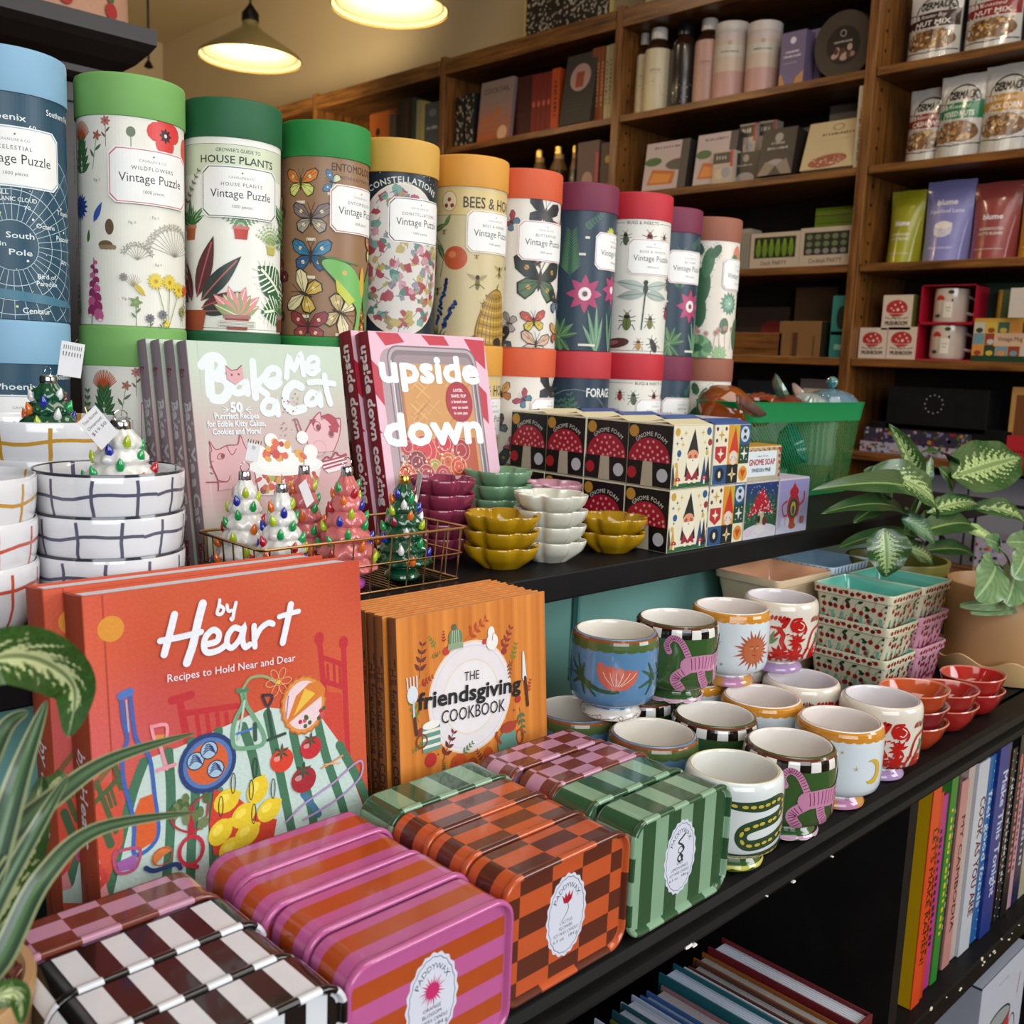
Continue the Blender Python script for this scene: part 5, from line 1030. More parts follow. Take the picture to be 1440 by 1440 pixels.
for k, nm in enumerate(('lowest of the four behind', 'second of the four behind', 'third of the four behind', 'topping the rear stack, holding a green tree')): gbowl('larger white bowl with yellow grid '+nm, YL, (.292, .826, ZU+.0285*k), R=.063, H=.060, rz=.7*k)
# ------------------------------------------------------------------ glass tree ornaments
def teardrop(r=.0033, c='ffffff'): 
    return MB().lathe([(0, -r*1.0), (r*.75, -r*.75), (r, 0), (r*.8, r*.8), (r*.35, r*1.7), (0, r*2.2)], 8, c)
BE = {c: None for c in ('b01428', '1a2a9c', '14944c', 'd8681c', 'a8bc1e', 'dcdcdc', '7a1830')}
def bead(c, pos, parent, ang):
    if BE[c] is None: o = teardrop(c=c).obj('bulb', JEWEL, parent); BE[c] = o
    else: o = BE[c].copy(); COL.objects.link(o); o.parent = parent
    o.location = pos; o.rotation_euler = (0, .35, ang); return o
def tree(label, c, loc, H=.086, s=1, rz=0, cap='c8c8cc', base=None, seed=1, tagtext=None, n=30, glass=False):
    t = thing('tree_ornament', label, 'christmas ornament', loc, rz, 'glass christmas tree ornaments'); random.seed(seed)
    k = H/.086*1.0; pr = [(0, 0), (.015, 0), (.0165, .002), (.016, .005), (.011, .009), (.0115, .012)]; pr = [(r*s, z*k) for r, z in pr]; tiers = 6
    for i in range(tiers):
        z0 = .012+.0112*i; r = .0265-.0033*i
        for dz, f in ((0, .86), (.0015, .96), (.003, 1.0), (.0055, .96), (.009, .84)): pr.append((r*f*s, (z0+dz)*k))
    pr += [(.007*s, .0785*k), (.0045*s, .083*k)]
    ph = random.random()*6
    def mod(a, z): return 1+.05*sin(9*a+z*260+ph)*(1 if z > .012 else 0)+.035*sin(13*a-z*500)*(1 if z > .012 else 0)
    MB().lathe(pr, 56, lambda i, j: (base if base and j < 5 else c), mod=mod).obj('tree_body', ORN if not glass else mat('green_glass', .06, noise=.25, nscale=140, coat=1, bump=.2, sss=.05), t)
    MB().lathe([(.0048*s, .081*k), (.0052*s, .082*k), (.0052*s, .087*k), (.0044*s, .0885*k), (0, .089*k)], 16, cap, mod=lambda a, z: 1+.06*sin(8*a)).obj('cap', CHROME if cap == 'c8c8cc' else GOLD, t)
    MB().tube([(.0042*cos(a)*s, 0, .0915*k+.0042*sin(a)) for a in [pi*2*i/14 for i in range(15)]], .0004, 5, cap).obj('hanging_loop', CHROME if cap == 'c8c8cc' else GOLD, t)
    cs = ['b01428', '1a2a9c', '14944c', 'd8681c', 'a8bc1e', '14944c'] if c != '0f4a30' else ['dcdcdc', 'd8681c', '14944c', 'a8bc1e', '1a2a9c', '7a1830', 'dcdcdc']
    for i in range(n):
        tr = i/n; z = (.016+.060*tr)*k; r = (.0275-.0200*tr)*s; a = i*2.399+random.uniform(-.2, .2)
        bead(cs[i % len(cs)] if random.random() > .2 else random.choice(cs), (r*cos(a), r*sin(a), z), t, a)
    if tagtext is not None:
        m = MB(); m.tube([(0, 0, .092*k), (-.006, -.004, .097*k), (-.012, -.008, .092*k)], .0003, 4, 'c8b890'); m.obj('string', PAPER, t)
    return t
def price_tag(label, loc, rot, lines, w=.017, h=.026):
    t = thing('price_tag', label, 'price tag', loc); t.rotation_euler = rot
    m = MB().box(-w/2, w/2, -.0002, .0002, -h/2, h/2, 'd4d4d8'); a = Art(.08)
    for k, l in enumerate(lines): a.text(l, 0, 8-5*k, 2.5, '2c2c30', 0, wd=13 if len(l) > 5 else None)
    m.art(a, plane_map((0, -.0002, 0), (1, 0, 0), (0, 0, 1))); m.obj('card', PAPER, t); MB().tube([(0, 0, h/2-.002), (.003, .002, h/2+.003), (.006, .004, h/2+.001)], .0003, 4, 'b8a070').obj('string', GOLD, t); return t
bz = ZU+.0566
tree('white tree ornament standing in the grey grid bowl', 'd8d6d2', (.300, .708, bz+.0085), .084, 1.42, .3, seed=2)
price_tag('white price tag hanging from the tree in the grey grid bowl', (.2720, .678, bz+.092), (.1, -.75, .1), ['Trees Assorted', 'Ornament', '$19.50'])
tree('dark green tree ornament in the rear yellow grid bowl', '0f4a30', (.290, .818, ZU+.0285*3+.009), .082, 1.25, .8, seed=5, glass=True)
price_tag('white barcode tag hanging on the green tree in the rear bowl', (.2955, .785, ZU+.192), (0, .15, -.1), ['|||||||||', '|||||||'])
BX0, BX1, BY0, BY1, BZ = .3975, .614, .682, .786, .050
tree('white tree ornament at the left end of the gold wire basket', 'd8d6d2', (.4255, .756, ZU+.003), .098, 1.02, 0, seed=7)
tree('white tree ornament second from left in the gold wire basket', 'd8d6d2', (.434, .7115, ZU+.003), .092, .96, 1, seed=8)
tree('pink tree ornament half hidden behind the white ones in the basket', 'c46a6c', (.484, .757, ZU+.003), .100, .98, 1, seed=9, base='b04aa8')
tree('pink tree ornament in front in the gold wire basket', 'c96c6c', (.498, .7115, ZU+.003), .103, 1.06, 2, seed=10, base='b04aa8', n=34)
tree('glossy green tree ornament at the right end of the gold wire basket', '0f4a30', (.5625, .7135, ZU+.003), .092, 1.0, 2, cap='d8a84a', seed=11, glass=True, n=34)
price_tag('silvery price tag standing over the leftmost white tree', (.4300, .751, ZU+.120), (0, .2, 0), ['||||||', '||||'], .012, .015)
price_tag('gold edged price tag hanging over the second white tree', (.4500, .700, ZU+.090), (0, -.5, .3), [' ', ' '], .010, .022)
price_tag('narrow white tag leaning between green tree and maroon dishes', (.5960, .735, ZU+.084), (0, -.35, 1.3), [' '], .010, .028)
t = thing('wire_basket', 'low gold wire basket holding the glass tree ornaments', 'basket', (.507, .735, ZU))
def rrp(x0, x1, y0, y1, z, r=.006):
    o = []
    for cx, cy, s in ((x1-r, y0+r, -90), (x1-r, y1-r, 0), (x0+r, y1-r, 90), (x0+r, y0+r, 180)): o += [(cx+r*cos(rad(s+k*22.5))-.507, cy+r*sin(rad(s+k*22.5))-.735, z) for k in range(5)]
    return o+[o[0]]
G_ = 'c9a172'
MB().tube(rrp(BX0, BX1, BY0, BY1, BZ), .0013, 8, G_, cap=False).obj('top_rail', GOLD, t)
MB().tube(rrp(BX0+.002, BX1-.002, BY0+.002, BY1-.002, BZ*.52), .0009, 6, G_, cap=False).obj('middle_rail', GOLD, t)
MB().tube(rrp(BX0+.004, BX1-.004, BY0+.004, BY1-.004, .0015), .0010, 6, G_, cap=False).obj('bottom_rail', GOLD, t)
def wire(a, b): MB().tube([a, b], .0008, 5, G_).obj('upright_wire', GOLD, t)
for k in range(11):
    x = BX0+.008+(BX1-BX0-.016)*k/10-.507
    for y, y2 in ((BY0-.735, BY0+.004-.735), (BY1-.735, BY1-.004-.735)): wire((x, y, BZ), (x*.985, y2, .001))
for k in range(6):
    y = BY0+.010+(BY1-BY0-.02)*k/5-.735
    for x, x2 in ((BX0-.507, BX0+.004-.507), (BX1-.507, BX1-.004-.507)): wire((x, y, BZ), (x2, y, .001))
m = MB()
for k in range(34): x = BX0+.007+(BX1-BX0-.014)*k/33-.507; m.tube([(x, BY0+.004-.735, .0015), (x, BY1-.004-.735, .0015)], .0006, 4, '8c7248')
o = m.obj('base_mesh', GOLD, t); o['kind'] = 'stuff'
# ------------------------------------------------------------------ flower shaped dishes
def star(label, c, loc, rz, R=.0395, H=.0225):
    t = None; s = R/.0395; pr = [(0, .0005), (.019, 0), (.0205, .001), (.0235, .0035), (.0305, .0085), (.0360, .0135), (.0384, .0190), (.0392, .0228), (.0386, .0238), (.0368, .0232), (.0350, .0185), (.029, .0115), (.02, .006), (0, .0045)]
    def mod(a, z): return 1-.17*max(0, cos(3*a)**2)**4*(.5+.5*min(1, z/.014))
    m = MB().lathe([(r*s, z) for r, z in pr], 96, c, mod=mod); o = m.obj('flower_dish', CERAM, None, True); o.location = loc; o.rotation_euler = (0, 0, rz)
    return tag(o, label, 'dish', 'flower shaped ceramic dishes')
def stack(x, y, cols, nm, n, pitch=.0158, rz=.2, z0=ZU, R=.0395):
    first = None; w = {2: ['bottom', 'top'], 3: ['bottom', 'middle', 'top'], 4: ['bottom', 'second lowest', 'second highest', 'top'], 6: ['bottom', 'second', 'third', 'fourth', 'fifth', 'top'], 5: ['bottom', 'second', 'middle', 'fourth', 'top']}[n]
    for k in range(n):
        lab = '%s, %s dish of the stack' % (nm, w[k])
        if first is None: first = star(lab, cols, (x, y, z0), rz, R)
        else: dup(first, (x+random.uniform(-.0012, .0012), y+random.uniform(-.001, .001), z0+pitch*k), rz+random.uniform(-.06, .06), lab)
random.seed(12)
stack(.6840, .7090, 'a8810c', 'mustard flower dish in the left yellow stack', 3, .0155)
stack(.7500, .7060, 'cfcdbf', 'off-white flower dish', 4, .0158, .5)
stack(.8470, .7030, 'a8810c', 'mustard flower dish beside the gnome boxes', 2, .0160, .1)
stack(.6670, .7810, '84304a', 'maroon flower dish', 5, .0148, .35, R=.036)
stack(.7660, .8050, '6f9473', 'sage green flower dish', 5, .0152, .1)
stack(.8440, .7950, 'c490a0', 'pale pink flower dish', 4, .0142, .4, R=.037)
# ------------------------------------------------------------------ gnome boxes
BW, BD, BH = .0735, .0632, .0698
def a_mush(a, w=63.2, h=69.8):
    a.rect(0, 0, w, h, '0e0c0d'); a.ell(w*.13, h*.87, 6.8, 6.8, 'b98732', 0, 18)
    a.poly([(w*.33, 0), (w*.60, 0), (w*.57, h*.4), (w*.36, h*.4)], 'b3a893')
    P = [(w*.03, h*.40)]+[(w*.49-w*.46*cos(rad(t)), h*.42+h*.36*sin(rad(t))) for t in range(0, 181, 15)]+[(w*.96, h*.40)]; a.poly(P, 'a3122a')
    for i, (x, y) in enumerate([(.13, .46), (.22, .55), (.30, .46), (.38, .62), (.36, .52), (.47, .5), (.5, .62), (.56, .56), (.6, .46), (.66, .64), (.68, .52), (.76, .58), (.8, .47), (.88, .5), (.9, .43), (.45, .71), (.57, .72), (.27, .65), (.7, .43), (.18, .42), (.42, .42), (.53, .43)]): a.ell(w*x, h*y, 1.7, 1.7, 'd8989c', 0, 8)
    a.ell(w*.12, h*.2, 6.8, 6.8, 'a81e2a', 0, 18); a.ell(w*.80, h*.2, 7.6, 7.6, 'bcbcc4', 0, 18)
    a.arc_text('GNOME FOAM', w*.52, h*.40, h*.41, 5, 'd8d4cc', span=w*.68)
def star4(a, x, y, r, c): a.poly([(x+(r if i % 2 == 0 else r*.3)*cos(i*pi/4), y+(r if i % 2 == 0 else r*.3)*sin(i*pi/4)) for i in range(8)], c)
def a_gnome(a, w=73.5, h=69.8):
    a.rect(0, 0, w, h, 'd5cfb8'); a.rect(0, 0, w, 3.5, '1f5a34'); a.ell(w*.5, 3, w*.5, 3, '1f5a34')
    for x, y, r, c in ((.1, .9, 4.6, 'b8903c'), (.9, .9, 4.6, '1f4f80'), (.16, .56, 4, '1f4f80'), (.94, .72, 4, '8c2430'), (.1, .38, 3, 'c0a04a'), (.88, .55, 3, 'c0a04a')): a.ell(w*x, h*y, r, c=c)
    for x, y, r, c in ((.3, .88, 4, 'c0a04a'), (.74, .88, 4, 'c0a04a'), (.24, .7, 4, 'c0a04a'), (.8, .72, 3, 'c0a04a'), (.2, .8, 3, '7a2430'), (.1, .72, 3, '20405a'), (.86, .62, 3.4, '20304a'), (.14, .47, 2.4, '20405a')): star4(a, w*x, h*y, r, c)
    for x in (.02, .12): a.poly([(w*(x-.06), 4), (w*(x+.08), 4), (w*(x+.01), h*.42)], 'b8903c' if x > .05 else '24303a')
    for x, c in ((.82, '1f3f6a'), (.92, '1c2430')): a.poly([(w*(x-.08), 4), (w*(x+.08), 4), (w*x, h*.5)], c)
    a.poly([(w*.36, h*.54), (w*.66, h*.54), (w*.53, h*.95)], '15191c')
    a.poly([(w*.32, h*.18), (w*.70, h*.18), (w*.66, h*.44), (w*.36, h*.44)], '1a1a1e'); a.poly([(w*.34, h*.12), (w*.68, h*.12), (w*.62, h*.3), (w*.40, h*.3)], '8c2034')
    a.ell(w*.51, h*.52, 10, 6.4, 'c98a6a', 0, 16); a.poly([(w*.35, h*.47), (w*.67, h*.47), (w*.66, h*.34), (w*.51, h*.17), (w*.37, h*.34)], 'dad5c2'); a.ell(w*.44, h*.5, 3, 2, 'a8503c'); a.ell(w*.58, h*.5, 3, 2, 'a8503c'); a.ell(w*.46, h*.52, .9, c='15191c', n=6); a.ell(w*.56, h*.52, .9, c='15191c', n=6); a.ell(w*.51, h*.44, 1, c='15191c', n=6)
    for x in (.42, .56): a.rect(w*x, 3, w*(x+.06), h*.14, 'd8d2bc'); a.rect(w*x, 3, w*(x+.06), h*.07, '15191c')
    for x in (.16, .84): a.rect(w*(x-.02), 3, w*(x+.02), h*.12, 'd8d2bc'); a.ell(w*x, h*.12, 5, 4.4, '9c2434', 0, 12, 0, 180); a.ell(w*x, h*.15, .9, c='d8d2bc', n=6)
def a_tiles(a, w=73.5, h=69.8):
    a.rect(0, 0, w, h, 'd5cfb8'); x0, x1, x2, x3 = 0, w*.38, w*.70, w
    a.rect(x1, h*.33, x2, h, 'c8862c'); a.rect(x1+w*.13, h*.33, x2, h, 'b89a2c'); a.rect(x0, 0, x1, h*.33, '1f4a7a'); a.rect(x1, 0, x2, h*.33, '17181a'); a.rect(x2, h*.66, x3, h, '1f4a7a'); a.rect(x2, h*.33, x3, h*.66, '1c3f30')
    star4(a, w*.19, h*.83, 7, 'b8903c'); [a.ell(w*x, h*y, 2.4, c='5a2a24') for x in (.07, .31) for y in (.74, .93)]
    a.poly([(w*.04, h*.64), (w*.34, h*.64), (w*.34, h*.45), (w*.19, h*.35), (w*.04, h*.45)], 'a8242c'); star4(a, w*.19, h*.52, 7, 'd8d2bc'); star4(a, w*.19, h*.50, 4.4, 'd8d2bc')
    a.poly([(w*.42, h*.52), (w*.70, h*.52), (w*.57, h*.97)], 'b8301e'); a.ell(w*.55, h*.44, 8.5, 8.5, 'd0c0b4', 0, 18); a.ell(w*.51, h*.45, .9, c='17181a', n=6); a.ell(w*.59, h*.45, .9, c='17181a', n=6); a.ell(w*.47, h*.41, 1.8, c='c08a80', n=8); a.ell(w*.63, h*.41, 1.8, c='c08a80', n=8)
    a.ell(w*.85, h*.83, 9, 9.4, 'b8c4d0', 0, 18); [leaf(a, w*.85, h*.83+sg*1, 7, 2.6, an, '1c2a3a') for sg, an in ((1, 90), (1, 55), (1, 125), (-1, 270), (-1, 235), (-1, 305))]
    star4(a, w*.85, h*.5, 8, 'cfd4c8'); [a.ell(w*x, h*y, .9, c='cfd4c8', n=6) for x in (.77, .93) for y in (.4, .6)]
    a.ell(w*.19, h*.17, 9, 8.4, '15191c', 0, 16); a.ell(w*.19, h*.17, 2.6, 4, 'd8d2bc'); star4(a, w*.54, h*.16, 9, 'cfc4a0'); a.ell(w*.54, h*.16, 2.4, c='a8803c'); a.ell(w*.85, h*.16, 9, 9, 'c8862c', 0, 16); a.poly([(w*.85, h*.08), (w*.92, h*.2), (w*.88, h*.24), (w*.85, h*.2), (w*.82, h*.24), (w*.78, h*.2)], 'b0401e')
def a_amanita(a, w=73.5, h=69.8):
    a.grad(0, 0, w, h, 1, 8, lambda u, v: mixc('26503a', '23306e', max(0, v*1.8-.8))); 
    for i in range(14): x = w*(i+.3)/14; a.poly([(x-4, h*.3), (x+4, h*.3), (x, h*(.62+.2*abs(sin(i*2))))], '1d4a30' if i % 2 else '2c5f3c')
    a.ell(w*.5, 4, w*.6, 14, 'c4c4d0', 0, 20); a.poly([(w*.36, 6), (w*.62, 6), (w*.58, h*.5), (w*.42, h*.5)], 'b8b090')
    a.poly([(w*.10, h*.38), (w*.16, h*.5), (w*.32, h*.72), (w*.42, h*.84), (w*.52, h*.88), (w*.62, h*.8), (w*.74, h*.62), (w*.88, h*.46), (w*.92, h*.4), (w*.7, h*.46), (w*.5, h*.48), (w*.3, h*.44)], 'a8182c'); random.seed(4); a.hold = True
    for i in range(70): x = random.uniform(.14, .88); y = random.uniform(.42, .84); abs(x-.52) < (.9-y)*.95 and a.ell(w*x, h*y, 1.3, .9, 'd8c8cc', 0, 6)
    for i in range(60): a.ell(random.uniform(2, w-2), random.uniform(h*.3, h-2), .6, c='c8ccd8', n=5)
    a.hold = False; a.n += 5; a.ell(w*.44, h*.34, 4, 5, '1c2a24'); a.ell(w*.62, h*.3, 5, 6, '6a2c2c'); a.ell(w*.5, h*.16, 12, 6, 'd0ccd0'); a.ell(w*.15, h*.12, 9, 5, 'c9b8c4')
def a_lantern(a, w=73.5, h=69.8):
    a.grad(0, 0, w, h, 1, 6, lambda u, v: mixc('a8a4c4', '8c88bc', v)); a.ell(w*.5, 3, w*.55, 9, 'b4b4cc', 0, 20)
    a.ell(w*.5, h*.48, 15, 18, 'a82430', 0, 20); a.ell(w*.5, h*.46, 11, 13, '2c5034', 0, 18); a.ell(w*.5, h*.45, 6.5, 9, 'c0a44a', 0, 14); a.ell(w*.5, h*.42, 3.6, 6, '4a4a6a'); a.ell(w*.5, h*.76, 11, 7, 'a82430'); a.ell(w*.5, h*.86, 4, 4, 'a82430'); a.line([(w*.5, h*.86), (w*.5, h*.94)], 1.4, 'a82430'); a.rect(w*.36, h*.18, w*.64, h*.26, 'a83c34'); a.ell(w*.5, h*.14, 9, 5, '9a4a34')
    a.curve([(w*.28, h*.6), (w*.14, h*.52), (w*.2, h*.34), (w*.3, h*.34)], 2.4, 'a82430'); a.curve([(w*.7, h*.5), (w*.84, h*.6), (w*.84, h*.74)], 3, 'a82430')
    for x, c in ((.18, 'b8b8cc'), (.34, 'c8c4cc'), (.62, 'c4b0a8'), (.8, '4a5a8c'), (.84, 'a85a4c')): a.ell(w*x, h*.22, 4.4, 5.4, c, 0, 12)
def gbox(label, left, front, top, loc, lidc, group, w=BW, d=BD, h=BH, open_=False, rz=0):
    t = thing('carton', label, 'box', loc, rz, group); m = MB().box(0, w, 0, d, 0, h, 'cfc8b4', .0008)
    a = Art(.03); left(a); a.clip(.6, .6, d*1000-.6, h*1000-.6); m.art(a, plane_map((0, d, 0), (0, -1, 0), (0, 0, 1)))
    a = Art(.03); front(a); a.clip(.6, .6, w*1000-.6, h*1000-.6); m.art(a, plane_map((0, 0, 0), (1, 0, 0), (0, 0, 1)))
    m.obj('carton_body', CARD, t)
    z = h; q = MB().box(.0006, w-.0006, .0006, d-.0006, z+.0001, z+.0012, lidc, .0004); 
    if open_: q.add([(0, 0, z), (w, 0, z), (w*.96, d*.30, z+.006), (w*.04, d*.30, z+.006), (0, d*.5, z+.0035), (w, d*.5, z+.0035)], [(0, 1, 2, 3), (3, 2, 5, 4)], top)
    q.obj('top_flap', CARD, t); return t
plainL = lambda c: (lambda a: a.rect(0, 0, 80, 80, c))
XC = [.8865, .9620, 1.0375, 1.1135]; Z2 = ZU+BH+.0022
yk = lambda k: .6560+k*.0640
pos = ['foremost', 'second', 'third', 'rearmost']
g1 = None
for lev, z in ((0, ZU+.0003), (1, Z2)):
    for k in range(4):
        lab = 'black Gnome Foam carton with spotted mushroom, %s of the %s row' % (pos[k], 'upper' if lev else 'lower')
        dz = z; x = XC[0]+(.0015 if lev and k % 2 else 0)
        if g1 is None: g1 = gbox(lab, a_mush, a_gnome, 'cfc4a0', (x, yk(k), dz), 'd3caae', 'Gnome Foam cartons', open_=False)
        elif lev and k == 0: g2 = gbox(lab, a_mush, a_gnome, 'cfc4a0', (x, yk(k), dz), 'd3caae', 'Gnome Foam cartons', open_=True)
        else: dup(g1 if not lev else g2, (x, yk(k), dz), None, lab)
t1 = t2 = t3 = None
for lev, z in ((0, ZU+.0003), (1, Z2)):
    for k in range(4):
        lab = 'patchwork pattern gnome carton, %s of the %s row' % (pos[k], 'upper' if lev else 'lower')
        if t1 is None: t1 = gbox(lab, a_tiles, a_tiles, '2c4a8c', (XC[1], yk(k), z), 'a8aac0', 'patchwork gnome cartons')
        elif lev and k == 0: t1b = gbox(lab, plainL('b8b4a8'), a_tiles, '34528c', (XC[1]+.002, yk(k), z), '34528c', 'patchwork gnome cartons', open_=True)
        else: dup(t1 if not lev else t1b, (XC[1]+(.002 if lev else 0), yk(k), z), None, lab)
for k in range(3):
    lab = 'carton painted with a snowy red mushroom house, %s in the lower row' % pos[k]
    t2 = gbox(lab, plainL('c8c4c4'), a_amanita, 'b8b4cc', (XC[2], yk(k), ZU+.0003), 'b4b0c4', 'mushroom house cartons') if t2 is None else dup(t2, (XC[2], yk(k), ZU+.0003), None, lab) or t2
    lab = 'lavender carton painted with a red gnome lantern, %s in the lower row' % pos[k]
    t3 = gbox(lab, plainL('b8b4cc'), a_lantern, 'b8b4cc', (XC[3], yk(k), ZU+.0003), 'b4b0c4', 'gnome lantern cartons') if t3 is None else dup(t3, (XC[3], yk(k), ZU+.0003), None, lab) or t3
dup(t3, (XC[2]+.004, yk(1), Z2), None, 'lavender gnome lantern carton in the upper row behind the soap box'); dup(t3, (XC[2]+.002, yk(2), Z2), None, 'lavender gnome lantern carton in the upper row, two behind the soap box')
def a_soap(a):
    a.rect(0, 0, 84, 44, 'b4ab92'); 
    for i in range(34): a.line([(2.5*i, 0), (2.5*i+.6*sin(i), 44)], .35, '7a6c54', caps=False)
    for i in range(22): a.ell(4+3.7*i, 38+2.4*sin(i*2), 2, 1.8, ('9c2430', 'a88a3c', '8c3a30')[i % 3]); 
    for i in range(5): a.ell(80+random.uniform(-2, 2), 6+8*i, 2.4, c='9c2430'); a.ell(4, 6+8*i, 1.6, c='8c5a4a')
    a.rect(9, 6, 73, 37, 'ccd4d8'); a.bars(41, 30, 1.8, '5a7a80', 26); a.text('GNOME SOAP', 41, 20, 7.4, '9c2434', .03, wd=58); a.text('SWEDISH PINE', 40, 11.5, 4.6, '1f4a5a', .03, wd=42)
gbox('small Gnome Soap box with white label on the mushroom house carton', plainL('a8884a'), a_soap, 'b8862c', (XC[2]-.009, .6570, ZU+BH+.0016), 'b8862c', 'soap boxes', .084, .036, .042)
# ------------------------------------------------------------------ green basket of glass
GX0, GX1, GY0, GY1, GZ0, GZ1 = 1.288, 1.705, .836, .934, ZU+.002, ZU+.157
gb = thing('mesh_basket', 'green plastic mesh basket filled with coloured glass pieces', 'basket', (1.5, .98, ZU))
def rrect(x0, x1, y0, y1, r, n=8):
    o = []
    for cx, cy, s in ((x1-r, y0+r, -90), (x1-r, y1-r, 0), (x0+r, y1-r, 90), (x0+r, y0+r, 180)): o += [(cx+r*cos(rad(s+k*90/n)), cy+r*sin(rad(s+k*90/n))) for k in range(n+1)]
    return o
def resamp(P, n):
    P = P+[P[0]]; L = [0]
    for i in range(1, len(P)): L.append(L[-1]+sqrt((P[i][0]-P[i-1][0])**2+(P[i][1]-P[i-1][1])**2))
    o = []; j = 0
    for k in range(n):
        d = L[-1]*k/n
        while L[j+1] < d: j += 1
        f = (d-L[j])/(L[j+1]-L[j]); o.append((P[j][0]+(P[j+1][0]-P[j][0])*f, P[j][1]+(P[j+1][1]-P[j][1])*f))
    return o
NB = 220; TOPP = resamp(rrect(GX0-1.5, GX1-1.5, GY0-.98, GY1-.98, .04), NB); BOTP = resamp(rrect(GX0+.085-1.5, GX1-.022-1.5, GY0+.012-.98, GY1-.012-.98, .03), NB)
def bp(i, t, off=0): a, b = BOTP[i % NB], TOPP[i % NB]; x, y = a[0]+(b[0]-a[0])*t, a[1]+(b[1]-a[1])*t; L = sqrt(x*x+y*y); return (x+x/L*off, y+y/L*off, GZ0-ZU+(GZ1-GZ0)*t)
GP = '0c8048'
m = MB(); pr = [(.80, .0), (.80, .0016), (.985, .0030), (1.0, .0040), (1.004, .002), (1.0, -.0006), (.80, -.0006)]
m.grid(lambda u, v: bp(int(round(u*NB)), pr[int(round(v*6))][0], pr[int(round(v*6))][1]), NB, 6, GP, True); m.obj('rim_band', PLAST, gb)
m = MB()
for i in range(0, NB, 2):
    for sg in (-1, 1):
        P = [Vector(bp(i+sg*k*3, .01+.80*k/7)) for k in range(8)]
        for k in range(7):
            a, b = P[k], P[k+1]; d = Vector((0, 0, .0010)); m.add([a-d, b-d, b+d, a+d], [(0, 1, 2, 3)], GP)
m.obj('mesh_side', mat('green_mesh', .35, noise=.02), gb)
MB().prism([(p[0], p[1]) for p in BOTP[::4]], 0, .002, GP, 'z').obj('base', PLAST, gb)
def glassmat(n, c, r=.05):
    m = mat(n, r, trans=.82, noise=.03, ior=1.4); return m
GLA, GLB = mat('coloured_glass', .05, trans=.55, noise=.05, coat=1, ior=1.3), None
def gdish(name, label, c, loc, prof, rot=(0, 0, 0), nn=28, fl=0, knob=None):
    t = thing(name, label, 'glass dish', loc, 0, 'glass pieces in the green basket'); t.rotation_euler = rot
    MB().lathe(prof, 48, c, mod=(lambda a, z: 1+fl*sin(nn*a)) if fl else None).obj('glass_body', GLA, t)
    if knob: MB().ball((0, 0, prof[-1][1]+.010), .0105, knob, 16, 10).obj('knob', GLA, t)
    return t
bowlp = lambda r, h: [(0, 0), (r*.5, 0), (r*.8, h*.3), (r, h), (r*.95, h*1.02), (r*.72, h*.35), (0, h*.12)]
lidp = lambda r, h: [(r*.9, -.004), (r, 0), (r*.97, h*.2), (r*.8, h*.5), (r*.75, h*.62), (r*.5, h*.8), (r*.2, h*.95), (0, h)]
gdish('glass_dish', 'amber glass dish with spiral top heaped at the basket left', 'b8520e', (1.325, .884, ZU+.142), lidp(.046, .040), (.5, -.3, 0), 5, .04)
gdish('glass_dish', 'amber glass dish with wavy edge behind the spiral one', 'a8481a', (1.412, .880, ZU+.140), lidp(.036, .028), (-.5, .6, 0), 12, .05)
gdish('glass_dish', 'pink glass dish resting on the basket rim', 'b88a7c', (1.270, .812, ZU+.1445), bowlp(.026, .012), (.3, .5, 0))
gdish('glass_dish', 'smoky green oval glass dish tilted upright', '7a9484', (1.490, .896, ZU+.166), bowlp(.034, .014), (1.0, .2, .3))
gdish('glass_dish', 'dark red glass dish lying beside the smoky green one', '8c3a24', (1.480, .870, ZU+.150), lidp(.030, .016), (.3, -.3, 0))
gdish('glass_dish', 'pale pink glass plate behind the red one', 'b89a94', (1.550, .890, ZU+.158), bowlp(.030, .008), (.9, .3, 0))
gdish('glass_lid', 'clear ribbed glass piece in the middle of the basket', 'b8c4bc', (1.575, .880, ZU+.152), lidp(.032, .020), (.2, .2, 0), 20, .05)
gdish('candy_jar', 'blue glass candy jar with round knob on top', '7a9fb4', (1.650, .885, ZU+.150), lidp(.050, .030), (0, 0, 0), 16, .03, '3f8a94')
gdish('glass_dish', 'teal glass dish seen through the mesh of the basket', '3f9088', (1.500, .885, ZU+.075), bowlp(.036, .03), (1.0, .5, 0), 18, .04)
gdish('glass_dish', 'clear ribbed glass tumbler behind the basket mesh', 'b0c0a4', (1.600, .885, ZU+.048), [(0, 0), (.034, 0), (.038, .02), (.036, .05), (.040, .078), (.037, .078), (.033, .05), (0, .006)], (0, 0, 0), 22, .04)
gdish('glass_dish', 'yellowish glass bowl low in the basket', 'a8a06a', (1.600, .885, ZU+.006), bowlp(.034, .04), (0, 0, 0), 18, .03)
gdish('glass_dish', 'pale green glass bowl at the left inside the basket', '8ab4a0', (1.455, .885, ZU+.006), bowlp(.034, .04), (0, 0, 0), 18, .03)
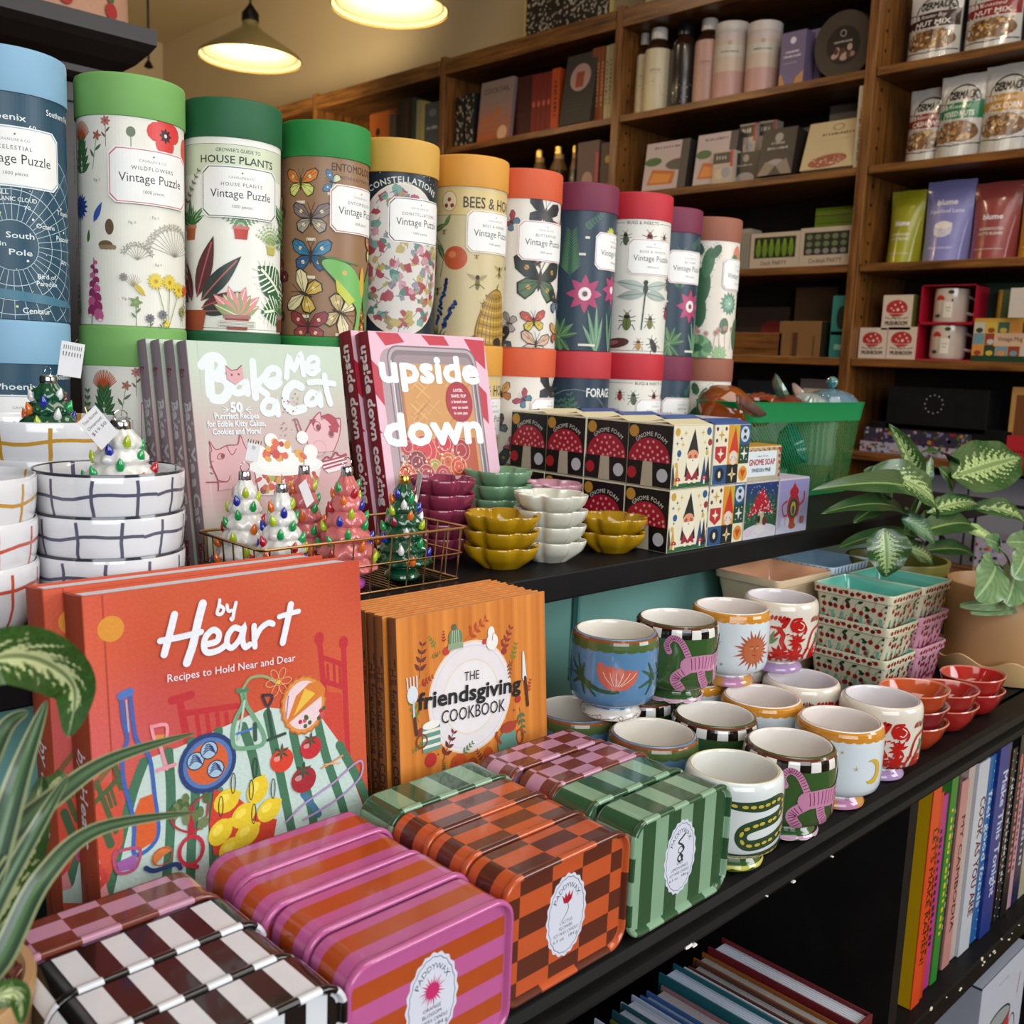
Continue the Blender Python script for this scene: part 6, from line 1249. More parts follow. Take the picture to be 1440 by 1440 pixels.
# ------------------------------------------------------------------ ceramic berry baskets
def berry(label, W_, D_, H_, outc, inc, motif, loc, rz=0, group='ceramic berry baskets'):
    t = thing('berry_basket', label, 'berry basket', loc, rz, group); k = .80; rim = H_*.80; lip = .0035
    def lv(f, z, n=5, r=.008): return [(x, y, z) for x, y in rrect(-W_/2*f, W_/2*f, -D_/2*f, D_/2*f, r*f, n)]
    L = [(k, 0), (k+.005, .0006), (.93, rim-.001), (.955, rim-.0005), (.985, rim+.0005), (1.0, H_-.001), (.995, H_), (.962, H_), (.955, H_-.001), (.885, rim), (.745, .004)]
    P = [lv(f, z) for f, z in L]; N = len(P[0]); m = MB()
    m.grid(lambda u, v: P[int(round(v*(len(L)-1)))][int(round(u*N)) % N], N, len(L)-1, lambda i, j: outc if j < 6 else (inc if j > 7 else mixc(outc, inc, .3)), True)
    m.prism([(p[0], p[1]) for p in lv(.748, 0)], .0038, .0045, inc, 'z').prism([(p[0], p[1]) for p in P[0]], 0, .0002, outc, 'z')
    if motif:
        for ax, w, h2 in ((0, W_, D_), (1, D_, W_)):
            for part in (0, 1):
                hh = (rim if part == 0 else H_-rim)*1000; ww = w*1000*(.955 if part == 0 else .985)
                a = Art(.15); motif(a, ww, hh, part)
                b = .5*h2; f0, f1 = (k+.006, .9305) if part == 0 else (.985, 1.0); z0, z1 = (.0006, rim-.001) if part == 0 else (rim+.0005, H_-.001)
                def fn(u, v, w_, ax=ax, f0=f0, f1=f1, z0=z0, z1=z1, ww=ww, hh=hh, b=b, w=w):
                    tt = v/hh; f = f0+(f1-f0)*tt; s = (u-ww/2)*mm*(f-.02)/(f1+.0)*.955; o = b*f+w_*mm
                    return Vector((s, -o, z0+(z1-z0)*tt)) if ax == 0 else Vector((-o, -s, z0+(z1-z0)*tt))
                a.clip(1, .3, ww-1, hh-.3); m.art(a, fn)
    m.obj('basket_body', CERAM, t, False); return t
def mot(rc, dc, gc, slot):
    def f(a, w, h, part):
        random.seed(int(w)+part)
        if part == 0:
            n = int(w/13)
            for i in range(n): x = w*(i+.5)/n; a.rect(x-2.6, h*.10, x+2.6, h*.52, slot); a.ell(x, h*.52, 2.6, 2.2, slot, 0, 10)
            for i in range(int(w/4.6)):
                x = 4.5+4.6*i+random.uniform(-1, 1); y = h*(random.uniform(.56, .86) if i % 2 else random.uniform(.16, .42))
                a.curve([(x, y), (x+1.4, y+7), (x+4, y+10)], .45, '4a4a2c', 3); a.ell(x, y, 3.5, 3.3, rc if i % 3 else dc, 0, 9)
                if i % 2: leaf(a, x+4, y+10, 9, 4, random.choice((-30, 20, 200)), gc)
                if i % 3 == 0: x2, y2 = x+3, h*random.uniform(.1, .5); a.ell(x2, y2, 3.2, 3, rc, 0, 9); a.line([(x2, y2), (x2+1, y2+7)], .4, '4a4a2c', caps=False)
        else:
            for i in range(int(w/8.2)): x = 4.5+8.2*i; a.ell(x, h*.5+1.2*sin(i*3), 3.4, 3.1, dc if i % 4 == 2 else rc, 0, 9); a.line([(x, h*.6), (x+1.4, h*.95)], .4, '4a4a2c', caps=False); (i % 3 == 1) and leaf(a, x+2, h*.7, 4, 2, 10, gc)
    return f
CH = mot('962224', '6a2024', '24442c', '7fae98'); PKM = mot('7a1430', '8c2440', '5a1428', 'b06a80')
W3, D3, H3 = .086, .106, .056; P3 = .0400
for k in range(3): berry('cherry print berry basket, %s of the left stack' % ['bottom', 'middle', 'top one'][k], W3, D3, H3, 'd0ccb0', '62b8a6', CH, (1.182, .5615, ZL+.0003+P3*k))
for k in range(2): berry('pink cherry print berry basket, %s of the right stack' % ['bottom', 'middle'][k], W3, D3, H3, 'c890a4', 'c8a0ac', PKM, (1.272, .5615, ZL+.0003+P3*k))
berry('cherry print berry basket with mint inside, top of the right stack', W3, D3, H3, 'd0ccb0', '62b8a6', CH, (1.270, .5615, ZL+.0003+P3*2))
for k in range(3): berry('peach ceramic basket, %s of its stack behind the red swirl mug' % ['bottom', 'middle', 'top'][k], .130, .098, .050, 'd0b898', 'ecb48c', None, (1.146, .6740, ZL+.0003+.045*k), -.03, 'peach berry baskets')
def chk(a, w, h, part):
    for i in range(int(w/5)): a.rect(5*i, 0, 5*i+2.5, h, '24507a') if i % 2 == 0 else 0
for k in range(3): berry('light blue ceramic basket, %s of its stack beside the peach ones' % ['bottom', 'middle', 'top'][k], .118, .098, .050, 'c0d4e4', 'b4d4ec', chk, (1.2800, .6790, ZL+.0003+.045*k), 0, 'light blue berry baskets')
# ------------------------------------------------------------------ red glazed dishes
def rdish(label, c, c2, loc, rz):
    pr = [(0, 0), (.022, 0), (.0245, .0014), (.0330, .0120), (.0368, .0225), (.0376, .0252), (.0366, .0264), (.0342, .0250), (.0295, .013), (.020, .005), (0, .0045)]
    def mod(a, z): return 1+.20*max(0, cos(a))**6*min(1, z/.02)-.10*(abs(cos(a-pi/2))**2)*min(1, z/.02)
    o = MB().lathe(pr, 64, lambda i, j: c if j < 5 else (mixc(c, 'e0a890', .35) if j in (5, 6) else c2), mod=mod).obj('pointed_dish', CERAM, None, True); o.location = loc; o.rotation_euler = (0, 0, rz); return tag(o, label, 'dish', 'small red glazed dishes')
RD = [(1.050, .4370, [('a03418', '9c3a1c'), ('7a1420', '80181c'), ('a83c1c', 'a8421c')], 'nearest stack'), (1.136, .4380, [('98201c', '981c1a'), ('94201c', '941a1a')], 'middle stack'), (1.222, .4400, [('98181c', '98181c'), ('a01c1c', 'a81a18')], 'farthest stack by the saucer')]
for x, y, cs, nm in RD:
    w = ['bottom', 'middle', 'top'] if len(cs) == 3 else ['bottom', 'top']
    for k, (c, c2) in enumerate(cs): rdish('red glazed pointed dish, %s of the %s' % (w[k], nm), c, c2, (x, y, ZL+.0003+.0182*k), -.5+.08*k)
# ------------------------------------------------------------------ potted plants
def leafobj(parent, base, tip, Wd, kind='dieff', up=(0, 0, 1), droop=.15, fold=.25, curl=0, seed=0, off=Vector((0, 0, 0)), shape=.62, pal=None):
    base, tip = Vector(base), Vector(tip); ax = tip-base; L = ax.length; x = ax.normalized(); upv = Vector(up); s = x.cross(upv).normalized(); n = s.cross(x).normalized()
    nu, nv = (44, 26) if kind != 'blade' else (24, 6); rr = random.Random(seed); G = pal or ('1c3818', '34582a', 'a4b878')
    def wd(t):
        if kind == 'round': return (sin(pi*min(1, t*.97+.02))**.5)*(1.0-.05*t)
        if kind == 'blade': return (min(1, .45+t*2.2))*(1-t**2.2)**.8
        return (sin(pi*t**.72)**.72)
    def fn(u, v):
        t = u; c = (v-.5)*2; w = Wd/2*wd(t); wav = .035*Wd*sin(t*17+seed)*abs(c)**2
        return tuple(base+x*(L*t)+s*(w*c)+n*(-fold*w*(1-abs(c))*0+fold*w*abs(c)+droop*L*(4*t*(1-t))*.5-curl*L*t*t+wav))
    def col(i, j):
        t = (i+.5)/nu; c = abs((j+.5)/nv-.5)*2; r = rr.random()
        if kind == 'blade': return 'a8b078' if c > .72 else ('2f4c30' if c > .34 else '4f6e48')
        if kind == 'plain': vn = .5+.5*sin((t-.3*c)*70); return mixc(G[0], G[1], .2+.5*vn*(1-c*.5)+.1*r) if c > .07 else '6c8448'
        if kind == 'round': vn = .5+.5*sin((t-.35*c)*38+2*sin(c*7)); return mixc('365a34', '6a8a5c', .25+.55*vn*(.4+.6*c)+.12*r) if c > .05 else '7c9868'
        sv = t-.32*c; n_ = .5+.5*sin(sv*62+seed+2.2*sin(c*8+t*5+seed)); n2 = .5+.5*sin(sv*151+c*23+seed*2)
        lim = (.18+.62*n_*(.55+.45*n2))*min(1, sin(pi*min(1, max(0, t*1.02)))**.6*1.15); k = 1 if c < lim*.8 else (.45 if c < lim else 0)
        k *= .55+.45*n2
        return mixc(mixc(G[0], G[1], .25+.5*n_+.2*r), G[2], min(1, k)) if c > .05 else mixc(G[1], G[2], .35)
    m = MB(); m.grid(fn, nu, nv, col); o = m.obj('leaf', LEAF, parent)
    if parent: o.matrix_parent_inverse = Matrix.Translation(-Vector(parent.location))
    return o
def pchild(mb, name, m, t): o = mb.obj(name, m, t); o.matrix_parent_inverse = Matrix.Translation(-Vector(t.location)); return o
def potobj(t, cx, cy, z0, r0, r1, h, c, soil=True, m=POT, wall=.006):
    pr = [(0, 0), (r0, 0), (r0+.002, .002), (r1, h-.002), (r1-.001, h), (r1-wall+.001, h), (r1-wall, h-.002), (r1-wall-.002, h*.80), (0, h*.80)]
    mb = MB(); mb.lathe([(r, z0+z) for r, z in pr[:8]], 72, c, cx, cy); pchild(mb, 'pot', m, t)
    s = MB(); s.lathe([(0, z0+h*.82), (r1*.5, z0+h*.825), (r1-wall-.001, z0+h*.81)], 32, '1c140e', cx, cy); pchild(s, 'soil', mat('soil', .9, noise=.6, nscale=200, bump=1), t)
# large variegated plant in the olive pot
px_, py_ = 1.390, .620
pl = thing('potted_plant', 'variegated dumb cane plant in an olive green pot at the shelf end', 'plant', (px_, py_, ZL))
potobj(pl, px_, py_, ZL+.0003, .050, .0715, .139, '7d7a35', m=PLAST)
SPX = lambda a, b, Y: onY(a, b, Y)
def bigleaf(bx, by, tx, ty, Y0, Y1, wpx, **k):
    a, b = SPX(bx, by, Y0), SPX(tx, ty, Y1); d = (a-EYE).dot(FW); return leafobj(pl, a, b, wpx*d/F, **k)
tw = (-.6, -.6, .5)
random.seed(2)
stem0 = Vector((px_, py_, ZL+.11))
for tx, ty, Y in ((1291, 700, .60), (1300, 690, .62), (1275, 715, .60), (1320, 700, .60)):
    e = SPX(tx, ty, Y); pchild(MB().tube(spl([tuple(stem0), tuple(stem0.lerp(e, .5)+Vector((0, 0, .02))), tuple(e)], 6), lambda t: .006-.003*t, 8, '4f6a38'), 'stem', LEAF, pl)
BL = [(1292, 692, 1250, 596, .60, .585, 36, dict(up=(-.5, -.8, .1), seed=1, fold=.35, droop=.1)), (1336, 672, 1437, 643, .60, .62, 84, dict(up=(-.3, -.8, .55), seed=2, fold=.12, droop=.05)),
      (1345, 660, 1295, 637, .62, .61, 24, dict(up=(-.3, -.3, .9), seed=3, kind='plain')), (1226, 664, 1316, 730, .585, .57, 64, dict(up=(-.4, -.7, .6), seed=4, droop=.25)),
      (1300, 715, 1140, 690, .60, .575, 40, dict(up=(-.3, -.7, .6), seed=5, kind='plain', droop=.2)), (1275, 728, 1155, 722, .60, .57, 34, dict(up=(-.3, -.6, .7), seed=6, kind='plain')),
      (1243, 742, 1246, 812, .565, .555, 66, dict(up=(-.6, -.75, .1), seed=7, shape=.5)), (1302, 722, 1378, 712, .60, .60, 34, dict(up=(-.3, -.6, .7), seed=8)),
      (1366, 715, 1436, 772, .60, .60, 40, dict(up=(-.4, -.6, .7), seed=9, droop=.3)), (1295, 748, 1372, 742, .59, .59, 42, dict(up=(-.3, -.6, .7), seed=10, kind='plain')),
      (1268, 730, 1314, 764, .58, .565, 36, dict(up=(-.4, -.7, .5), seed=11, pal=('244a34', '3f6a48', '8aa880'))), (1268, 770, 1312, 792, .58, .57, 34, dict(up=(-.4, -.6, .5), seed=12)),
      (1300, 775, 1372, 786, .60, .60, 30, dict(up=(-.3, -.6, .7), seed=13, kind='plain')), (1252, 690, 1215, 662, .60, .60, 46, dict(up=(-.4, -.8, .4), seed=14, kind='plain', pal=('4a6640', '62805a', '8aa070'))),
      (1352, 742, 1402, 770, .59, .57, 24, dict(up=(-.4, -.6, .7), seed=15, pal=('5f8040', '86a860', 'b8c890'))), (1340, 690, 1318, 655, .61, .61, 26, dict(up=(-.5, -.7, .3), seed=16, kind='plain')),
      (1288, 700, 1310, 640, .61, .60, 22, dict(up=(-.5, -.8, .3), seed=17)), (1180, 770, 1300, 765, .60, .62, 26, dict(up=(-.3, -.5, .8), seed=18, kind='plain')), (1240, 712, 1200, 735, .60, .58, 30, dict(up=(-.3, -.6, .7), seed=19, kind='plain'))]
for bx, by, tx, ty, y0, y1, w, k in BL: bigleaf(bx, by, tx, ty, y0, y1, w, **k)
# cream pot with scalloped saucer and round leaved plant
qx, qy = 1.422, .480
t = thing('scalloped_saucer', 'cream saucer with wavy rim under the large cream pot', 'saucer', (qx, qy, ZL))
m = MB(); m.lathe([(0, .001), (.080, .001), (.084, .002), (.089, .012), (.092, .030), (.090, .031), (.087, .014), (.079, .006), (0, .006)], 96, 'c4a070', mod=lambda a, z: 1+.018*sin(9*a)*(z > .003))
m.v = [Vector((v.x, v.y, v.z+(.0055*sin(9*atan2(v.y, v.x)) if v.z > .02 else 0))) for v in m.v]; m.obj('saucer_dish', POT, t)
cp = thing('potted_plant', 'round leaved plant in a large cream pot at the right edge', 'plant', (qx, qy, ZL+.0062))
potobj(cp, qx, qy, ZL+.0065, .068, .0755, .118, 'b98e62')
pl_save = pl; pl = cp
for i, (bx, by, tx, ty, y0, y1, w) in enumerate([(1400, 792, 1372, 842, .455, .435, 62), (1425, 800, 1415, 850, .45, .43, 50), (1440, 780, 1425, 812, .44, .43, 44), (1405, 770, 1385, 757, .47, .46, 26), (1445, 765, 1415, 762, .47, .45, 34), (1460, 800, 1450, 850, .44, .42, 50), (1480, 770, 1470, 800, .45, .43, 50), (1500, 750, 1520, 790, .45, .43, 50), (1430, 845, 1350, 852, .45, .455, 22), (1440, 850, 1365, 862, .46, .45, 18)]):
    bigleaf(bx, by, tx, ty, y0, y1, w, kind='round', up=(-.6, -.7, .25), seed=30+i, droop=.12, fold=.18)
for i, (tx, ty) in enumerate([(1400, 792), (1425, 800), (1405, 770), (1445, 765), (1440, 800)]):
    e = SPX(tx, ty, .45); b0 = Vector((qx-.02+.01*i, qy-.02, ZL+.10)); pchild(MB().tube(spl([tuple(b0), tuple(b0.lerp(e, .6)+Vector((0, 0, .012))), tuple(e)], 5), .0014, 6, '6a8a48'), 'stem', LEAF, cp)
# near left plant
_c = onZ(-118, 1392, ZL+.088); fx, fy = _c.x, _c.y
fp = thing('potted_plant', 'dracaena with striped blades in a cream pot at lower left', 'plant', (fx, fy, ZL)); pl = fp
potobj(fp, fx, fy, ZL+.0003, .042, .052, .088, 'b08a62')
def blade(P, w, seed, Y, kind='blade', pal=None):   # blade following several seen points, each at its own depth
    pts = [SPX(a, b, y) for (a, b), y in zip(P, Y)]; KK = 8 if kind == 'blade' else 26; Q = [Vector(q) for q in spl([tuple(p) for p in pts], 8 if kind == 'blade' else 22)]; n = len(Q)-1; m = MB(); rr = random.Random(seed); vs = []; d0 = (Q[n//2]-EYE).dot(FW)
    for i, q in enumerate(Q):
        tg = (Q[min(i+1, n)]-Q[max(i-1, 0)]).normalized(); s = tg.cross((EYE-q).normalized()).normalized(); nn = s.cross(tg).normalized(); t = i/n
        W_ = w*d0/F*.5*(min(1, .5+t*2)*(1-t**2.6)**.75 if kind == 'blade' else sin(pi*min(1, .06+t*.94)**.9)**.7)
        for j in range(KK+1): c = (j-KK/2)/(KK/2); vs.append(q+s*W_*c*.92+nn*W_*.35*(abs(c)-.5))
    fs = []; cs = []
    for i in range(n):
        for j in range(KK):
            a = i*(KK+1)+j; fs.append((a, a+1, a+KK+2, a+KK+1)); c = abs(j-(KK-1)/2)/((KK-1)/2); r = rr.random()
            if kind == 'blade': cs.append('7c8660' if j in (0, 7) else ('22382a' if j in (1, 6) else ('2f4a34' if j in (2, 5) else '43603f')))
            else: t = i/n; sv = t*n*.42-c*7; lim = (.2+.65*(.5+.5*sin(sv*1.1+2*sin(c*7)))*(.6+.4*sin(sv*2.9+j)))*sin(pi*min(1, t*1.05+.02))**.5; k = (1 if c < lim*.8 else (.5 if c < lim else 0)) if c > .05 else .3; cs.append(mixc(mixc('24431a', '456a26', r*.5), 'b4bc88', min(1, k)))
    m.add(vs, fs, [lin(c) for c in cs], True); pchild(m, 'leaf', LEAF, fp)
blade([(-60, 1300), (0, 1190), (80, 1118), (160, 1066), (276, 1030)], 36, 1, [.38, .39, .41, .43, .45])
blade([(-60, 1420), (0, 1350), (60, 1235), (140, 1165), (278, 1142)], 38, 2, [.37, .375, .39, .41, .43])
blade([(-40, 1330), (0, 1180), (30, 1080), (66, 984)], 46, 3, [.38, .39, .40, .42])
blade([(-50, 1400), (-10, 1280), (60, 1150), (96, 1090)], 30, 4, [.37, .38, .39, .41])
blade([(-60, 1180), (-20, 1080), (10, 1020), (40, 1000)], 34, 9, [.40, .41, .42, .43])
blade([(-60, 960), (0, 925), (60, 930), (104, 968), (96, 1036)], 92, 5, [.40, .40, .41, .42, .42], 'dieff')
blade([(-20, 1330), (20, 1240), (45, 1170), (60, 1090)], 60, 6, [.40, .42, .43, .44], 'dieff')
blade([(-30, 1240), (20, 1190), (60, 1120), (92, 1086)], 46, 7, [.43, .44, .45, .46], 'dieff')
blade([(-30, 1420), (0, 1400), (26, 1400), (30, 1440)], 40, 8, [.36, .36, .36, .36], 'dieff')
# ------------------------------------------------------------------ goods on the oak shelves
XF = 2.655
def span(x0, x1, py, X=XF):
    b, a = onX(x0, py, X).y, onX(x1, py, X).y; m = (a+b)/2
    for lim in (1.357, 2.242, 3.127, 4.017):      # keep clear of the posts
        if a < lim+.031 and b > lim-.002: a, b = (a, lim-.003) if m < lim+.0145 else (lim+.032, b)
    return a, b      # y range (right edge has the smaller y)
def ztop(px, py, X=XF): return onX(px, py, X).z
def facemap(X, y_left, z): return plane_map((X, y_left, z), (0, -1, 0), (0, 0, 1))
def sitem(name, label, cat, x0, x1, yt, zs, depth, c, art=None, m=CARD, X=XF, side=None, lean=0, group=None, bev=.001, part='body'):
    yb = (yt+60); ya, yb_ = span(x0, x1, yt, X); w = yb_-ya; h = ztop((x0+x1)/2, yt, X)-zs
    t = thing(name, label, cat, (X, yb_, zs+.0005), 0, group); mb = MB().box(0, depth, -w, 0, 0, h, c, bev)
    if side: mb.box(0.0005, depth-.0005, -w-.0004, -w+.0004, .001, h-.001, side)
    if art: a = Art(.15); art(a, w*1000, h*1000); a.clip(.5, .5, w*1000-.5, h*1000-.5); mb.art(a, plane_map((0, 0, 0), (0, -1, 0), (0, 0, 1)))
    mb.obj(part, m, t)
    if lean: t.rotation_euler = (0, lean, 0); t.location.z += depth*sin(lean)
    return t
def pouch(label, x0, x1, yt, zs, c, art, win=None, X=XF):
    ya, yb = span(x0, x1, yt, X); w = yb-ya; h = ztop((x0+x1)/2, yt, X)-zs; t = thing('snack_pouch', label, 'pouch', (X, (ya+yb)/2, zs+.0005), 0, 'foil pouches on the oak shelves'); m = MB(); n = 12
    def th(u, v): return (.004+.052*(sin(pi*min(1, max(0, u)))**.6)*max(0, (1-v*1.08))**.7)
    for sg in (0, 1): m.grid(lambda u, v: ((.06-th(u, v)) if sg == 0 else (.06+th(u, v)*.5), w/2-w*u*(1-.03*sin(pi*v)) - .015*w*sin(pi*v), h*v*(1-.004*sin(u*9))), n, n, c, sm=True)
    if art:
        a = Art(.6); art(a, w*1000, h*1000); a.clip(1, 1, w*1000-1, h*1000-1)
        def fm(u, v, w_): uu, vv = u*mm/w, v*mm/h; return Vector((.06-th(uu, vv)-w_*mm, w/2-w*uu*(1-.03*sin(pi*vv))-.015*w*sin(pi*vv), h*vv))
        b = Art(); 
        for tri, ww, cc in a.t:
            for i in range(12):
                P = _clip(_clip(list(tri), 0, w*1000*i/12, 1), 0, w*1000*(i+1)/12, -1)
                if len(P) < 3: continue
                for j in range(12):
                    Q = _clip(_clip(P, 1, h*1000*j/12, 1), 1, h*1000*(j+1)/12, -1)
                    for q in range(1, len(Q)-1): b.t.append(((Q[0], Q[q], Q[q+1]), ww, cc))
        m.art(b, fm)
    m.obj('pouch_body', POUCH, t); return t
Z1, Z2_, Z3, Z4, Z5, Z6 = 2.219, 1.968, 1.711, 1.457, 1.202, .93
def nutbag(col, name, sub, top=True):
    def f(a, w, h):
        a.rect(0, 0, w, h, 'b8b4ae'); a.rect(0, h*.46, w, h*.68, col); a.rect(0, h*.92, w, h*.95, '8a8680')
        a.ell(w*.55, h*.66, w*.40, h*.22, '1c1a18', 0, 24, 0, 180); a.ell(w*.55, h*.66, w*.37, h*.2, 'b8b4ae', 0, 24, 0, 180); a.rect(0, h*.46, w, h*.66, col); a.text('GERMACK', w*.55, h*.70, h*.10, '1c1a18', .03, wd=w*.62)
        a.text(sub[0], w*.52, h*.59, h*.05, 'd0ccc4', 0, .3, wd=w*.5); a.text(sub[1], w*.52, h*.49, h*.065, 'd0ccc4', .02, wd=w*.66)
        a.ell(w*.5, h*.30, w*.46, h*.15, '6a4a2c', 0, 26); random.seed(len(name)); a.hold = True
        for i in range(60): a.ell(w*random.uniform(.1, .9), h*random.uniform(.2, .42), random.uniform(2, 7), random.uniform(2, 5), random.choice(('8a6034', 'a8804a', '5a3a20', 'c0a070', '3c2414')), random.uniform(0, 90), 8)
        a.hold = False; a.n += 5; a.rect(0, 0, w, h*.14, 'b4b0aa'); a.ell(w*.5, h*.14, w*.5, h*.04, 'b4b0aa', 0, 20); a.line([(0, h*.17), (w*.5, h*.13), (w, h*.17)], 3, '17161a', caps=False); a.line([(0, h*.43), (w, h*.45)], 5, 'b8b4ae', caps=False)
        a.text('ROASTED & SALTED', w*.5, h*.43, 4, '17161a', 0, wd=w*.6)
    return f
pouch('silver pouch with maroon nut mix band on the top right shelf', 1272, 1346, -28, Z1, 'b8b4ae', nutbag('2c1018', 'a', ('Roaster Boy', 'NUT MIX')))
pouch('silver pouch with red nut mix band on the top right shelf', 1354, 1434, -46, Z1, 'b8b4ae', nutbag('7a1418', 'bb', ('Roasted', 'NUT MIX')))
pouch('silver pouch with dark red cashews band', 1270, 1328, 118, Z2_, 'a8a4a0', nutbag('7a1a22', 'ccc', ('Roasted Salted', 'CASHEWS')))
pouch('silver pouch with green mixed nuts band', 1314, 1378, 98, Z2_, 'b8b4ae', nutbag('0f6a42', 'dddd', ('Roasted', 'MIXED NUTS')), X=2.625)
pouch('silver pouch with ochre corn band at the right edge', 1377, 1447, 82, Z2_, 'b8b4ae', nutbag('a87420', 'ee', ('Roasted Salted', 'JACK CORN')), X=2.625)
def blume(c2, sub, cup=False):
    def f(a, w, h):
        a.line([(0, h*.93), (w, h*.93)], 1, mixc(c2, 'ffffff', .3), caps=False)
        y = .70 if cup else .52
        a.text('blume', w*.5, h*y, h*.07, 'd4ccd0', .035, wd=w*.42)
        if cup: a.text('Superfood Latte', w*.5, h*.60, h*.05, 'c8c4dc', .02, wd=w*.72); a.ell(w*.5, h*.40, w*.20, h*.10, 'c0bcc4', 0, 20); a.rect(w*.32, h*.33, w*.68, h*.42, 'b4b0bc'); a.ell(w*.5, h*.45, w*.19, h*.045, 'd8cfc8', 0, 20); a.text('Blue Lavender', w*.5, h*.16, h*.035, 'd4d0e0', 0, wd=w*.5)
        else: a.text('SUPERFOOD', w*.5, h*.38, h*.035, 'd4ccc4', .01, wd=w*.5); a.text('LATTE BLEND', w*.5, h*.32, h*.035, 'd4ccc4', .01, wd=w*.5); a.line([(w*.2, h*.14), (w*.8, h*.14)], 1.2, 'c8c0b8', caps=False)
    return f
pouch('chartreuse green latte pouch beside the oak post', 1243, 1291, 264, Z3, '8f8c1c', blume('8f8c1c', ''))
pouch('lavender blue latte pouch with a cup picture', 1294, 1362, 249, Z3, '7a78ac', blume('7a78ac', '', True))
pouch('brick red latte pouch', 1362, 1430, 251, Z3, '8a3f3c', blume('8a3f3c', ''))
pouch('golden yellow latte pouch cut by the right edge', 1432, 1490, 240, Z3, 'b8860e', blume('b8860e', ''))
def mushbox(a, w, h):
    a.rect(0, 0, w, h, 'c9b6a4'); a.ell(w*.48, h*.62, w*.36, h*.24, 'a82c2c', 0, 22); a.rect(w*.1, h*.46, w*.86, h*.52, 'c9b6a4'); a.ell(w*.48, h*.53, w*.34, h*.06, 'a82c2c', 0, 18)
    for x, y, r in ((.3, .62, .03), (.42, .72, .035), (.52, .58, .05), (.66, .66, .04), (.38, .56, .03), (.58, .78, .03), (.72, .56, .03)): a.ell(w*x, h*y, w*r, w*r, 'd8b8ac', 0, 9)
    a.text('Merry', w*.5, h*.30, h*.1, '2c2420', .01, .3, wd=w*.34); a.line([(w*.12, h*.36), (w*.3, h*.32)], 2, '2c2420'); a.line([(w*.7, h*.32), (w*.88, h*.36)], 2, '2c2420'); a.text('MUSHROOM', w*.5, h*.14, h*.12, '2c2420', .035, wd=w*.74)
sitem('gift_box', 'white mushroom print box, lower left of three', 'box', 1208, 1248.5, 461, Z4, .08, 'c9b6a4', mushbox, side='a89a7c', group='mushroom print boxes'); sitem('gift_box', 'white mushroom print box, lower right of three', 'box', 1249.5, 1291, 460, Z4, .08, 'c9b6a4', mushbox, side='8a7c5a', group='mushroom print boxes')
sitem('gift_box', 'white mushroom print box stacked on the other two', 'box', 1243, 1285, 415, Z4+.0775, .08, 'c9b6a4', mushbox, side='6a642c', group='mushroom print boxes')
def mugbox(label, x0, x1, yt, zs):
    ya, yb = span(x0, x1, yt); w = yb-ya; h = ztop((x0+x1)/2, yt)-zs; t = thing('mug_box', label, 'boxed mug', (XF, yb, zs+.0006), 0, 'boxed mushroom mugs'); R_ = 'a01228'; b = .003
    m = MB().box(0, .09, -w, -w+b, 0, h, R_).box(0, .09, -b, 0, 0, h, R_).box(0, .09, -w, 0, 0, b, R_).box(0, .09, -w, 0, h-b, h, R_).box(.087, .09, -w, 0, 0, h, '6a0c1c'); m.obj('open_box', CARD, t)
    r = w*.30; cy = -w*.44; q = MB().lathe([(0, b+.001), (r*.9, b+.001), (r, b+.008), (r, h-b-.006), (r*.95, h-b-.006), (r*.94, b+.01)], 40, 'c4b4a4', .046, cy)
    a = Art(.3); a.ell(-14, h*1000*.62, 13, 13, 'b03020', 0, 16, 0, 180); a.rect(-17, h*1000*.3, -10, h*1000*.62, 'c8b898'); a.ell(14, h*1000*.82, 8, 5, '2c4430'); a.ell(-18, h*1000*.22, 9, 5, '2c4430'); a.ell(20, h*1000*.6, 4, 6, '3c2420'); a.rect(-2, h*1000*.18, 20, h*1000*.58, 'd4c8b8'); a.text('Vintage', 9, h*1000*.42, 4, '3c342c', 0, wd=14); a.text('Mug', 9, h*1000*.34, 4, '3c342c', 0)
    f, du = cyl_map(r, 40)[:2]; q.art(a, lambda u, v, w_, k: Vector((.046, cy, 0))+Matrix.Rotation(pi, 4, 'Z') @ f(u, v, w_, k), du); q.obj('mug', CERAM, t)
    q = MB().tube(spl([(.046, cy-r*.95, h*.30), (.046, cy-r*1.55, h*.28), (.046, cy-r*1.75, h*.55), (.046, cy-r*1.0, h*.72)], 6), .004, 8, 'b8a89c'); q.obj('handle', CERAM, t)
mugbox('mushroom mug in an open red box, lower of the two', 1291, 1372, 453, Z4); mugbox('mushroom mug in an open red box, upper of the two', 1297, 1375, 400.5, Z4+.0925)
def parks(a, w, h):
    a.rect(0, 0, w, h, 'b8924a'); random.seed(9); cs = ('c8843c', '8c3c2c', '3c5a4c', '6a8a94', 'c0a43c', '2c3c2c', 'b8b0a0')
    for i in range(6):
        for j in range(3): a.rect(w*i/6+1, h*.14+h*.26*j, w*(i+1)/6-1, h*.14+h*.26*(j+1)-1.5, cs[(i*5+j*3) % 7]); a.ell(w*(i+.5)/6, h*.2+h*.26*j, w*.05, h*.06, cs[(i*3+j*2+1) % 7])
    a.rect(0, 0, w, h*.14, '1f3c24'); a.rect(0, h*.93, w, h, 'c0902c'); a.rect(w*.3, h*.36, w*.74, h*.66, 'c8a484'); a.text('Vintage Mug', w*.52, h*.48, h*.1, '4a3c30', .01, wd=w*.34)
sitem('gift_box', 'boxed mug in national parks print with green base', 'box', 1371, 1475, 447.5, Z4, .11, '1f3c24', parks)
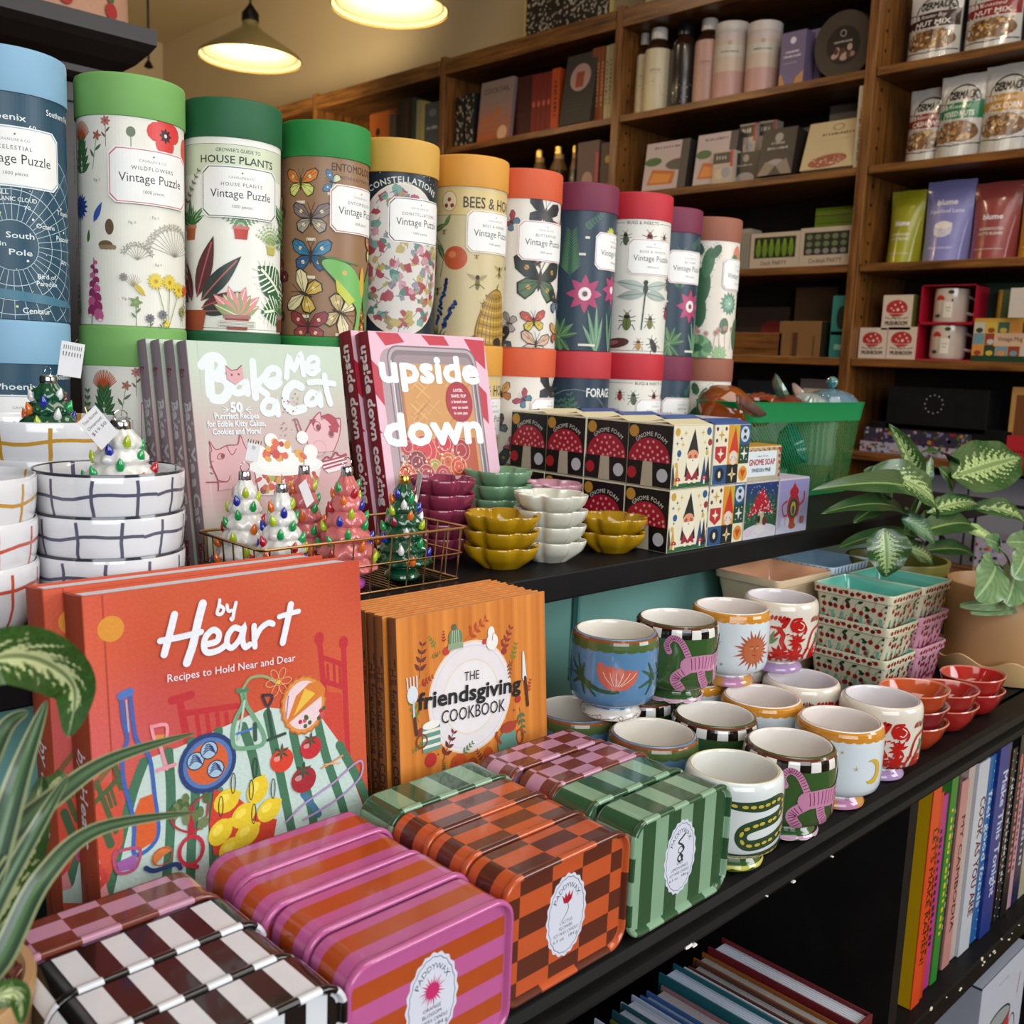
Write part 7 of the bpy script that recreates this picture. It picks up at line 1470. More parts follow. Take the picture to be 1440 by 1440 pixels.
t = sitem('gift_box', 'open dark green box behind the parks print mug', 'box', 1377, 1476, 398, Z4+.097, .004, '16301c', None, X=2.735, bev=0); t.location.x = 2.735
ya, yb = span(1389, 1444, 400); r = (yb-ya)/2; t = thing('ceramic_mug', 'parks print mug standing on the green based box', 'mug', (2.71, ya+r-.01, Z4+.0985)); q = MB(); random.seed(3)
q.lathe([(0, 0), (r*.92, 0), (r, .006), (r, .082), (r*.95, .082), (r*.93, .01)], 48, lambda i, j: ('b8a890' if j != 2 else ('a8702c', '6a8a94', '2c3c2c', '8c3c2c', 'c0a43c', '4a5c3c')[(i//4) % 6])); q.obj('mug_body', CERAM, t); sitem('hang_tag', 'white hang tag on the parks print mug', 'tag', 1422, 1447, 405, Z4+.108, .001, 'c4b8ac', None, X=2.62, bev=0).location.x = 2.62
def ring(a, w, h):
    for k in range(12): an = k*pi/6; a.ell(w*.48+w*.09*cos(an), h*.62+w*.09*sin(an), 1.9, c='9a9a9a', n=8)
sitem('storage_box', 'black box with a ring of small white dots', 'box', 1250, 1392, 546, Z5+.070, .2, '141314', ring, m=BLACK)
sitem('storage_box', 'plain black box lying under the one with dotted ring', 'box', 1222, 1425, 600, Z5+.0545, .2, '100f10', None, m=BLACK)
def floral(sd, base):
    def f(a, w, h):
        a.rect(0, 0, w, h, base); random.seed(sd); a.hold = True
        for i in range(int(w/3)): a.ell(random.uniform(0, w), random.uniform(0, h), random.uniform(2, 6), random.uniform(2, 6), random.choice(('8c2430', 'a8742c', '3c3c5a', 'a8a0b0', '4a5a34', '7a6a9c', '2c2c44')), 0, 8)
        a.hold = False
    return f
sitem('gift_wrap_roll', 'upper floral printed gift wrap roll in a clear sleeve', 'gift wrap', 1215, 1368, 606, Z5+.0275, .05, '34303c', floral(1, '34303c'), m=GLOSSP)
sitem('gift_wrap_roll', 'lower floral printed gift wrap roll on the shelf', 'gift wrap', 1209, 1362, 626, Z5, .05, '8c8894', floral(2, '9a94a0'), m=GLOSSP)
sitem('wooden_frame', 'tall wooden frame at the right edge of the frame', 'frame', 1424, 1462, 545, Z5+.0005, .03, 'a87c44', lambda a, w, h: (a.rect(w*.2, h*.06, w*.9, h*.9, '6a3c20'), a.rect(0, 0, w, h*.38, 'a8242c'), a.bars(w*.5, h*.16, 7, '5a1010', w*.6, 5)), m=CARD)
# lower shelf behind the plant
sitem('storage_box', 'pale grey box behind the leaves with black printed line', 'box', 1262, 1362, 668, Z6, .2, '6a6a74', lambda a, w, h: (a.ell(w*.5, h*.22, w*.3, h*.16, '17171a'), a.ell(w*.42, h*.24, w*.09, h*.1, '8c8c94'), a.ell(w*.62, h*.24, w*.07, h*.1, '8c8c94')))
sitem('storage_box', 'pale grey box with black rounded outline at the right edge', 'box', 1365, 1480, 672, Z6, .2, '6f7078', lambda a, w, h: (a.rect(w*.1, h*.05, w*.9, h*.72, '141416'), a.rect(w*.14, h*.0, w*.9, h*.68, '7c7c84')))
sitem('gift_wrap_roll', 'colourful patterned paper stack at the far right', 'gift wrap', 1372, 1480, 762, Z6+.02, .1, '6a5a6a', floral(5, '9a94a4'), X=2.45)
t = thing('side_table', 'low wooden side table behind the plant pots', 'table', (2.35, 1.05, 0)); MB().box(-.16, .25, -.35, .45, .90, .93, 'ffffff', .003).obj('table_top', WOODB, t)
for dx in (-.14, .22):
    for dy in (-.32, .42): MB().box(dx-.02, dx+.02, dy-.02, dy+.02, 0, .90, 'ffffff').obj('leg', WOODV, t)
# ---- middle bay
def bottle(label, x0, x1, yt, c, cap, body=None, dark=False, X=2.70):
    ya, yb = span(x0, x1, yt+40, X); r = (yb-ya)/2; h = ztop((x0+x1)/2, yt, X)-Z1; t = thing('bottle', label, 'bottle', (X, (ya+yb)/2, Z1+.0005), 0, 'bottles on the top shelf')
    sp = MB().lathe([(0, 0), (r*.96, 0), (r, .004), (r, h*.70), (r*.96, h*.74)], 32, lambda i, j: c)
    random.seed(int(x0)); a = Art(.3); 
    for i in range(44): a.ell(random.uniform(-r*1500, r*1500), random.uniform(8, h*420 if not dark else h*300), random.uniform(.8, 2.4), random.uniform(.8, 2), random.choice(('8a6a4a', '6a6a4a', 'a87c5a')) if not dark else 'a8a4a0', random.uniform(0, 90), 6)
    if not dark: a.bars(0, h*480, 4, '6a5c50', r*900); a.line([(-r*500, h*455), (r*500, h*455)], 1, '8a7a6a')
    if body: a.rect(-r*3100, h*395, r*3100, h*430, body)
    f, du = cyl_map(r, 32, 0)[:2]; sp.art(a, lambda u, v, w_, k: Matrix.Rotation(pi+.5, 4, 'Z') @ f(u, v, w_, k), du); sp.obj('bottle_body', CARD if not dark else GLOSSP, t)
    MB().lathe([(r*.96, h*.74), (r*.9, h*.78), (r*.55, h*.855), (r*.50, h*.875), (0, h*.876)], 32, '2c1810').obj('glass_shoulder', JEWEL, t); MB().lathe([(r*.56, h*.865), (r*.60, h*.87), (r*.60, h*.985), (r*.54, h), (0, h)], 32, cap).obj('cap', PLAST, t)
bottle('cream bottle with white cap beside the post, left of two', 888, 914, 50, 'b8a888', 'b8b0a8'); bottle('cream bottle with white cap, right of two', 911, 941, 42, 'bcae90', 'b8b0a8', X=2.68)
bottle('dark glass bottle with speckled contents', 948, 979, 36, '241e1c', '17141a', dark=True); bottle('pale pink bottle with white cap', 981, 1012, 29, 'b08a80', 'b8b0a8')
def can(label, x0, x1, yt, X=2.70):
    ya, yb = span(x0, x1, yt+40, X); r = (yb-ya)/2; h = ztop((x0+x1)/2, yt+4, X)-Z1; t = thing('canister', label, 'canister', (X, (ya+yb)/2, Z1+.0005), 0, 'pink canisters')
    q = MB().lathe([(0, 0), (r, 0), (r, h*.36), (r, h*.55), (r, h*.70), (r, h*.76), (r, h*.86)], 40, lambda i, j: ('b08880', 'b08880', 'b8a494', 'b8b0a4', 'b8a494', 'b4a4a0')[j])
    a = Art(.3); a.bars(0, h*600, 5, '5a4c48', r*1100, 12); a.ell(0, h*720, 7, c='a08c84'); f, du = cyl_map(r, 40, 0)[:2]; q.art(a, lambda u, v, w_, k: Matrix.Rotation(pi+.5, 4, 'Z') @ f(u, v, w_, k), du); q.obj('can_body', CARD, t)
    MB().lathe([(r, h*.86), (r*1.02, h*.865), (r*1.02, h*.99), (r*.98, h), (0, h)], 40, 'b8b0ac').obj('lid', CARD, t)
can('pink and white canister, left of two', 1009, 1049, 33); can('pink and white canister, right of two', 1054, 1095, 32)
def pk(title, c3):
    def f(a, w, h): a.ell(w*.5, h*.84, w*.12, c='c8c0cc'); a.bars(w*.5, h*.62, h*.04, 'c8c0cc', w*.55); a.bars(w*.5, h*.54, h*.04, 'c8c0cc', w*.7, 11); a.poly([(0, 0), (w*.3, 0), (w*.1, h*.26), (0, h*.22)], c3); a.poly([(w*.6, 0), (w, 0), (w, h*.28), (w*.7, h*.16)], c3); a.line([(w*.15, h*.44), (w*.7, h*.44)], 1, 'a8a0b4')
    return f
sitem('gift_box', 'plain purple box left of the printed purple box', 'box', 1087, 1112, 58, Z1, .05, '584c68', None, X=2.74); sitem('gift_box', 'purple chocolate box printed with white text', 'box', 1100, 1134, 44, Z1, .05, '635676', pk(('Sea Salt', 'Caramel Thins'), 'a87848')); sitem('gift_box', 'plain purple box right of the printed purple box', 'box', 1133, 1160, 41, Z1, .05, '5c5070', None, X=2.72)
a0, b0 = span(1154, 1237, 60, 2.70); r = (b0-a0)/2; t = thing('round_box', 'large round dark chocolate box standing on edge', 'box', (2.70, (a0+b0)/2, Z1+r+.005)); t.rotation_euler = (0, -pi/2-.12, 0)
q = MB().lathe([(0, 0), (r*.98, 0), (r, .003), (r, .03), (r*.98, .033), (0, .033)], 64, '3a3028'); a = Art(.3); a.ell(0, 0, r*560, r*560, '1c1512', n=32); random.seed(4); a.hold = True
for i in range(16): a.ell(-r*220+random.uniform(-r*150, r*150), random.uniform(-r*330, r*330), 9, 7, random.choice(('8c6a60', '4a2c22', 'a08478', '5f3c30')), random.uniform(0, 90), 9)
a.hold = False; a.n += 4; a.ring(r*340, 0, 9, 9, 1.6, 'a89c90', 16); a.bars(r*130, 0, 6, 'a89c90', r*620, 14, rot=90)
q.art(a, lambda u, v, w_: Vector((u*mm, -v*mm, .033+w_*mm))); q.obj('box_body', CARD, t)
# second row
def honey(a, w, h): a.rect(0, 0, w, h, 'a8989a'); a.bars(w*.5, h*.86, h*.05, '5a4c58', w*.6); a.poly([(w*.1, h*.12), (w*.7, h*.10), (w*.75, h*.36), (w*.2, h*.44)], 'a85a24'); a.poly([(w*.15, h*.16), (w*.6, h*.14), (w*.66, h*.3), (w*.24, h*.36)], 'c07a34'); a.ell(w*.2, h*.6, w*.2, h*.09, '3c5a34'); a.ell(w*.8, h*.5, w*.3, h*.12, '4a4440'); a.rect(w*.82, 0, w, h, '3c3634')
sitem('gift_box', 'tea box with honeycomb picture, left of two', 'box', 906, 966, 200, Z2_, .06, '4a4440', honey, group='honeycomb print boxes', lean=.12, side='332e2c'); sitem('gift_box', 'tea box with honeycomb picture, right of two', 'box', 978, 1034, 188, Z2_, .06, '4a4440', honey, group='honeycomb print boxes', lean=.12, side='332e2c')
def cookie(a, w, h): a.rect(0, 0, w, h, 'a89a8c'); a.rect(0, h*.62, w, h*.95, '3c3834'); a.bars(w*.45, h*.74, h*.13, 'c0b4a4', w*.55, 4); a.ell(w*.35, h*.3, w*.22, c='c0a888'); a.ell(w*.65, h*.34, w*.22, c='8c8c98'); a.rect(w*.86, h*.5, w, h, 'a82c34')
sitem('gift_box', 'small cookie box in front of the right honeycomb box', 'box', 1004, 1032, 212, Z2_, .04, 'a89a8c', cookie, X=2.64); sitem('gift_box', 'small cookie box standing on the dark one', 'box', 1041, 1064, 174, Z2_+.077, .04, 'a89a8c', cookie, X=2.70); sitem('gift_box', 'small cookie box partly behind the star box', 'box', 1067, 1092, 170, Z2_+.077, .04, 'a89a8c', cookie, X=2.72)
def dk(a, w, h): a.ell(w*.5, h*.8, w*.12, c='8c8680'); a.bars(w*.5, h*.55, h*.05, 'a8a098', w*.6); a.ell(w*.5, h*.14, w*.36, h*.2, '8c8484')
sitem('gift_box', 'dark box with round print below the small cookie boxes', 'box', 1032, 1068, 214, Z2_, .05, '332c28', dk, X=2.66, side='8c94a0'); sitem('gift_box', 'dark box supporting a cookie box behind the star box', 'box', 1070, 1092, 214, Z2_, .05, '2c2624', None, X=2.73)
def dkstar(a, w, h): dk(a, w, h); a.poly([(0, 0), (w*.2, h*.3), (w*.5, h*.2), (w*.8, h*.34), (w, 0)], '7a6a60'); a.poly([(w*.3, 0), (w*.5, h*.2), (w*.7, 0)], '2c2420'); a.bars(w*.5, h*.66, h*.05, 'b0a8a0', w*.4, 6)
sitem('gift_box', 'black box with star shaped panel', 'box', 1069, 1117, 182, Z2_, .06, '2a231f', dkstar, X=2.64, lean=.15); sitem('gift_box', 'plain dark brown box right of the star box', 'box', 1112, 1142, 180, Z2_, .06, '1c1614', None, X=2.72)
def barkbox(a, w, h): a.rect(0, 0, w, h, 'b09c78'); a.ell(w*.52, h*.86, w*.10, h*.07, '6a5c48'); a.ell(w*.52, h*.86, w*.08, h*.055, 'b09c78'); a.bars(w*.6, h*.70, h*.05, '3a3024', w*.66, 13); a.line([(w*.3, h*.6), (w*.9, h*.6)], 1, '8c7c60'); a.ell(w*.45, h*.16, w*.33, h*.13, '8a4a34', 6, 22); a.hold = True; random.seed(3); [a.ell(w*random.uniform(.18, .72), h*random.uniform(.08, .24), 2.4, 2, random.choice(('b08068', '6a3424', 'c0a088')), 0, 6) for i in range(60)]; a.hold = False
sitem('gift_box', 'large cream box with reddish bark picture leaning back', 'box', 1130, 1212, 166, Z2_, .03, 'b09c78', barkbox, X=2.635, lean=.30); sitem('gift_box', 'grey box behind the large cream box', 'box', 1168, 1215, 146, Z2_, .04, '6a6458', None, X=2.80)
sitem('paperback_book', 'white thin book with black spine lettering by the post', 'book', 1209, 1222, 120, Z2_, .16, 'b4a690', lambda a, w, h: a.text('Things You Can Do', w*.5, h*.42, w*.42, '2c2620', .015, rot=-90, wd=h*.66), X=2.63)
# third row
def cbox(a, w, h, n=6):
    a.rect(0, 0, w, h, 'b0a08e'); a.rect(w*.08, h*.30, w*.92, h*.88, '16180e')
    for i in range(n): x = w*(.17+.66*i/(n-1)); a.ell(x, h*.54, w*.055, h*.22, '5c7a1c', 0, 12); a.ell(x, h*.74, w*.03, h*.09, '6a8a24')
    a.text('Duck PARTY', w*.5, h*.10, h*.12, '4a4034', .01, wd=w*.52)
def cbox2(a, w, h):
    a.rect(0, 0, w, h, 'b0a08e'); a.rect(w*.08, h*.30, w*.92, h*.88, '24241c')
    for i in range(5):
        for j in range(3): a.ell(w*(.18+.16*i), h*(.40+.18*j), w*.06, h*.07, '5f6a4a' if j else '7a7a70', 0, 10)
    a.text('Cocktail PARTY', w*.5, h*.10, h*.12, '4a4034', .01, wd=w*.62)
sitem('candle_box', 'white window box with six green candles', 'box', 1057, 1126, 327, Z3, .07, 'b0a08e', cbox); sitem('candle_box', 'white window box with rows of round grey green candles', 'box', 1127, 1202, 319, Z3, .07, 'b0a08e', cbox2)
def flat(label, x0, x1, X, z, h, c):
    a, b = span(x0, x1, 310, X); t = thing('candle_box', label, 'box', (X, b, z), 0, 'lime green boxes'); MB().box(0, .09, -(b-a), 0, 0, h, c, .0008).box(.02, .03, -(b-a)*.6, -(b-a)*.4, h*.35, h*.65, '2c3c0c').obj('body', CARD, t)
for k in range(8): flat('lime green box, %s up in the tall stack behind the window boxes' % ('first', 'second', 'third', 'fourth', 'fifth', 'sixth', 'seventh', 'topmost')[k], 1146, 1216, 2.755, Z3+.0005+.0225*k, .0218, ('5f7a0e', '6c8616')[k % 2])
for k in range(5): flat('lime green box, %s up in the low stack behind the six candle box' % ('first', 'second', 'third', 'fourth', 'topmost')[k], 1066, 1134, 2.745, Z3+.0005+.0225*k, .0218, ('5f7a0e', '6c8616')[k % 2])
sitem('candle_box', 'narrow pale box with vertical lines left of the candles', 'box', 1043, 1056, 322, Z3, .06, '8a8478', lambda a, w, h: [a.line([(w*(.2+.25*i), 0), (w*(.2+.25*i), h*.9)], 1.6, '3c3834', caps=False) for i in range(4)])
# fourth row
sitem('wooden_box', 'wide wooden box with pale panel on the fourth shelf', 'box', 1032, 1100, 468, Z4, .14, '7a5228', None, m=WOODB, side=None); sitem('storage_box', 'dim grey box behind the wide wooden box', 'box', 1036, 1110, 432, Z4+.05, .1, '3c2c24', lambda a, w, h: a.ell(w*.7, h*.3, w*.2, h*.3, '7a2020'), X=2.80)
sitem('cardboard_box', 'brown cardboard box with two doorway shapes', 'box', 1097, 1156, 452, Z4, .09, '7a5634', lambda a, w, h: (a.rect(w*.30, 0, w*.46, h*.68, '4a2f18'), a.rect(w*.30, 0, w*.34, h*.68, '6a4826'), a.rect(w*.82, 0, w*.86, h*.6, '5a3a20')), side='2c2a1c'); sitem('cardboard_box', 'tall brown cardboard box behind the lower one', 'box', 1120, 1178, 404, Z4, .07, '553c26', None, X=2.78)
sitem('gift_box', 'teal box with dark oval window, upper of two', 'box', 1172, 1192, 416, Z4+.062, .07, '2f7a70', lambda a, w, h: a.ell(w*.7, h*.45, w*.35, h*.3, '1c2424'), X=2.66); sitem('gift_box', 'teal box with small label, lower of two', 'box', 1168, 1190, 466, Z4, .07, '2f7a70', lambda a, w, h: a.rect(w*.3, h*.3, w*.9, h*.5, '8ab0a8'), X=2.66)
sitem('gift_box', 'white lidded box low on the fifth shelf', 'box', 1040, 1122, 556, Z5, .1, '8c8c90', None); sitem('gift_box', 'dark box under a white lid at the fifth shelf', 'box', 1038, 1090, 535, Z5+.05, .1, '2c2c30', None, X=2.72); sitem('gift_box', 'framed treats box behind the candy jar', 'box', 1126, 1182, 534, Z5, .06, '4a4448', lambda a, w, h: (a.rect(w*.08, h*.3, w*.92, h*.86, 'a89a90'), a.ell(w*.3, h*.7, w*.1, c='a8242c'), a.ell(w*.6, h*.6, w*.14, c='b89a8c'), a.ell(w*.15, h*.45, w*.1, c='b8a02c')))
# ---- left bays: books and bottles
def bk(label, x0, x1, yt, zs, c, art=None, X=XF, d=.16, lean=0, group=None): return sitem('shelved_book', label, 'book', x0, x1, yt, zs, d, c, art, m=PAPER, X=X, lean=lean, group=group, part='book_block')
def spn(n, c='a89c94'): return lambda a, w, h: a.bars(w*.35, h*.5, w*.4, c, h*.6, n, rot=-90)
spk = lambda a, w, h: (setattr(a, 'hold', True), [a.ell(random.uniform(0, w), random.uniform(0, h), 2, 6, 'a89c8c', random.uniform(-30, 30), 7) for i in range(40)])
bk('black and cream patterned spine next to the cocktail book, left of two', 642, 653, 136, Z1, '14110f', spk, group='patterned spines'); bk('black and cream patterned spine touching the cocktail book', 655, 667, 131, Z1, '14110f', spk, group='patterned spines')
bk('grey and peach cocktail book facing forward', 673, 718, 111, Z1, '85706a', lambda a, w, h: (a.grad(0, 0, w, h*.72, 1, 8, lambda u, v: mixc('9a4a20', '85706a', v)), a.text('COCKTAIL', w*.5, h*.80, h*.08, '4a3c38', .02, wd=w*.8), a.ell(w*.78, h*.13, w*.15, c='c09a7c'), [a.ell(w*(.2+.2*i), h*(.35+.06*i), w*.05, h*.1, 'a85a20') for i in range(3)]), d=.02, lean=.08)
bk('dark maroon book facing forward', 720, 750, 108, Z1, '3c100c', lambda a, w, h: a.line([(w*.2, h*.4), (w*.8, h*.4)], 1.5, '6a2c20'), X=2.69)
for k in range(4): bk('red spine, %s of four in a row' % ('first', 'second', 'third', 'fourth')[k], 749+7*k, 755.5+7*k, 105-1.5*k, Z1, '6a1610', lambda a, w, h: a.ell(w*.5, h*.5, w*.3, h*.05, 'a85040'), group='red spines')
bk('bright orange red spine with dark lettering', 777, 788, 96, Z1, 'a8400f', spn(9, '3a0c04')); bk('dark grey book with a round drink picture, leaning', 790, 833, 72, Z1, '2f2a26', lambda a, w, h: (a.ell(w*.52, h*.66, w*.33, c='a08078', n=24), a.rect(w*.38, h*.52, w*.64, h*.74, '8a3c24'), [a.line([(w*.15, h*(.36-.05*i)), (w*.7, h*(.36-.05*i))], 1, '4a443c') for i in range(4)]), d=.02, lean=.14, X=2.625)
for k in range(3): bk('rust orange spine, %s of three' % ('first', 'second', 'third')[k], 834+6*k, 839.5+6*k, 68-1.5*k, Z1, '7a3c18', spn(12, 'b08058'), group='rust orange spines')
for k in range(3): bk('cream spine with dark lettering, %s of three' % ('first', 'second', 'third')[k], 853+5.5*k, 858+5.5*k, 64-2*k, Z1, 'a0906c', spn(11, '3c342a'), group='cream spines')
for k, (x0, x1, yt) in enumerate(((750, 768, 213), (776, 796, 208), (803, 812, 206))):
    ya, yb = span(x0, x1, yt+25, 2.70); r = (yb-ya)/2; h = ztop((x0+x1)/2, yt, 2.70)-Z2_; t = thing('bottle', 'amber lit glass bottle, %s of three on the left bay shelf' % ('left', 'middle', 'right')[k], 'bottle', (2.70, (ya+yb)/2, Z2_+.0005), 0, 'gold lit bottles')
    MB().lathe([(0, 0), (r, 0), (r, h*.6), (r*.5, h*.8), (r*.5, h*.9)], 20, lambda i, j: ('b08a4a', '2c1c10', '6a4a24')[(i*3+j) % 3]).obj('bottle_body', GLOSSP, t); MB().lathe([(r*.55, h*.88), (r*.55, h), (0, h)], 16, 'a88a4a').obj('cap', GOLD, t)  # gold glow of the lit glass is put into the body colours
bk('greyish pink box at the end of the left bay', 813, 843, 199, Z2_, '5a4844', lambda a, w, h: (a.ell(w*.5, h*.35, w*.25, h*.14, '9a7a70'), a.rect(w*.86, h*.3, w, h*.8, 'a04444')), d=.05); bk('brownish box touching the post in the left bay', 846, 866, 200, Z2_, '4a3c34', lambda a, w, h: a.ell(w*.5, h*.7, w*.2, c='a08444'), d=.05)
bk('orange book with small dark emblem in the far bay', 520, 547, 158, Z1, 'a8541a', lambda a, w, h: a.ell(w*.45, h*.62, w*.12, c='2c1c14'), d=.03); bk('dull brown book beside the orange one', 548, 556, 160, Z1, '4a3c34')
for k, c in enumerate(('1c1614', '2a1c16', '3a2418', '14120f', '2c3424')): bk('dark spine, %s from the orange book in the far bay' % ('first', 'second', 'third', 'fourth', 'fifth')[k], 560+5*k, 564.5+5*k, 141-k, Z1, c, group='dark spines')
bk('cream spine in the far bay', 586, 591, 141, Z1, '8a8264'); bk('pale olive spine in the far bay', 592, 597, 142, Z1, '9a8c50'); bk('slate grey book facing forward in the far bay', 598, 620, 144, Z1, '3c4448', lambda a, w, h: (a.bars(w*.5, h*.48, h*.07, '9a9c98', w*.7, 6), a.ell(w*.5, h*.8, w*.25, h*.08, '5a646a')), d=.03)
# on top of the unit
t = sitem('picture_frame', 'black and white speckled picture leaning on top of the unit', 'picture', 740, 862, -60, 2.549, .02, 'b09a5a', lambda a, w, h: (a.rect(12, 0, w-4, h, '141210'), setattr(a, 'hold', True), [a.ell(random.uniform(14, w-6), random.uniform(0, h), random.uniform(2, 7), random.uniform(2, 5), 'a89c88', random.uniform(0, 90), 7) for i in range(420)]), X=2.70)
t = sitem('picture_frame', 'pale yellow edged panel standing on the unit at right', 'picture', 886, 960, -80, 2.549, .02, 'b0a060', lambda a, w, h: a.rect(16, 0, w-6, h, '9a9488'), X=2.72)
# ------------------------------------------------------------------ pendant lamps
def lamp(label, px_c, py_c, depth, wpx, on=True):
    c = EYE+ray(px_c, py_c)/F*depth; R = wpx/2*depth/F; t = thing('pendant_lamp', label, 'lamp', (c.x, c.y, c.z))
    MB().lathe([(R, 0), (R*1.01, .004), (R*.96, R*.10), (R*.24, R*.56), (R*.16, R*.64), (R*.15, R*.74), (R*.145, R*.74), (R*.14, R*.62), (R*.22, R*.53), (R*.94, R*.08), (R*.985, .004)], 64, lambda i, j: 'a8935a' if j < 6 else 'd8cfae').obj('lamp_shade', mat('brushed_brass', .42, .35, noise=.05), t)
    MB().lathe([(R*.135, R*.52), (R*.21, R*.52), (R*.92, R*.085), (R*.90, R*.085), (R*.2, R*.50)], 48, 'd8ccb0').obj('shade_lining', mat('white_enamel', .4), t)
    MB().lathe([(R*.10, R*.70), (R*.17, R*.72), (R*.17, R*.86), (R*.08, R*.98), (.004, R*1.06)], 24, '17110e').obj('lamp_holder', PLAST, t)
    MB().tube([(0, 0, R*1.0), (0, 0, 3.25-c.z)], .004, 6, '2a1c12').obj('cord', PLAST, t)
    em = bpy.data.materials.new('lamp_bulb_glow'); em.use_nodes = True; b = em.node_tree.nodes['Principled BSDF']; b.inputs['Emission Color'].default_value = (1, .72, .40, 1); b.inputs['Emission Strength'].default_value = 14; b.inputs['Base Color'].default_value = (1, .8, .5, 1)
    MB().ball((0, 0, R*.26), R*.15, 'ffffff', 20, 12).obj('bulb', em, t)
    l = bpy.data.lights.new('pendant_light', 'POINT'); l.energy = 7; l.color = (1, .74, .42); l.shadow_soft_size = R*.15; o = bpy.data.objects.new('pendant_light', l); COL.objects.link(o); o.location = (c.x, c.y, c.z+R*.06); return t
lamp('brass cone pendant lamp, the lower one left of centre', 352, 84, 3.3, 141); lamp('brass cone pendant lamp cut by the top of the frame', 548, 14, 2.75, 164)
t = thing('hanging_cord', 'thin dark cord hanging in front of the wall at left', 'cord', tuple(EYE+ray(209, 92)/F*3.4)); MB().tube([(0, 0, 0), (0, 0, 3.25-t.location.z)], .004, 6, '2a1c12').obj('cord', PLAST, t)
MB().lathe([(0, -.012), (.016, -.006), (.012, .004), (.004, .016)], 16, '17110e').obj('lamp_holder', PLAST, t)
# ------------------------------------------------------------------ dark hutch behind the tubes
h = thing('wooden_hutch', 'almost black wooden hutch with a heavy moulded cornice at upper left', 'hutch', (.0, 1.9, 0)); Yh = 1.75
def hp(n, mb): o = mb.obj(n, mat('dark_stained_wood', .4, noise=.4, nscale=12), h); o.matrix_parent_inverse = Matrix.Translation((0, -1.9, 0))
tip = onY(221, 54, Yh-.086); xe = tip.x-.086
pr = [(0, 0), (.02, 0), (.02, .028), (.034, .033), (.040, .042), (.040, .052), (.060, .066), (.078, .086), (.086, .098), (.086, .122), (0, .122)]
zb = tip.z-.110; mbc = MB(); K = '1c1412'
P0 = [(xe+a, Yh-a, zb+b) for a, b in pr]; n = len(pr); L0 = [(-1.4, Yh-a, zb+b) for a, b in pr]; R0 = [(xe+a, Yh+.4, zb+b) for a, b in pr]
mbc.add(L0+P0+R0, [(i, (i+1) % n, n+(i+1) % n, n+i) for i in range(n)]+[(n+i, n+(i+1) % n, 2*n+(i+1) % n, 2*n+i) for i in range(n)], K); hp('cornice', mbc)
hp('cabinet_side', MB().box(xe-.03, xe, Yh, Yh+.4, 0, zb, K)); hp('cabinet_back', MB().box(-1.4, xe-.03, Yh+.37, Yh+.4, 0, zb, '100c0b')); hp('face_frame', MB().box(-1.4, xe, Yh-.012, Yh+.01, zb-.09, zb, K).box(xe-.07, xe, Yh-.012, Yh+.01, 0, zb-.09, K)); hp('cabinet_shelf', MB().box(-1.4, xe-.03, Yh+.01, Yh+.37, zb-.30, zb-.28, K))
c = onY(78, 10, Yh+.05); t = thing('printed_bag', 'peach tote with printed red strawberries on top of the dark hutch', 'bag', (c.x, Yh+.0, zb+.1225))
q = MB().grid(lambda u, v: (.098*cos(2*pi*u)*(1-.12*v*v), .055*sin(2*pi*u)*(1-.5*v), .26*v), 40, 8, 'b0846a', True); a = Art(.5)
for x, y in ((-70, 20), (-22, 26), (52, 22), (10, 80), (60, 90), (-50, 90)): a.ell(x, y, 11, 13, '9c2a24', 0, 14); leaf(a, x, y+12, 12, 6, 60, '4a5a34'); leaf(a, x, y+12, 12, 6, 120, '4a5a34')
q.art(a, lambda u, v, w_: Vector((u*mm, -.0555*(max(0, 1-(u/100)**2))**.5*(1-.5*v/260)-.003, v*mm))); q.obj('bag_body', mat('canvas', .8, noise=.1, nscale=150, bump=.2), t)
# ------------------------------------------------------------------ books in the lower cabinet
def lowbook(label, bx, by, z, t_, cov, pg, y_back, y_front, h=.20, x=None, lean=0):
    p = onZ(bx, by, z); x0 = p.x if x is None else x
    b = thing('hardcover_book', label, 'book', (x0, y_front, z-h), 0, 'books standing in the lower bay'); L = y_back-y_front
    MB().box(0, .0022, 0, L, 0, h, cov, .0004).obj('front_cover', PAPER, b); MB().box(t_-.0022, t_, 0, L, 0, h, cov, .0004).obj('back_cover', PAPER, b)
    MB().box(0, t_, -.0015, .0015, 0, h, cov, .0004).obj('spine', PAPER, b); q = MB().box(.0022, t_-.0022, .003, L-.004, .003, h-.004, pg)
    for k in range(1, 7): xx = .0022+(t_-.0044)*k/7; q.box(xx-.0002, xx+.0002, .003, L-.004, h-.004, h-.0038, mixc(pg, '6a6a70', .5))
    q.obj('page_block', PAPER, b); return b
LZ = .8405
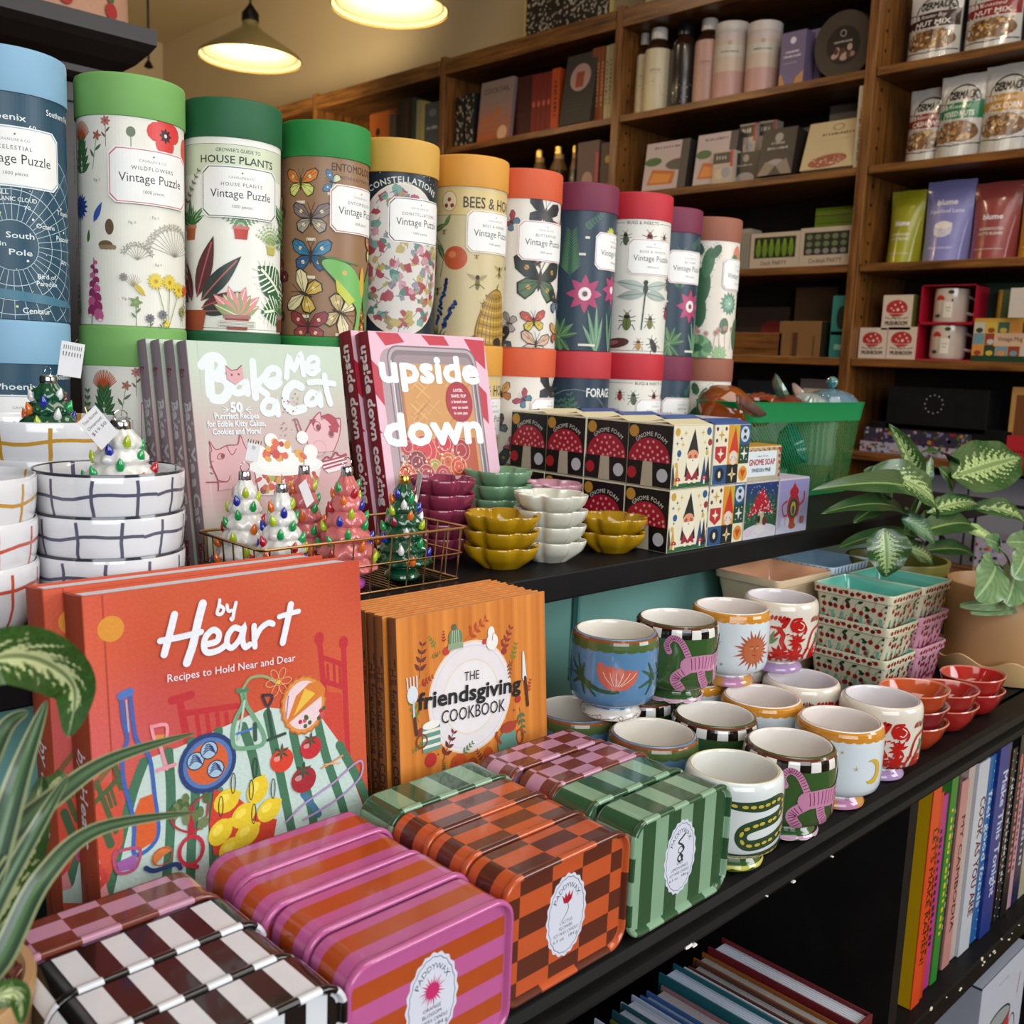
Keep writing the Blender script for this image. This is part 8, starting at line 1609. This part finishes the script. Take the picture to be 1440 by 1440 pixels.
for i, (lab, cov, pg, t_, dz) in enumerate([('dark red book with white tab at the right end of the lower row', '5a1018', 'b4b8c4', .026, .0), ('grey book with orange cover edge beside the dark red one', '7a4418', '9c9a98', .017, -.006), ('grey book with brown cover edge, third from the right end', '4a2a20', '949294', .016, -.004), ('thin white book next to the teal one', 'a8a8b4', 'b0b0bc', .009, -.004), ('thick teal hardcover in the lower row', '0c4a54', 'a8b4c8', .024, .002), ('faded pink paged book left of the teal hardcover', '7a5a60', 'b0a8ae', .020, -.006), ('slim blue hardcover in the lower row', '2c4a7c', 'a0b0c8', .012, -.002), ('white paged book left of the slim blue one', '8c94a8', 'b4b8c8', .018, -.003), ('dark teal book near the left of the lower row', '0f3c44', 'a4acb8', .016, 0), ('olive edged book at the left of the lower row', '5a5a24', 'a8a8a4', .012, -.006), ('white book leftmost in the lower row', '9a9cac', 'b4b8c8', .018, -.002)]):
    if i == 0: xr = .828
    xr -= t_+.0022; lowbook(lab, 0, 0, LZ+dz, t_, cov, pg, .510+(.004*sin(i*2)), .345+.006*cos(i*3), LZ+dz-.6405, xr)
# spines of the upright row
SPN = [('yellow paged ramen cookbook standing at the partition', 'b8900c', 'c84418', "LET'S MAKE RAMEN!", '3a0c08', .018, .001), ('orange spine pressed by the ramen cookbook', 'b8500c', 'b8381c', '~', '3a0c08', .007, .003), ('magenta spine with small drawings', '9c2c7c', 'a8307c', '~', '2c0c34', .015, .008), ('bright green spine with lettering, fourth in the row', '2f7a2c', '2c7a2c', '~', 'c8b81c', .010, .006), ('black spine with white lettering', '17181a', '1c1c1e', '~', 'a8a8a0', .012, .012), ('salmon pink Cambodia spine', 'b07a74', 'b47e78', 'MY CAMBODIA', '3c2424', .015, .010), ('cream spine with thick white edge', 'a8988f', 'b0a098', '', '8c2c34', .012, .012), ('white spine with dark red letters', 'b8bcc4', 'b8bcc4', 'COOK AS YOU ARE', '5a1c20', .022, .008), ('bright blue spine dotted with white along its edges', '1f5a94', '1f5a94', 'feel good foods', 'b8c8d8', .018, .010), ('navy blue Make This Tonight spine', '1c3078', '20347c', 'Make This Tonight', 'b8c0d8', .022, .006), ('brown patterned spine beside the navy one', '4a3420', '5a4026', '~', 'a88a4a', .013, .012), ('black and white dotted book spine', '17171a', '1c1c1f', '~', 'a8a8ac', .014, .010), ('black spine with a pink circle', '14141a', '17171c', '~', 'c06a70', .016, .008), ('pale pink spine at the right edge', 'a8808c', 'b08894', '~', '7a2c44', .016, .010), ('dark blue spine past the pale pink one', '1c2444', '1c2444', '~', 'a8a8b8', .02, .010), ('cream spine last in the row', 'a09880', 'a09880', '~', '4a3c2c', .02, .010)]
xx = 1.092; TK = [.022, .012, .026, .018, .022, .022, .020, .034, .026, .036, .020, .018, .022, .020, .026, .026]
for i, (lab, cov, spc, txt, tc_, t_, dy) in enumerate(SPN):
    t_ = TK[i]; hh = .270-.012*(i % 3)+(.010 if i in (8, 9) else 0); b = thing('upright_book', lab, 'book', (xx, .418+dy, .6845), 0, 'books in the right bay'); dep = .17
    q = MB().box(0, t_, 0, .002, 0, hh, spc, .0004); a = Art(.06)
    if txt in ('~',): a.bars(t_*400, hh*520, t_*360, tc_, hh*620, 16, rot=-90)
    elif txt: a.text(txt, t_*500, hh*500, t_*480, tc_, .02, rot=-90, wd=hh*1000*(.62 if len(txt) > 8 else .34))
    if 'dotted' in lab:
        for k in range(40): a.ell(t_*1000*(.12 if k % 2 else .88), hh*1000*(k+.5)/40, 1.2, c='b8c4d0', n=6)
    if 'magenta' in lab: [a.line([(4, 30+45*k), (8, 26+45*k), (12, 32+45*k)], .8, '2c0c54') for k in range(5)]
    if 'circle' in lab: a.ell(t_*500, hh*820, 5, 12, 'b8605a')
    q.art(a, plane_map((0, 0, 0), (1, 0, 0), (0, 0, 1))); q.obj('spine', GLOSSP, b)
    MB().box(0, .0018, .001, dep, 0, hh, cov, .0004).obj('front_cover', GLOSSP, b); MB().box(t_-.0018, t_, .001, dep, 0, hh, cov, .0004).obj('back_cover', GLOSSP, b); MB().box(.0018, t_-.0018, .002, dep-.003, .003, hh-.004, 'b4b0a8' if i else 'b8900c').obj('page_block', PAPER, b)
    xx += t_+.0014
# boxed mug and grey tray at lower right
def wmel(a, w, h):
    a.rect(0, 0, w, h, 'b0b4c0'); c = (w*.46, h*.42); a.ring(w*.78, h*.50, 15, 24, 2.6, '14241c', 24); a.poly([(w*.20, h*.66), (w*.72, h*.66), (w*.66, h*.16), (w*.26, h*.16)], 'a82c34'); a.ell(w*.46, h*.66, w*.26, h*.07, '1c342c', 0, 24); a.ell(w*.46, h*.66, w*.24, h*.055, '8c9494', 0, 24); a.ell(w*.46, h*.17, w*.20, h*.04, 'a82c34', 0, 20)
    for k in range(9): a.ell(w*(.28+.045*k), h*(.3+.12*(k % 3)), 1.3, 2.4, '2c1018', 0, 7)
    a.line([(w*.84, h*.72), (w*.87, h*.84)], 2.6, '8c3c4c'); a.bars(w*.5, h*.90, 3, '8a8e9c', w*.24, 7)
bx = thing('mug_carton', 'pale grey carton printed with a watermelon mug at lower right', 'box', (1.305, .412, .3855)); w, h_, d = .17, .234, .14; q = MB().box(0, w, 0, d, 0, h_, '9a9dac', .001); a = Art(.1); wmel(a, w*1000, h_*1000); q.art(a, plane_map((0, 0, 0), (1, 0, 0), (0, 0, 1))); q.box(0, w, .0, .0008, h_-.002, h_+.0004, '70748a').box(-.0003, w*0+.0012, 0, d, h_-.002, h_+.0006, '24342c'); q.obj('carton_body', CARD, bx)
t = thing('enamel_bowl', 'pale bowl with dark green rim beside the mug carton', 'bowl', (1.175, .510, .3855)); MB().lathe([(0, 0), (.05, 0), (.085, .06), (.095, .175), (.092, .175), (.08, .06), (0, .006)], 56, lambda i, j: '8c9490').obj('bowl_body', CERAM, t); MB().tube([(.094*cos(a), .094*sin(a), .176) for a in [2*pi*k/48 for k in range(49)]], .003, 6, '14241c', cap=False).obj('rim', CERAM, t)
